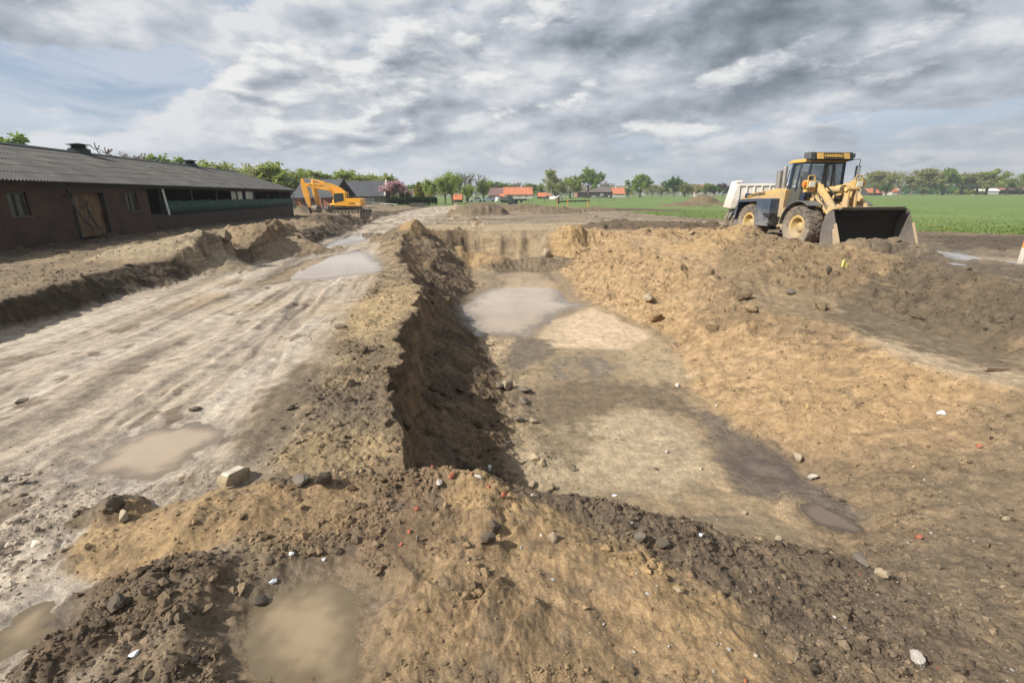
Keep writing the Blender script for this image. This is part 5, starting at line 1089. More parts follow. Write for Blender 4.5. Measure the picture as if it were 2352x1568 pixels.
LEAF = {'spring': leaf_mat('spring_leaf', (.32, .37, .08), (.21, .26, .055)), 'green': leaf_mat('fresh_leaf', (.23, .32, .065), (.15, .22, .045)), 'olive': leaf_mat('olive_leaf', (.33, .33, .12), (.22, .23, .085)),
        'birch': leaf_mat('birch_leaf', (.36, .38, .16), (.25, .27, .12)), 'willow': leaf_mat('willow_leaf', (.36, .42, .12), (.24, .30, .085)), 'dark': leaf_mat('dark_leaf', (.03, .055, .018), (.018, .035, .014)),
        'gold': leaf_mat('golden_needle', (.34, .31, .05), (.2, .2, .035)), 'pink': leaf_mat('cherry_blossom', (.58, .36, .38), (.42, .24, .27)), 'twig': mat('grey_twig', (.17, .145, .115), .95, var=.25, vs=3), 'purple': leaf_mat('purple_leaf', (.11, .045, .05), (.06, .03, .035)), 'deep': leaf_mat('deep_green_leaf', (.10, .20, .04), (.065, .14, .03))}
def skeleton(kind, rng):
    """unit-height tree: list of (points, radii) limbs, and twig tips (position, direction)"""
    limbs = []; tips = []
    def grow(p, d, ln, rad, lev, up, spread, n):
        pts = [p]; q = Vector(p); dd = Vector(d)
        for i in range(3):
            dd = (dd + Vector((rng.uniform(-1, 1), rng.uniform(-1, 1), rng.uniform(-.6, .9) + up)) * .22).normalized(); q = q + dd * ln / 3; pts.append(Vector(q))
        limbs.append((pts, [rad, rad * .82, rad * .66, rad * .48]))
        if lev == 0:
            tips.append((pts[1], dd)); tips.append((pts[2], dd)); tips.append((pts[3], dd)); return
        for k in range(n):
            base = pts[rng.choice((1, 2, 2, 3, 3))]
            nd = (dd + Vector((rng.uniform(-1, 1), rng.uniform(-1, 1), rng.uniform(-.7, 1))) * spread).normalized()
            grow(base, nd, ln * (rng.uniform(.62, .85) if kind == 'bare' else rng.uniform(.55, .8)), rad * .5, lev - 1, up, spread, n)
    if kind in ('conifer',): return limbs, tips
    P_ = {'oak': (.24, 7, .32, .034, 2, .10, .85, 4, .9), 'round': (.22, 8, .33, .03, 2, .12, .8, 4, .9), 'tall': (.14, 12, .22, .02, 2, .15, .7, 4, .55), 'willow': (.16, 9, .33, .028, 2, .25, .6, 4, .55), 'bare': (.2, 8, .30, .030, 4, .14, .62, 3, .8), 'shrub': (.02, 9, .42, .02, 2, .25, .7, 4, .6), 'fan': (.18, 8, .36, .028, 2, .3, .6, 4, .7)}[kind]
    ht, n, ln, rad, lev, up, spread, nn, out = P_
    top = {'tall': .72, 'willow': .45, 'shrub': .25}.get(kind, .5)
    limbs.append(([Vector((0, 0, -.02)), Vector((rng.uniform(-.01, .01), 0, ht)), Vector((rng.uniform(-.03, .03), rng.uniform(-.03, .03), top))], [rad * 1.15, rad, rad * .55]))
    for k in range(n):
        a = k * 2.4 + rng.uniform(-.4, .4); t = k / (n - 1); z = ht + (top - ht) * t
        d = Vector((math.cos(a) * out * (1 - .5 * t), math.sin(a) * out * (1 - .5 * t), .45 + .6 * t)).normalized()
        grow(Vector((0, 0, z)), d, ln * (1 - .25 * t), rad * .5, lev, up, spread, nn)
    return limbs, tips
def tree_proto(kind, leaf, seed, nleaf=5, lsize=.03, bark=None):
    rng = random.Random(seed); nr = np.random.default_rng(seed)
    limbs, tips = skeleton(kind, rng); mb = MB()
    for pts, rad in limbs:
        if kind == 'bare' or rad[0] > .0035: mb.tube(pts, rad if kind != 'bare' else [max(r, .0028) for r in rad], 5 if rad[0] > .01 else 3, cap=False)
    if kind == 'conifer': mb.tube([(0, 0, 0), (0, 0, .5), (0, 0, .97)], [.03, .02, .004], 6)
    zmax = max(v[2] for v in mb.v)
    sc_ = .97 / zmax; mb.v = [(v[0] * sc_, v[1] * sc_, v[2] * sc_) for v in mb.v]
    if kind == 'bare':
        tr = [(p, r) for p, r in limbs if r[0] > .012]; tw = [(p, r) for p, r in limbs if r[0] <= .012]
        a = MB(); [a.tube([q * sc_ for q in p], r, 5, cap=False) for p, r in tr]; b_ = MB(); [b_.tube([q * sc_ for q in p], [max(x, .0036) for x in r], 3, cap=False) for p, r in tw]
        ta = a.build('trunk', M_BARK, None, fix=False).data; tb = b_.build('twigs', LEAF['twig'], None, fix=False).data
    else:
        ta = mb.build('trunk', bark or M_BARK, None, fix=False).data
        if kind == 'conifer':
            n = 2600; z = nr.random(n) ** .8; r = (.20 * (1 - z) ** .7 + .01) * np.sqrt(nr.uniform(.5, 1, n)); an = nr.uniform(0, 6.283, n); Pn = np.stack([r * np.cos(an), r * np.sin(an), .04 + .96 * z], 1)
        else:
            base = np.array([[*(t[0] * sc_)] for t in tips]); dr = np.array([[*t[1]] for t in tips]); k = nleaf
            Pn = np.repeat(base, k, 0) + nr.normal(0, .030, (len(base) * k, 3)) + np.repeat(dr, k, 0) * nr.uniform(-.02, .05, (len(base) * k, 1))
            if kind == 'willow': Pn[:, 2] -= nr.exponential(.06, len(Pn))
            Pn = Pn[Pn[:, 2] > (.0 if kind == 'shrub' else .08)]
        n = len(Pn); u = nr.normal(size=(n, 3)); u /= np.linalg.norm(u, axis=1)[:, None]; v = np.cross(u, nr.normal(size=(n, 3))); v /= np.linalg.norm(v, axis=1)[:, None]
        s = lsize * nr.uniform(.5, 1.2, (n, 1)); V = np.stack([Pn - u * s - v * s * .6, Pn + u * s - v * s * .6, Pn + u * s * .7 + v * s * .7, Pn - u * s * .7 + v * s * .7], 1).reshape(-1, 3)
        tb = np_mesh('crown', V, np.arange(4 * n).reshape(-1, 4), LEAF[leaf], False).data
    for o in [o for o in COL.objects if o.data in (ta, tb)]: bpy.data.objects.remove(o)
    return ta, tb, ('twigs' if kind == 'bare' else 'crown')
PR = {'oak': tree_proto('oak', 'spring', 3, 9, .026), 'oak2': tree_proto('oak', 'olive', 14, 8, .024), 'oak3': tree_proto('oak', 'green', 25, 10, .027), 'round': tree_proto('round', 'green', 5, 10, .028), 'round2': tree_proto('round', 'spring', 6, 11, .028), 'tall': tree_proto('tall', 'birch', 7, 8, .019, M_BARKP),
      'willow': tree_proto('willow', 'willow', 8, 12, .019), 'bare': tree_proto('bare', 'twig', 9), 'bare2': tree_proto('bare', 'twig', 19), 'sparse': tree_proto('oak', 'birch', 31, 5, .018, M_BARKP), 'shrub': tree_proto('shrub', 'green', 10, 6, .04), 'shrubd': tree_proto('shrub', 'deep', 12, 7, .04), 'gold': tree_proto('conifer', 'gold', 11, lsize=.035), 'cypress': tree_proto('conifer', 'dark', 13, lsize=.035), 'pink': tree_proto('fan', 'pink', 15, 10, .03), 'purple': tree_proto('round', 'purple', 16, 5, .03), 'hazel': tree_proto('shrub', 'olive', 17, 4, .035)}
NAMES = {'gold': 'conifer', 'cypress': 'conifer', 'shrub': 'shrub', 'shrubd': 'shrub', 'hazel': 'shrub', 'pink': 'cherry_tree', 'willow': 'willow_tree', 'bare': 'bare_tree', 'bare2': 'bare_tree', 'tall': 'birch_tree'}
CATS = {'gold': 'conifer', 'cypress': 'conifer', 'shrub': 'shrub', 'shrubd': 'shrub', 'hazel': 'shrub'}
def tree(px, top, Y, kind, label, wide=1.0, group=None):
    ta, tb, cn = PR[kind]; q = Wp(px, Y); H = PY(px, top, Y).z + .2
    e = empty(NAMES.get(kind, 'tree'), (q.x, Y, -.1), random.uniform(0, 6.28), label=label, cat=CATS.get(kind, 'tree'), group=group)
    wide *= 1.3; e.scale = (H * wide, H * wide, H)
    for nm, me in (('trunk', ta), (cn, tb)):
        o = bpy.data.objects.new(nm, me); COL.objects.link(o); o.parent = e
G1 = 'trees behind the long barn'; G2 = 'trees round the farms'; G3 = 'trees along the far field'
for a in [
 (6, 300, 60, 'oak3', 'green tree top over the barn ridge at the left edge', 1.0, G1),
 (278, 326, 75, 'bare', 'large leafless tree behind the barn, right of its wide roof vent', 1.7, G1),
 (322, 352, 85, 'bare2', 'low grey leafless tree behind the barn ridge between two others', 1.0, G1),
 (384, 358, 82, 'oak3', 'bright green round tree top left of the narrow roof vent', 1.05, G1),
 (487, 371, 95, 'oak', 'yellow green tree top just right of the narrow roof vent', 1.1, G1),
 (553, 374, 100, 'sparse', 'thin pale leaved tree above the far end of the barn ridge', 1.1, G1),
 (590, 380, 108, 'oak', 'half leafed tree left of the big one over the barn end', .9, G1),
 (628, 376, 108, 'round2', 'biggest green tree right over the end of the barn roof', 1.1, G1),
 (700, 390, 140, 'round2', 'yellow green tree behind the black tiled barn', 1.2, G2),
 (745, 398, 150, 'round', 'dark green tree behind the excavator boom', 1.2, G2),
 (790, 393, 152, 'round2', 'broad fresh green tree behind the excavator cab', 1.35, G2),
 (835, 397, 152, 'oak', 'broad yellow green tree behind the slate roof', 1.35, G2),
 (868, 404, 160, 'sparse', 'thin pale tree over the right end of the slate roof', 1.0, G2),
 (888, 400, 165, 'oak', 'slim light green tree between slate roof and pink cherry', .9, G2),
 (912, 403, 165, 'bare', 'slim grey leafless tree behind the pink cherry', .7, G2),
 (903, 423, 133, 'pink', 'pink blossoming cherry tree beside the slate roofed house', 1.7, G2),
 (901, 446, 126, 'gold', 'small golden conifer in front of the pink cherry', 1.2, G2),
 (923, 444, 126, 'cypress', 'squat dark conifer right of the pink cherry', 1.5, G2),
 (936, 444, 127, 'cypress', 'slim dark conifer left of the tall golden one', 1.2, G2),
 (946, 424, 190, 'round', 'dark rounded tree behind the tall golden conifer', 1.3, G2),
 (963, 420, 128, 'gold', 'tall golden conifer behind the clipped hedge', 1.2, G2),
 (986, 418, 126, 'willow', 'slender light green willow at the end of the hedge', .9, G2),
 (1022, 408, 135, 'willow', 'bushy green willow left of the wide leafless tree', .95, G2),
 (1038, 402, 140, 'willow', 'taller feathery willow touching the wide leafless tree', .85, G2),
 (1072, 394, 165, 'bare2', 'wide spreading leafless tree right of the willows', 1.35, G2),
 (1076, 428, 150, 'willow', 'short pale willow beneath the wide leafless tree', 1.0, G2),
 (1111, 416, 170, 'willow', 'small willow left of the purple brown roof', 1.0, G2),
 (1128, 417, 300, 'oak3', 'round green tree behind the purple brown roof', 1.2, G2),
 (1153, 419, 305, 'round', 'low green tree behind the join of the purple and orange roofs', 1.2, G2),
 (1174, 416, 310, 'bare', 'grey leafless tree behind the orange barn, nearer the purple roof', 1.2, G2),
 (1196, 416, 310, 'bare2', 'grey leafless tree behind the right half of the orange barn', 1.3, G2),
 (1217, 422, 300, 'oak3', 'green tree at the right gable of the orange barn', 1.1, G2),
 (1235, 422, 300, 'oak', 'pale green tree behind the cart shed', 1.0, G2),
 (1266, 395, 255, 'tall', 'tall slim birch right of the orange cart shed', 1.0, G2),
 (1282, 428, 262, 'hazel', 'dense bush at the foot of the tall birch', 1.3, G2),
 (1310, 408, 290, 'round2', 'rounded green tree between birch and tallest tree', 1.05, G2),
 (1351, 386, 300, 'round', 'tallest dense green tree before the brown farmhouse', .85, G2),
 (1391, 412, 360, 'bare', 'faint leafless tree behind the brown farmhouse roof', 1.2, G2),
 (1441, 430, 345, 'oak', 'small tree at the right end of the orange roofed barn', 1.1, G2),
 (1470, 401, 290, 'oak3', 'single round tree with bare trunk standing in the meadow', 1.05, G2),
 (1498, 424, 420, 'olive' if False else 'oak2', 'hazy low tree right of the single round meadow tree', 1.4, G3),
 (1520, 428, 430, 'oak2', 'hazy low tree left of the deep green shrub', 1.4, G3),
 (1548, 415, 300, 'shrubd', 'deep green upright shrub in the middle of the field edge', .8, G3),
 (1572, 424, 300, 'hazel', 'broad bush right of the deep green shrub', 1.3, G3),
 (1590, 428, 310, 'hazel', 'lower bush touching the red roofed house', 1.2, G3),
 (1622, 427, 340, 'shrub', 'round bush in front of the red roofed house', .9, G3),
 (1641, 430, 340, 'shrubd', 'dark bush at the right end of the red roofed house', .9, G3),
 (1661, 421, 345, 'purple', 'purple leaved tree beside the white tipper truck', 1.0, G3),
 (1975, 404, 360, 'sparse', 'thin pale tree seen beside the loader mirror', 1.0, G3),
 (2008, 393, 360, 'oak2', 'first full tree of the far row right of the loader', 1.15, G3),
 (2037, 404, 355, 'hazel', 'brownish bushy tree over the field barn', .75, G3),
 (2034, 428, 350, 'shrubd', 'deep green bush between field barn and hipped cottage', .9, G3),
 (2067, 392, 365, 'sparse', 'grey half leafless tree over the hipped cottage', 1.2, G3),
 (2094, 405, 362, 'oak2', 'lower olive tree right of the hipped cottage', 1.2, G3),
 (2121, 387, 360, 'oak2', 'tall tree with leaning bare trunk in the far row', 1.1, G3),
 (2166, 388, 360, 'oak3', 'broad bright green tree in the far row', 1.15, G3),
 (2209, 397, 362, 'oak2', 'narrow olive tree between two broad green ones', 1.05, G3),
 (2243, 397, 362, 'oak2', 'olive tree leaning into the biggest crown of the far row', 1.0, G3),
 (2266, 390, 360, 'oak', 'biggest yellow green crown of the far row', 1.2, G3),
 (2312, 405, 365, 'sparse', 'pale thin tree right of the biggest far crown', 1.2, G3),
 (2344, 399, 362, 'oak3', 'green tree of the far row cut off at the right edge', 1.15, G3),
]: tree(*a)
# low far-off wood and hedges closing the plain
def hedge(name, label, x0, x1, Y, top, m, D=1.2, bump=.15, dens=260, cat='hedge', zb=-.1):
    a = Wp(x0, Y); b = Wp(x1, Y); H = PY((x0 + x1) / 2, top, Y).z + .1; L_ = (b - a).length; n = int(dens * L_ * max(H, .8) / 12) + 200; n = min(n, 9000); nr = np.random.default_rng(int(x0))
    t = nr.random(n); u = (b - a).normalized()
    hx = H * (1 - bump + bump * 1.6 * np.abs(np.sin(t * L_ * .35 + 3 * np.sin(t * L_ * .11))))
    z = hx * np.sqrt(nr.random(n)); dd = nr.uniform(0, D, n)
    Pn = np.stack([a.x + u.x * t * L_, Y + dd, zb + z], 1); q = nr.normal(size=(n, 3)); q /= np.linalg.norm(q, axis=1)[:, None]; v = np.cross(q, nr.normal(size=(n, 3))); v /= np.linalg.norm(v, axis=1)[:, None]
    s = (.10 + .05 * H) * nr.uniform(.6, 1.3, (n, 1)) * (1.0 if Y < 200 else 1.9); V = np.stack([Pn - q * s - v * s * .6, Pn + q * s - v * s * .6, Pn + q * s + v * s * .7, Pn - q * s + v * s * .7], 1).reshape(-1, 3)
    V -= np.array([a.x, Y, 0]); o = np_mesh(name, V, np.arange(4 * n).reshape(-1, 4), m, False); o.location = (a.x, Y, 0); return tag(o, label, cat)
hedge('hedge', 'clipped dark green hedge in front of the pink cherry', 888, 1002, 114, 454, LEAF['dark'], 1.4, .02, 900)
hedge('hedge', 'pale yellowish hedge along the far field below the white shed', 2196, 2262, 395, 438.5, LEAF['gold'], 2, .2)
hedge('hedge', 'dark hedge before the hip roofed house at the right edge', 2300, 2380, 395, 438, LEAF['dark'], 2, .2)
w1 = hedge('far_wood', 'low hazy wood along the horizon behind the farms', 560, 1720, 640, 433, LEAF['olive'], 30, .5, 60, 'wood'); tag(w1, kind='stuff')
w2 = hedge('far_wood', 'low dark undergrowth and wood behind the far row of oaks', 1900, 2520, 460, 429, LEAF['deep'], 30, .5, 60, 'wood'); tag(w2, kind='stuff')
# field fence, gates, stakes, cars, heaps and the rest of the far clutter
fe = empty('wire_fence', (0, 0, 0), label='low post and wire fence across the green meadow', cat='fence')
fp = [(1215, 474), (1222, 472), (1250, 470), (1278, 467), (1312, 466), (1345, 465), (1378, 465), (1412, 465), (1446, 464)]
pts = []
for k, (a, b) in enumerate(fp):
    q = Wp(a, 112 + k * 6); pts.append(q + Vector((0, 0, 1.0))); mb = MB(); mb.tube([q + Vector((0, 0, -.1)), q + Vector((random.uniform(-.08, .08), 0, 1.15))], .06, 6); mb.build('fence_post', M_GREYWOOD, fe)
for dz in (0, -.4): MB().tube([p + Vector((0, 0, dz)) for p in pts], .012, 4).build('wire', M_GREYWOOD, fe)
q = Wp(1283, 120); o = empty('gate_post', q, label='dark square post at the end of the low rail in the meadow', cat='post'); MB().box((0, 0, .75), (.35, .35, 1.5)).build('post', M_DKTRIM, o); MB().box((0, 0, 1.52), (.42, .42, .08)).build('post_cap', M_GREYWOOD, o)
a, b = Wp(1286, 122), Wp(1354, 135); o = empty('field_rail', a, label='long dark rail lying low across the meadow beyond the stakes', cat='rail'); b = b - a
MB().bar((0, 0, .45), (b.x, b.y, .45), .2, .3).build('rail', M_DKTRIM, o)
for k in range(5): MB().box((b.x * k / 4, b.y * k / 4 + .05, .15), (.15, .12, .5)).build('support', M_GREYWOOD, o)
M_STAKE = mat('orange_stake', (.75, .25, .03), .7, var=.15)
for a, Y, h, lab in ((1280, 92, 1.2, 'left one of the three orange survey stakes at the meadow edge' ), (1304, 92, 1.25, 'middle orange survey stake at the meadow edge'), (1351, 84, 1.1, 'right one of the three orange survey stakes at the meadow edge')):
    q = Wp(a, Y); z = height1(q.x, q.y); o = MB().prism([(-.05, -.1), (.05, -.1), (.05, h - .1), (0, h), (-.05, h - .1)], -.05, .05).build('survey_stake', M_STAKE); o.location = (q.x, q.y, z); tag(o, lab, 'stake', 'orange survey stakes')
sp = hit(2349, 601); e = empty('marker_post', sp, label='orange topped marker post at the right edge of the mud road', cat='marker post')
MB().prism([(-.09, -.1), (.09, -.1), (.07, .42), (-.07, .42)], -.08, .08).build('post', M_CONC, e); MB().prism([(-.075, .42), (.075, .42), (.06, .72), (-.06, .72)], -.07, .07).build('orange_top', M_STAKE, e)
def car(px, Y, label, colr, rz=0, L_=4.2):
    q = Wp(px, Y); m = mat('car_paint', colr, .3, var=.08); e = empty('parked_car', (q.x, q.y, 0), rz, label=label, cat='car', group='cars parked by the farms')
    h = L_ / 2
    mb = MB(); mb.prism([(-h, .3), (-h, .8), (-h + .15, .92), (-.9, .98), (-.35, 1.42), (.9, 1.45), (1.55, .98), (h - .1, .85), (h, .6), (h, .3)], -.82, .82); b_ = mb.build('body', m, e, bevel=.06)
    for s in (-1, 1):
        MB().prism([(-.72, 1.0), (-.3, 1.36), (.85, 1.38), (1.3, 1.0)], s * .83 - .01, s * .83 + .01).build('side_window', M_PANEDK, b_)
        for x in (-h * .62, h * .62):
            mb = MB(); mb.lathe([(0, -.1), (.2, -.1), (.31, -.09), (.32, 0), (.31, .09), (.2, .1), (0, .1)], (x, s * .76, .32), 'y', 16); mb.build('wheel', M_BLACK, e, auto=40)
car(1093, 152, 'white car parked beyond the site beside the orange shelter', (.75, .75, .73), .1)
car(1122, 160, 'blue grey car half hidden by the earth heaps', (.2, .25, .32), 0)
car(1368, 300, 'silver car parked below the tallest dense tree', (.6, .63, .66), .05)
car(1255, 250, 'dark car parked under the orange cart shed', (.10, .11, .12), .1)
car(1284, 236, 'white car parked near the foot of the tall birch', (.7, .68, .66), .3)
q = Wp(1142, 165); o = MB().lathe([(0, 0), (.75, 0), (.8, .1), (.8, 1.2), (.7, 1.35), (0, 1.4)], q, 'z', 20).build('water_tank', M_WFRAME, auto=40); tag(o, 'round white tank standing left of the tarpaulin heap', 'tank')
M_TARP = mat('dark_green_tarp', (.022, .03, .024), .6, var=.3, bump=.03, bs=4)
def rocky(name, c, r, m, label, cat, seed, sub=3, rough=.35, group=None, parent=None, flat=.0):
    bm = bmesh.new(); bmesh.ops.create_icosphere(bm, subdivisions=sub, radius=1); rg = random.Random(seed)
    from mathutils import noise as mn
    off = Vector((rg.uniform(-50, 50), rg.uniform(-50, 50), rg.uniform(-50, 50)))
    # a few cleavage planes give broken faces
    pl = [(Vector((rg.gauss(0, 1), rg.gauss(0, 1), rg.gauss(0, 1))).normalized(), rg.uniform(.5, .85)) for _ in range(14 if flat else 9)]
    for v in bm.verts:
        n = v.co.normalized(); k = 1 + rough * (mn.noise(n * 1.1 + off) + .5 * mn.noise(n * 2.7 + off) + .25 * mn.noise(n * 6 + off)); p = n * k
        for d, t in pl:
            e = p.dot(d) - t
            if e > 0: p = p - d * e * (.97 if flat else .85)
        v.co = Vector((p.x * r[0], p.y * r[1], p.z * r[2]))
    me = bpy.data.meshes.new(name); bm.to_mesh(me); bm.free(); me.materials.append(m); me.polygons.foreach_set('use_smooth', [True] * len(me.polygons)); me.set_sharp_from_angle(angle=R(20))
    o = bpy.data.objects.new(name, me); COL.objects.link(o); o.location = c; o.rotation_euler = (0, 0, rg.uniform(0, 6.28))
    return tag(o, label, cat, group)
q = Wp(1165, 140); rocky('tarpaulin_heap', (q.x, q.y, .3), (2.2, 1.5, 1.6), M_TARP, 'heap covered with dark green tarpaulin beside the brown earth heaps', 'heap', 4)
q = Wp(1178, 105); rocky('tarpaulin_heap', (q.x, q.y, .2), (1.5, 1.1, 1.0), M_TARP, 'smaller dark tarpaulin heap on top of the brown earth', 'heap', 8)
q = Wp(1192, 138); e = empty('flat_trailer', q, label='long low dark trailer parked right of the tarpaulin heap', cat='trailer'); mb = MB(); mb.box((0, 0, .75), (4.2, 1.8, .5)); mb.box((2.4, 0, .6), (.9, .1, .1)); mb.build('trailer_bed', M_DKTRIM, e)
for s in (-.6, .6): MB().lathe([(0, -.9), (.32, -.9), (.32, -.7), (0, -.7)], (s, 0, .32), 'y', 14).build('wheel', M_BLACK, e)
q = Wp(1272, 235); rocky('covered_pile', (q.x, q.y, .2), (3.2, 1.6, 2.0), mat('pale_pink_cover', (.52, .43, .40), .8, var=.3), 'pale covered pile beside the cars under the birch', 'pile', 11)
q = P(959, 474, -.1); o = MB().box((0, 0, .3), (3.0, .9, .7)).build('concrete_trough', M_GREYWOOD, None, bevel=.03); o.location = (q[0], q[1], -.1); tag(o, 'grey concrete trough lying in front of the clipped hedge', 'trough')
q = P(770, 486, -.36); o = MB().box((0, 0, .28), (3.6, .8, .5)).build('concrete_beam', M_CONC, None, bevel=.02); o.location = (q[0], q[1] + 3, -.36); tag(o, 'pale concrete beam lying between the excavator buckets', 'beam')
for k, (px_, py_, l, rz, lab) in enumerate(((880, 470, 5.0, .15, 'long pale plank lying beside the slate roofed house'), (893, 472, 4.0, -.3, 'shorter pale plank crossing the long one by the slate roofed house'))):
    q = P(px_, py_, 0); o = MB().box((0, 0, .2 + .12 * k), (l, .3, .12)).build('plank', M_WHITEB); o.location = (q[0], q[1], 0); o.rotation_euler = (0, .04, rz); tag(o, lab, 'plank', 'planks by the house')
# a black and white cow lying out in the meadow
q = Wp(1401, 235); cow = empty('cow', q, .5, label='black and white cow standing far out in the green meadow', cat='cow')
M_COWB = mat('cow_hide', (.02, .018, .016), .8, var=.1, col2=(.7, .68, .64), c2s=1.3, c2lo=.5, c2hi=.54)
mb = MB(); mb.tube([(-.85, 0, 1.0), (-.5, 0, 1.02), (0, 0, .98), (.45, 0, 1.03), (.75, 0, 1.12)], [.2, .33, .36, .34, .2], 10); mb.tube([(.65, 0, 1.12), (.95, 0, 1.25), (1.12, 0, 1.3), (1.38, 0, 1.12)], [.2, .15, .14, .08], 8)
for x, y in ((-.6, -.18), (-.6, .18), (.5, -.17), (.5, .17)): mb.tube([(x, y, .9), (x - .04, y, .5), (x, y, .0)], [.13, .07, .06], 6)
mb.tube([(-.85, 0, 1.15), (-1.0, 0, .9), (-1.0, 0, .45)], [.04, .03, .03], 5)
for s in (-1, 1): mb.tube([(1.08, s * .1, 1.36), (1.05, s * .26, 1.36)], [.06, .02], 5)
mb.build('body', M_COWB, cow, smooth=True)
# ------------------------------------------------------------------ clods, stones and rubble
def clod_variants(n, seed, sub=1):
    out = []; rg = np.random.default_rng(seed)
    bm = bmesh.new(); bmesh.ops.create_icosphere(bm, subdivisions=sub, radius=1); V0 = np.array([v.co[:] for v in bm.verts]); F0 = np.array([[v.index for v in f.verts] for f in bm.faces]); bm.free()
    for i in range(n):
        V = V0.copy()
        for k in range(4):
            d = rg.normal(size=3); d /= np.linalg.norm(d); V += d * (.28 * np.sin(V0 @ d * rg.uniform(1.5, 3.5) + rg.uniform(0, 6)))[:, None] * .6
        for k in range(4):
            d = rg.normal(size=3); d /= np.linalg.norm(d); e = V @ d - rg.uniform(.3, .7); V -= np.where(e > 0, e, 0)[:, None] * d
        V *= rg.uniform(.75, 1.25, 3) * np.array([1, 1, .78]); out.append(V)
    return out, F0
def scatter(name, label, N, seed, pfun, smin, smax, power, sub=1, jit=.25, cmul=1.0, tint=None, rmin=1.3, rmax=26, fl=.0011):
    rg = np.random.default_rng(seed)
    a = rg.uniform(R(-58), R(58), N); r = rmin * (rmax / rmin) ** rg.random(N); x = np.sin(a) * r; y = np.cos(a) * r
    h, W = terrain(x, y); p = pfun(x, y, W); keep = rg.random(N) < p; x, y, h = x[keep], y[keep], h[keep]
    h, W = terrain(x, y); c, wet = soil(x, y, W); r = np.hypot(x, y); n = len(x)
    s = smin * (smax / smin) ** (rg.random(n) ** power); s = np.minimum(np.maximum(s, r * fl), .015 * r)
    ok = W['wet'] < .5; x, y, h, c, s, wet = x[ok], y[ok], h[ok], c[ok], s[ok], wet[ok]; n = len(x)
    vs, F0 = clod_variants(24, seed, sub); nv = len(vs[0]); VV = np.stack(vs)[rg.integers(0, 24, n)]
    q = rg.uniform(0, 2 * np.pi, n); ca, sa = np.cos(q), np.sin(q)
    X = VV[:, :, 0] * ca[:, None] - VV[:, :, 1] * sa[:, None]; Y = VV[:, :, 0] * sa[:, None] + VV[:, :, 1] * ca[:, None]
    V = np.stack([X * s[:, None] + x[:, None], Y * s[:, None] + y[:, None], VV[:, :, 2] * s[:, None] + (h + s * .12)[:, None]], -1).reshape(-1, 3)
    F = (F0[None] + (np.arange(n) * nv)[:, None, None]).reshape(-1, 3)
    cc = c * (cmul + jit * rg.normal(size=n))[:, None]
    if tint is not None:
        m = rg.random(n); t = np.asarray(tint)[rg.integers(0, len(tint), n)]; cc = t * (1 + .2 * rg.normal(size=n))[:, None]
    cc = np.clip(cc, .02, .8); col = np.concatenate([np.repeat(cc, nv, 0), np.repeat(wet, nv)[:, None] * .5], 1)
    o = np_mesh(name, V, F, M_SOIL, False, col); print(name, n); return tag(o, label, 'loose soil', kind='stuff')
def p_clod(x, y, W):
    near = np.clip(W['fore'] * (.25 + .75 * sstep(-.1, .25, W['med'])), 0, 1)
    p = np.clip(W['cm'] * .9 + near * .4 + W['talus'] * .5 + W['strip'] * .25 + W['slope'] * .45 * W['pit'] + W['bank2'] * .4, 0, 1) * (.25 + .75 * sstep(-.15, .25, fbm(x * 1.7, y * 1.7, 3, 301)))
    return p * (1 - W['G']) * (1 - .8 * W['mk']['yellow'] * (W['fore'])) * (1 - .9 * W['fs']) * (1 - .5 * W['track'] * (1 - W['fore'])) * (1 - .65 * W['floor'] * W['pit'] * (1 - .75 * (1 - sstep(7, 10, y)) * sstep(0, .25, W['med'])))
scatter('soil_crumbs', 'loose crumbs of earth strewn over the churned ground', 120000, 41, p_clod, .003, .013, 2.0, 1, rmax=16)
scatter('soil_clods', 'fist sized clods of earth along the pit edge and banks', 60000, 42, p_clod, .009, .045, 4.2, 1, rmin=1.8, rmax=28, fl=.0020)
def p_lump(x, y, W):
    return np.clip(W['bank2'] * .8 + W['talus'] * .8 + W['cliff'] * .5 + W['ledge'] * .25 * sstep(9, 12, y) + W['slope'] * .3 * sstep(7, 12, y) + W['strip'] * .25 + W['lface'] * .6 + W['mk']['brown'] * .3 + W['mk']['dark'] * .4 + W['mk']['grey'] * .6 + W['mk']['dry'] * .3, 0, 1) * (1 - W['G']) * (1 - W['fore']) * sstep(-.1, .3, fbm(x * .8, y * .8, 3, 305)) * .5
scatter('earth_lumps', 'broken lumps of earth fallen along the banks and the pit edge', 11000, 44, p_lump, .03, .26, 3.0, 2, rmin=4.5, rmax=32)
def p_grit(x, y, W): return (1 - W['G']) * np.clip(W['fore'] * sstep(-.3, .6, x) + .25 * W['floor'] * W['pit'] + .25 * W['strip'] + .12 * W['slope'], 0, 1) * .35
scatter('gravel', 'pale pebbles and mortar crumbs scattered through the soil', 9000, 43, p_grit, .003, .014, 2.0, 1, tint=[(.38, .35, .31), (.3, .26, .2), (.42, .40, .37), (.25, .21, .155), (.2, .085, .05)], rmax=12)

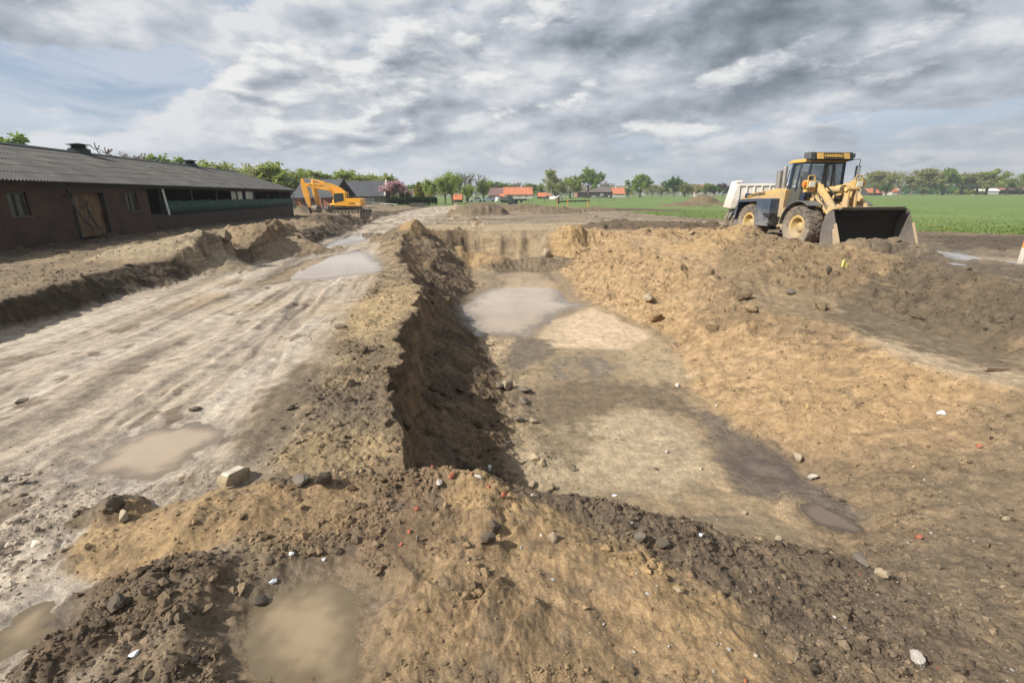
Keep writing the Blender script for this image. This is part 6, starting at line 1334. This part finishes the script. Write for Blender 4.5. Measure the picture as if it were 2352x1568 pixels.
M_ST = {
 'white': mat('white_lime_stone', (.42, .385, .33), .9, var=.3, vs=9, col2=(.32, .26, .19), c2s=6, bump=.004, bs=40),
 'tan': mat('tan_stone', (.31, .245, .165), .9, var=.25, vs=8, col2=(.21, .165, .112), c2s=5, bump=.004, bs=40),
 'grey': mat('grey_stone', (.135, .112, .086), .9, var=.25, vs=8, bump=.004, bs=40),
 'red': mat('red_brick_piece', (.33, .10, .055), .9, var=.3, vs=10, col2=(.24, .16, .11), c2s=6, c2lo=.52, c2hi=.65, bump=.003, bs=50),
 'plastic': mat('crumpled_plastic', (.66, .68, .70), .3, var=.2, vs=8, bump=.01, bs=20),
 'dark': mat('black_peat_clod', (.085, .067, .047), .95, var=.3, vs=8, bump=.008, bs=30),
 'yellow': mat('yellow_scrap', (.58, .52, .16), .6, var=.2, vs=8),
}
def stone(px, py, r, m, label, cat='stone', name=None, group=None, seed=None, sink=.45, flat=0, rough=.35, sub=3):
    p = hit(px, py); s = seed if seed is not None else int(px * 7 + py)
    o = rocky(name or {'red': 'brick_fragment', 'plastic': 'plastic_scrap', 'dark': 'peat_clod', 'yellow': 'plastic_scrap'}.get(m, 'stone'), p + Vector((0, 0, r[2] * (1 - sink))), r, M_ST[m], label, cat, s, sub, rough, group, None, flat)
    return o
# the half brick by the milky puddle, mortar on top
p = hit(538, 1104); e = empty('brick', p + Vector((0, 0, .0)), R(68), label='broken brick caked with pale mortar, beside the milky puddle', cat='brick')
M_BRK = mat('mortared_brick', (.30, .235, .14), .9, var=.3, vs=12, col2=(.17, .125, .075), c2s=8, bump=.004, bs=40)
MB().prism([(-.11, -.02), (.10, -.02), (.115, .03), (.105, .072), (.03, .078), (-.085, .085), (-.105, .05)], -.055, .052).build('brick_block', M_BRK, e, bevel=.012)
MB().prism([(-.08, .086), (.03, .079), (.09, .075), (.07, .088), (.0, .092), (-.06, .1)], -.045, .03).build('mortar_layer', mat('old_mortar', (.45, .40, .31), .95, var=.3, vs=14, col2=(.42, .2, .13), c2s=7, c2lo=.56, c2hi=.62), e, bevel=.004)
S = [
 (1830, 1058, (.10, .05, .07), 'tan', 'flat tan slab leaning at the foot of the sand slope', 'stone', None, 0.15, 1),
 (1866, 1100, (.085, .05, .045), 'white', 'white stone at the head of the gully pool', 'stone', None, .2, 1),
 (2105, 1517, (.052, .036, .034), 'white', 'pale rounded stone in the dark soil near the bottom right corner', 'stone', None, .2, 0),
 (2160, 957, (.05, .03, .045), 'plastic', 'crumpled white plastic on the sand slope', 'scrap', 'plastic_scrap', .2, 0),
 (1556, 888, (.055, .04, .04), 'white', 'white stone lying mid pit floor', 'stone', None, .2, 1),
 (1645, 935, (.035, .03, .03), 'white', 'small white stone where the wet gully begins', 'stone', None, .2, 1),
 (1530, 1041, (.035, .03, .032), 'white', 'small white stone on the near pit floor', 'stone', None, .2, 1),
 (1506, 1078, (.03, .025, .025), 'grey', 'dark pebble on the near pit floor right of centre', 'stone', None, .2, 0),
 (1318, 1080, (.035, .03, .03), 'grey', 'dark pebble on the near pit floor left of centre', 'stone', None, .2, 0),
 (1166, 892, (.16, .13, .15), 'tan', 'largest block of earth at the foot of the cut face', 'stone', None, .25, 1),
 (1204, 900, (.14, .11, .07), 'grey', 'flat dark clod right of the largest fallen block', 'stone', None, .25, 0),
 (1145, 890, (.10, .08, .06), 'grey', 'dark clod left of the largest fallen block', 'stone', None, .25, 0),
 (1203, 925, (.11, .08, .07), 'grey', 'grey stone below the largest fallen block', 'stone', None, .25, 0),
 (1226, 972, (.07, .055, .06), 'tan', 'pale stone at the foot of the cut face', 'stone', None, .2, 1),
 (1192, 968, (.08, .065, .06), 'grey', 'grey stone left of the pale one under the cut face', 'stone', None, .2, 0),
 (1255, 588, (.22, .18, .2), 'tan', 'pale boulder on the far bank of the pool', 'boulder', 'boulder', .2, 0),
 (1815, 675, (.13, .10, .10), 'grey', 'grey stone on the spoil slope below the loader', 'stone', None, .3, 0),
 (1010, 1116, (.040, .03, .024), 'white', 'white stone on the brick rubble heap', 'stone', None, .2, 1),
 (1037, 1096, (.042, .026, .022), 'red', 'red half brick on top of the rubble heap', 'brick', None, .2, 1),
 (994, 1075, (.022, .018, .016), 'red', 'small red brick piece at the pit end of the rubble heap', 'brick', None, .2, 1),
 (1084, 1090, (.018, .015, .013), 'red', 'small red brick piece left of the white plastic', 'brick', None, .2, 1),
 (1122, 1120, (.02, .016, .014), 'red', 'small red brick piece just below the white plastic', 'brick', None, .2, 1),
 (1157, 1140, (.026, .022, .025), 'red', 'rounded red brick piece in the dark clods', 'brick', None, .2, 0),
 (958, 1170, (.026, .02, .012), 'red', 'bright red brick chip on the brown slope', 'brick', None, .2, 1),
 (940, 1222, (.017, .02, .012), 'red', 'red brick chip below the brightest one', 'brick', None, .2, 1),
 (920, 1253, (.018, .014, .012), 'red', 'lowest red brick chip on the brown slope', 'brick', None, .2, 1),
 (2248, 1028, (.05, .03, .03), 'red', 'red brick piece on the right hand slope', 'brick', None, .2, 1),
 (2108, 1237, (.035, .03, .03), 'red', 'brick piece on the slope right of the gully pool', 'brick', None, .2, 0),
 (1712, 1386 + 180, (.016, .007, .008), 'red', 'thin red brick sliver in the yellow sand by the bottom edge', 'brick', None, .2, 1),
 (1125, 1082, (.034, .02, .05), 'plastic', 'upright torn white plastic on the rubble heap', 'scrap', 'plastic_scrap', .1, 0),
 (1098, 1100, (.05, .014, .014), 'white', 'long white shard left of the torn plastic', 'stone', None, .1, 1),
 (1223, 1140, (.018, .015, .017), 'white', 'white lump in the dark clods', 'stone', None, .2, 1),
 (1412, 1138, (.034, .02, .006), 'plastic', 'flat white scrap at the near edge of the pit floor', 'scrap', 'plastic_scrap', .1, 0),
 (1608, 1230, (.022, .018, .012), 'plastic', 'bright white scrap among dark clods right of centre', 'scrap', 'plastic_scrap', .1, 0),
 (1785, 1240, (.05, .04, .025), 'tan', 'flat pale stone in the dark soil below the gully', 'stone', None, .3, 1),
 (1710, 1180, (.034, .03, .025), 'tan', 'tan stone above the flat pale one', 'stone', None, .3, 0),
 (2310, 1195, (.04, .025, .025), 'tan', 'tan stone near the right edge', 'stone', None, .3, 0),
 (1560, 1360, (.028, .02, .018), 'tan', 'tan pebble in the dark clods of the foreground', 'stone', None, .3, 0),
 (628, 1338, (.026, .018, .014), 'plastic', 'pale blue white scrap above the ochre bottom puddle', 'scrap', 'plastic_scrap', .1, 0),
 (670, 1274, (.020, .014, .012), 'plastic', 'grey white scrap on the brown heap', 'scrap', 'plastic_scrap', .1, 0),
 (745, 1288, (.014, .01, .009), 'plastic', 'tiny pale scrap right of the grey white one', 'scrap', 'plastic_scrap', .1, 0),
 (308, 1505, (.026, .016, .012), 'plastic', 'silvery scrap left of the ochre bottom puddle', 'scrap', 'plastic_scrap', .1, 0),
 (1735, 1507, (.012, .011, .009), 'white', 'tiny white stone at the edge of the yellow sand', 'stone', None, .2, 1),
 (959, 1243, (.013, .012, .028), 'grey', 'grey shard standing in the brown slope', 'stone', None, .1, 1),
 (1135, 1218, (.05, .05, .045), 'dark', 'upper black peat clod on the yellow sand', 'clod', 'peat_clod', .25, 0),
 (1122, 1243, (.045, .05, .04), 'dark', 'lower black peat clod on the yellow sand', 'clod', 'peat_clod', .25, 0),
 (740, 1108, (.075, .05, .05), 'dark', 'ragged dark clod on the left ledge beside the pit corner', 'clod', 'peat_clod', .3, 0),
 (690, 1110, (.075, .05, .045), 'grey', 'grey brown clod left of the ragged dark one', 'clod', 'peat_clod', .3, 0),
 (268, 1165, (.055, .05, .045), 'dark', 'dark clod topping the brown heap at left', 'clod', 'peat_clod', .25, 0),
 (285, 1195, (.055, .03, .05), 'tan', 'tan clod leaning under the dark one at left', 'clod', 'peat_clod', .25, 0),
 (270, 1395, (.055, .045, .04), 'dark', 'dark clod in the lower left heap', 'clod', 'peat_clod', .25, 0),
 (600, 1385, (.045, .035, .03), 'dark', 'dark clod left of the ochre bottom puddle', 'clod', 'peat_clod', .25, 0),
 (1270, 1240, (.04, .04, .036), 'tan', 'yellow sand clod below the peat, right side', 'clod', 'sand_clod', .25, 0),
 (1975, 1290, (.07, .05, .04), 'grey', 'cracked grey clod below the gully pool', 'clod', 'peat_clod', .3, 0),
 (2020, 1320, (.05, .05, .035), 'tan', 'tan clod beside the cracked grey one', 'clod', 'peat_clod', .3, 0),
 (1470, 1240, (.05, .05, .04), 'grey', 'grey clod in the dark band of the foreground', 'clod', 'peat_clod', .3, 0),
 (1520, 1255, (.055, .04, .045), 'dark', 'dark clod right of the grey one in the band', 'clod', 'peat_clod', .3, 0),
 (450, 942, (.07, .045, .03), 'grey', 'grey brown clod on the track above the milky puddle', 'clod', 'peat_clod', .3, 0),
 (50, 925, (.085, .05, .035), 'grey', 'grey brown clod on the track near the left edge', 'clod', 'peat_clod', .3, 0),
 (668, 940, (.05, .045, .035), 'dark', 'dark clod in the crumbly strip beside the track', 'clod', 'peat_clod', .3, 0),
]
for px_, py_, r, m, lab, cat, nm, sink, flat in S: stone(px_, py_, r, m, lab, cat, nm, None, None, sink + .15, flat)
# yellow scrap and dark rag on the bank in front of the loader
p = hit(1940, 617); e = empty('plastic_scrap', p, .3, label='torn yellow scrap on the bank below the loader bucket', cat='scrap')
MB().prism([(-.11, .03), (-.09, .2), (-.035, .21), (-.015, .10), (.015, .02), (-.04, .0)], -.02, .02).build('left_tongue', M_ST['yellow'], e); MB().prism([(.0, .0), (.02, .10), (.09, .12), (.115, .07), (.055, -.07), (.02, -.08)], -.03, .01).build('right_tongue', M_ST['yellow'], e)
stone(1902, 632, (.10, .05, .16), 'dark', 'dark rag standing left of the torn yellow scrap', 'rag', 'rag', None, None, .2, 0)
p = hit(2286, 852); o = MB().box((0, 0, .03), (.42, .06, .05), ry=.1).build('wood_splinter', mat('broken_wood', (.22, .155, .105), .85, var=.3), None, bevel=.006); o.location = p; o.rotation_euler = (0, 0, .2); tag(o, 'broken wooden splinter on the pale ledge at right', 'wood')
p = hit(1490, 692); stone(1490, 690, (.26, .14, .10), 'tan', 'dark overhanging clod on the sand slope of the pit', 'clod', 'peat_clod', None, None, .3, 0)

# ------------------------------------------------------------------ grass tufts along the near edge of the meadow
def grass_blades():
    rg = np.random.default_rng(71); N = 60000
    a = rg.uniform(R(-5), R(52), N); r = 22 * (75 / 22) ** rg.random(N); x = np.sin(a) * r; y = np.cos(a) * r
    gs = grass_sd(x, y); k = (gs < .15) & (rg.random(N) < np.clip(1.2 - (-gs) / 16, .12, 1)); x, y = x[k], y[k]
    h, W = terrain(x, y); k = (W['mk']['brown'] < .3) & (W['mk']['dark'] < .3); x, y, h = x[k], y[k], h[k]; n = len(x); t = rg.uniform(0, 6.28, n); hh = rg.uniform(.03, .085, n) * (1 + .8 * np.clip(fbm(x * .4, y * .4, 2, 5), 0, 1)); w_ = rg.uniform(.03, .07, n); lx = rg.normal(0, .05, n); ly = rg.normal(0, .05, n)
    c, s = np.cos(t) * w_, np.sin(t) * w_
    V = np.stack([np.stack([x - c, y - s, h - .02], 1), np.stack([x + c, y + s, h - .02], 1), np.stack([x + lx, y + ly, h + hh], 1)], 1).reshape(-1, 3)
    o = np_mesh('grass', V, np.arange(3 * n).reshape(-1, 3), leaf_mat('grass_blade', (.135, .20, .045), (.175, .20, .06), .4), False); tag(o, 'short spring grass tufts fringing the meadow', 'grass', kind='stuff')
grass_blades()
# ------------------------------------------------------------------ light and sky
SUN_AZ = R(-112); SUN_EL = R(40)      # azimuth from +Y towards +X
sd = Vector((math.sin(SUN_AZ) * math.cos(SUN_EL), math.cos(SUN_AZ) * math.cos(SUN_EL), math.sin(SUN_EL)))
sl = bpy.data.lights.new('sun', 'SUN'); sl.energy = 5.0; sl.angle = R(.6); sl.color = (1, .95, .87)
so = bpy.data.objects.new('sun', sl); COL.objects.link(so); so.rotation_euler = sd.to_track_quat('Z', 'Y').to_euler()
w = bpy.data.worlds.new('World'); sc.world = w; w.use_nodes = True
nt = w.node_tree; N = nt.nodes; L = nt.links
for n in list(N): N.remove(n)
out = N.new('ShaderNodeOutputWorld'); bg = N.new('ShaderNodeBackground'); bg.inputs['Strength'].default_value = .07; L.new(bg.outputs[0], out.inputs[0])
sky = N.new('ShaderNodeTexSky'); sky.sky_type = 'NISHITA'; sky.sun_disc = False; sky.sun_elevation = SUN_EL; sky.sun_rotation = SUN_AZ; sky.dust_density = 1.6; sky.air_density = 1.0; sky.altitude = 0
def val(x):
    return x
def mth(op, a, b=None, c=None, clamp=False):
    n = N.new('ShaderNodeMath'); n.operation = op; n.use_clamp = clamp
    for i, v in enumerate((a, b, c)):
        if v is None: continue
        if isinstance(v, (int, float)): n.inputs[i].default_value = v
        else: L.new(v, n.inputs[i])
    return n.outputs[0]
def rng(x, a, b, c=0.0, d=1.0, smooth=True):
    n = N.new('ShaderNodeMapRange'); n.interpolation_type = 'SMOOTHSTEP' if smooth else 'LINEAR'
    L.new(x, n.inputs[0])
    for i, v in enumerate((a, b, c, d)): n.inputs[1 + i].default_value = v
    return n.outputs[0]
def mixn(f, a, b):
    n = N.new('ShaderNodeMix'); n.data_type = 'RGBA'
    if isinstance(f, (int, float)): n.inputs[0].default_value = f
    else: L.new(f, n.inputs[0])
    for i, v in ((6, a), (7, b)):
        if isinstance(v, tuple): n.inputs[i].default_value = (*v, 1)
        else: L.new(v, n.inputs[i])
    return n.outputs[2]
tc = N.new('ShaderNodeTexCoord'); sp = N.new('ShaderNodeSeparateXYZ'); L.new(tc.outputs['Generated'], sp.inputs[0])
X, Y, Z = sp.outputs
Zp = mth('MAXIMUM', Z, 0.0)
den = mth('ADD', Zp, .24)
px = mth('DIVIDE', X, den); py = mth('DIVIDE', Y, den)
hl = mth('SQRT', mth('ADD', mth('MULTIPLY', X, X), mth('MULTIPLY', Y, Y)))
U = mth('ARCTAN2', X, Y); V = mth('DIVIDE', Z, mth('MAXIMUM', hl, .001))
def comb(a, b, c=0.0):
    n = N.new('ShaderNodeCombineXYZ')
    for i, v in enumerate((a, b, c)):
        if isinstance(v, (int, float)): n.inputs[i].default_value = v
        else: L.new(v, n.inputs[i])
    return n.outputs[0]
def noise(vec, scale, det=8, rough=.58, dist=0.0):
    n = N.new('ShaderNodeTexNoise'); n.inputs['Scale'].default_value = scale; n.inputs['Detail'].default_value = det; n.inputs['Roughness'].default_value = rough; n.inputs['Distortion'].default_value = dist
    L.new(vec, n.inputs['Vector']); return n.outputs['Fac']
def uv(pxx, pyy):
    d = ray(pxx, pyy); return math.atan2(d.x, d.y), d.z / math.hypot(d.x, d.y)
wn = noise(comb(mth('MULTIPLY', U, 2.2), mth('MULTIPLY', V, 4.0), 3.7), 2.2, 8, .6); wn2 = noise(comb(mth('MULTIPLY', U, 2.2), mth('MULTIPLY', V, 4.0), 9.1), 2.2, 8, .6)
# slow warp so the blobs below get cloudy outlines
Uw = mth('ADD', U, mth('MULTIPLY', mth('SUBTRACT', wn, .5), .22)); Vw = mth('ADD', V, mth('MULTIPLY', mth('SUBTRACT', wn2, .5), .10))
def blob(pxx, pyy, wx, wy, amp):
    u, v = uv(pxx, pyy); su = wx / F * .9; sv = wy / F * .95
    a = mth('DIVIDE', mth('SUBTRACT', Uw, u), su); b = mth('DIVIDE', mth('SUBTRACT', Vw, v), sv)
    e = mth('EXPONENT', mth('MULTIPLY', mth('ADD', mth('MULTIPLY', a, a), mth('MULTIPLY', b, b)), -1.0))
    return mth('MULTIPLY', e, amp)
def total(bl):
    t = None
    for b in bl:
        b = blob(*b); t = b if t is None else mth('ADD', t, b)
    return t
COVER = [(130, 150, 190, 40, -.13), (420, 170, 170, 45, -.17), (330, 225, 150, 40, -.16), (230, 300, 230, 25, -.10), (540, 10, 60, 30, -.24), (870, 110, 55, 45, -.26), (1015, 215, 45, 18, -.2), (1060, 30, 45, 20, -.2), (2100, 275, 330, 20, -.17), (1680, 300, 200, 18, -.15), (2330, 215, 80, 25, -.12),
         (700, 160, 200, 80, .25), (560, 220, 100, 35, .2), (1300, 150, 600, 150, .22), (1900, 130, 500, 130, .22), (900, 280, 400, 70, .10), (300, 40, 260, 40, .2), (20, 60, 120, 50, .16)]
DARK = [(1620, 50, 330, 55, .62), (1330, 95, 220, 30, .38), (2030, 40, 260, 40, .36), (1900, 185, 260, 34, .36), (2200, 120, 110, 26, .35), (1350, 268, 230, 26, .42), (1750, 130, 140, 30, .25), (2300, 210, 150, 60, .3), (1000, 310, 240, 18, .22), (1780, 250, 330, 22, .28), (30, 90, 100, 30, .35), (150, 10, 200, 22, .22), (2000, 330, 450, 40, .22), (1420, 355, 60, 10, .25), (1000, 250, 130, 20, .18),
        (720, 130, 120, 45, -.15), (500, 205, 50, 30, -.22), (600, 190, 80, 25, -.15), (1080, 165, 120, 30, -.12), (1250, 200, 120, 25, -.1), (2150, 60, 90, 25, -.12), (1520, 300, 70, 18, -.3), (2130, 60, 120, 22, -.15), (1200, 180, 130, 30, -.18), (2090, 375, 70, 10, -.18), (340, 40, 160, 30, -.15)]
Vp = mth('MAXIMUM', V, 0.0)
qx = mth('MULTIPLY', U, 1.5); qy = mth('MULTIPLY', mth('POWER', mth('ADD', Vp, .02), .72), 2.6)
cv = comb(qx, qy, 0.0); cv2 = comb(mth('SUBTRACT', qx, .04), mth('ADD', qy, .05), .02)
n1 = noise(cv, 3.1, 10, .53, .1); n2 = noise(cv2, 3.1, 10, .53, .1); nl = noise(comb(mth('MULTIPLY', U, 1.2), mth('MULTIPLY', V, 4.5), 2.0), 2.0, 5, .5); nf = noise(cv, 22, 8, .62, .1)
cover = rng(mth('ADD', mth('ADD', n1, mth('MULTIPLY', mth('SUBTRACT', nf, .5), .16)), total(COVER)), .42, .53)
lit = mth('ADD', mth('MULTIPLY', mth('SUBTRACT', n2, n1), -2.7), mth('MULTIPLY', mth('SUBTRACT', nf, .5), .2))
dk = mth('MULTIPLY', total(DARK), .85)
sh = mth('SUBTRACT', mth('ADD', .92, lit), mth('ADD', dk, mth('MULTIPLY', mth('SUBTRACT', nl, .5), .55)))
sh = rng(sh, -.05, 1.1, 0.0, 1.0, False)
ramp = N.new('ShaderNodeValToRGB'); L.new(sh, ramp.inputs[0]); cr = ramp.color_ramp
cr.elements[0].position = 0; cr.elements[0].color = (.115, .138, .165, 1); cr.elements[1].position = 1; cr.elements[1].color = (.72, .735, .755, 1)
for p_, c_ in ((.3, (.235, .27, .315)), (.55, (.375, .415, .475)), (.78, (.52, .555, .61))):
    e = cr.elements.new(p_); e.color = (*c_, 1)
skyc = N.new('ShaderNodeVectorMath'); skyc.operation = 'SCALE'; L.new(sky.outputs[0], skyc.inputs[0]); skyc.inputs['Scale'].default_value = .1
thin = rng(noise(comb(mth('MULTIPLY', qx, .7), mth('MULTIPLY', qy, 1.5), 5.0), 3.6, 9, .64, .8), .38, .66)
blue = mixn(mth('MULTIPLY', thin, .7), mixn(.35, skyc.outputs[0], (.36, .47, .70)), (.60, .65, .74))
col = mixn(cover, blue, ramp.outputs[0])
# crisp cumulus heads in front of the veil
pv = comb(mth('MULTIPLY', U, 1.7), mth('MULTIPLY', mth('POWER', mth('ADD', Vp, .02), .8), 3.6), 7.0); pv2 = comb(mth('SUBTRACT', mth('MULTIPLY', U, 1.7), .035), mth('ADD', mth('MULTIPLY', mth('POWER', mth('ADD', Vp, .02), .8), 3.6), .06), 7.0)
pa = noise(pv, 3.4, 10, .55, .1); pb = noise(pv2, 3.4, 10, .55, .1)
PUFF = [(720, 150, 200, 65, .26), (560, 215, 110, 38, .22), (1100, 170, 180, 45, .14), (1250, 215, 160, 40, .14), (880, 235, 200, 35, .10), (1520, 298, 60, 14, .26), (2090, 378, 60, 8, .22), (1430, 355, 40, 8, .2), (300, 55, 200, 40, .10), (2140, 60, 160, 40, .12), (1620, 50, 300, 50, -.12), (1800, 225, 250, 26, .08), (740, 330, 300, 20, .10), (1250, 330, 200, 18, .08), (130, 230, 250, 80, -.22), (440, 120, 120, 90, -.2), (870, 110, 50, 40, -.15)]
pc = rng(mth('ADD', pa, total(PUFF)), .55, .64)
ps = rng(mth('ADD', mth('ADD', .66, mth('MULTIPLY', mth('SUBTRACT', pa, pb), 4.2)), mth('MULTIPLY', dk, -1.0)), 0.0, 1.0, 0.0, 1.0, False)
r2 = N.new('ShaderNodeValToRGB'); L.new(ps, r2.inputs[0]); c2 = r2.color_ramp
c2.elements[0].position = 0; c2.elements[0].color = (.20, .235, .28, 1); c2.elements[1].position = 1; c2.elements[1].color = (.84, .84, .83, 1)
for p_, c_ in ((.35, (.36, .395, .45)), (.65, (.58, .605, .64))):
    e = c2.elements.new(p_); e.color = (*c_, 1)
col = mixn(mth('MULTIPLY', pc, .9), col, r2.outputs[0])
hz = rng(V, .0, .13, .75, .0)
hcol = mixn(rng(U, -.6, .7), (.56, .61, .68), (.34, .385, .44))
col = mixn(mth('MULTIPLY', hz, .8), col, hcol)
fin = N.new('ShaderNodeVectorMath'); fin.operation = 'SCALE'; L.new(col, fin.inputs[0]); fin.inputs['Scale'].default_value = 10.0
L.new(fin.outputs[0], bg.inputs['Color'])
w.cycles.sampling_method = 'MANUAL'; w.cycles.sample_map_resolution = 512

sc.view_settings.view_transform = 'Standard'; sc.view_settings.look = 'None'; sc.view_settings.exposure = 0.56; sc.view_settings.gamma = 1
sc.render.engine = 'CYCLES'; sc.cycles.use_denoising = True
try: sc.cycles.denoiser = 'OPENIMAGEDENOISE'
except Exception: pass
sc.cycles.max_bounces = 6; sc.cycles.transparent_max_bounces = 12

# thin spring haze over the plain
M_HAZE = bpy.data.materials.new('thin_air'); M_HAZE.use_nodes = True; hn = M_HAZE.node_tree
hn.nodes.remove(hn.nodes['Principled BSDF']); hv = hn.nodes.new('ShaderNodeVolumePrincipled'); hv.inputs['Color'].default_value = (.86, .90, .96, 1); hv.inputs['Density'].default_value = .00034; hv.inputs['Anisotropy'].default_value = .2
hn.links.new(hv.outputs[0], hn.nodes['Material Output'].inputs['Volume'])
tag(MB().box((0, 0, 19), (3600, 3600, 46)).build('haze', M_HAZE), 'thin pale air between the site and the far trees', 'haze', kind='stuff')
sc.cycles.volume_bounces = 0
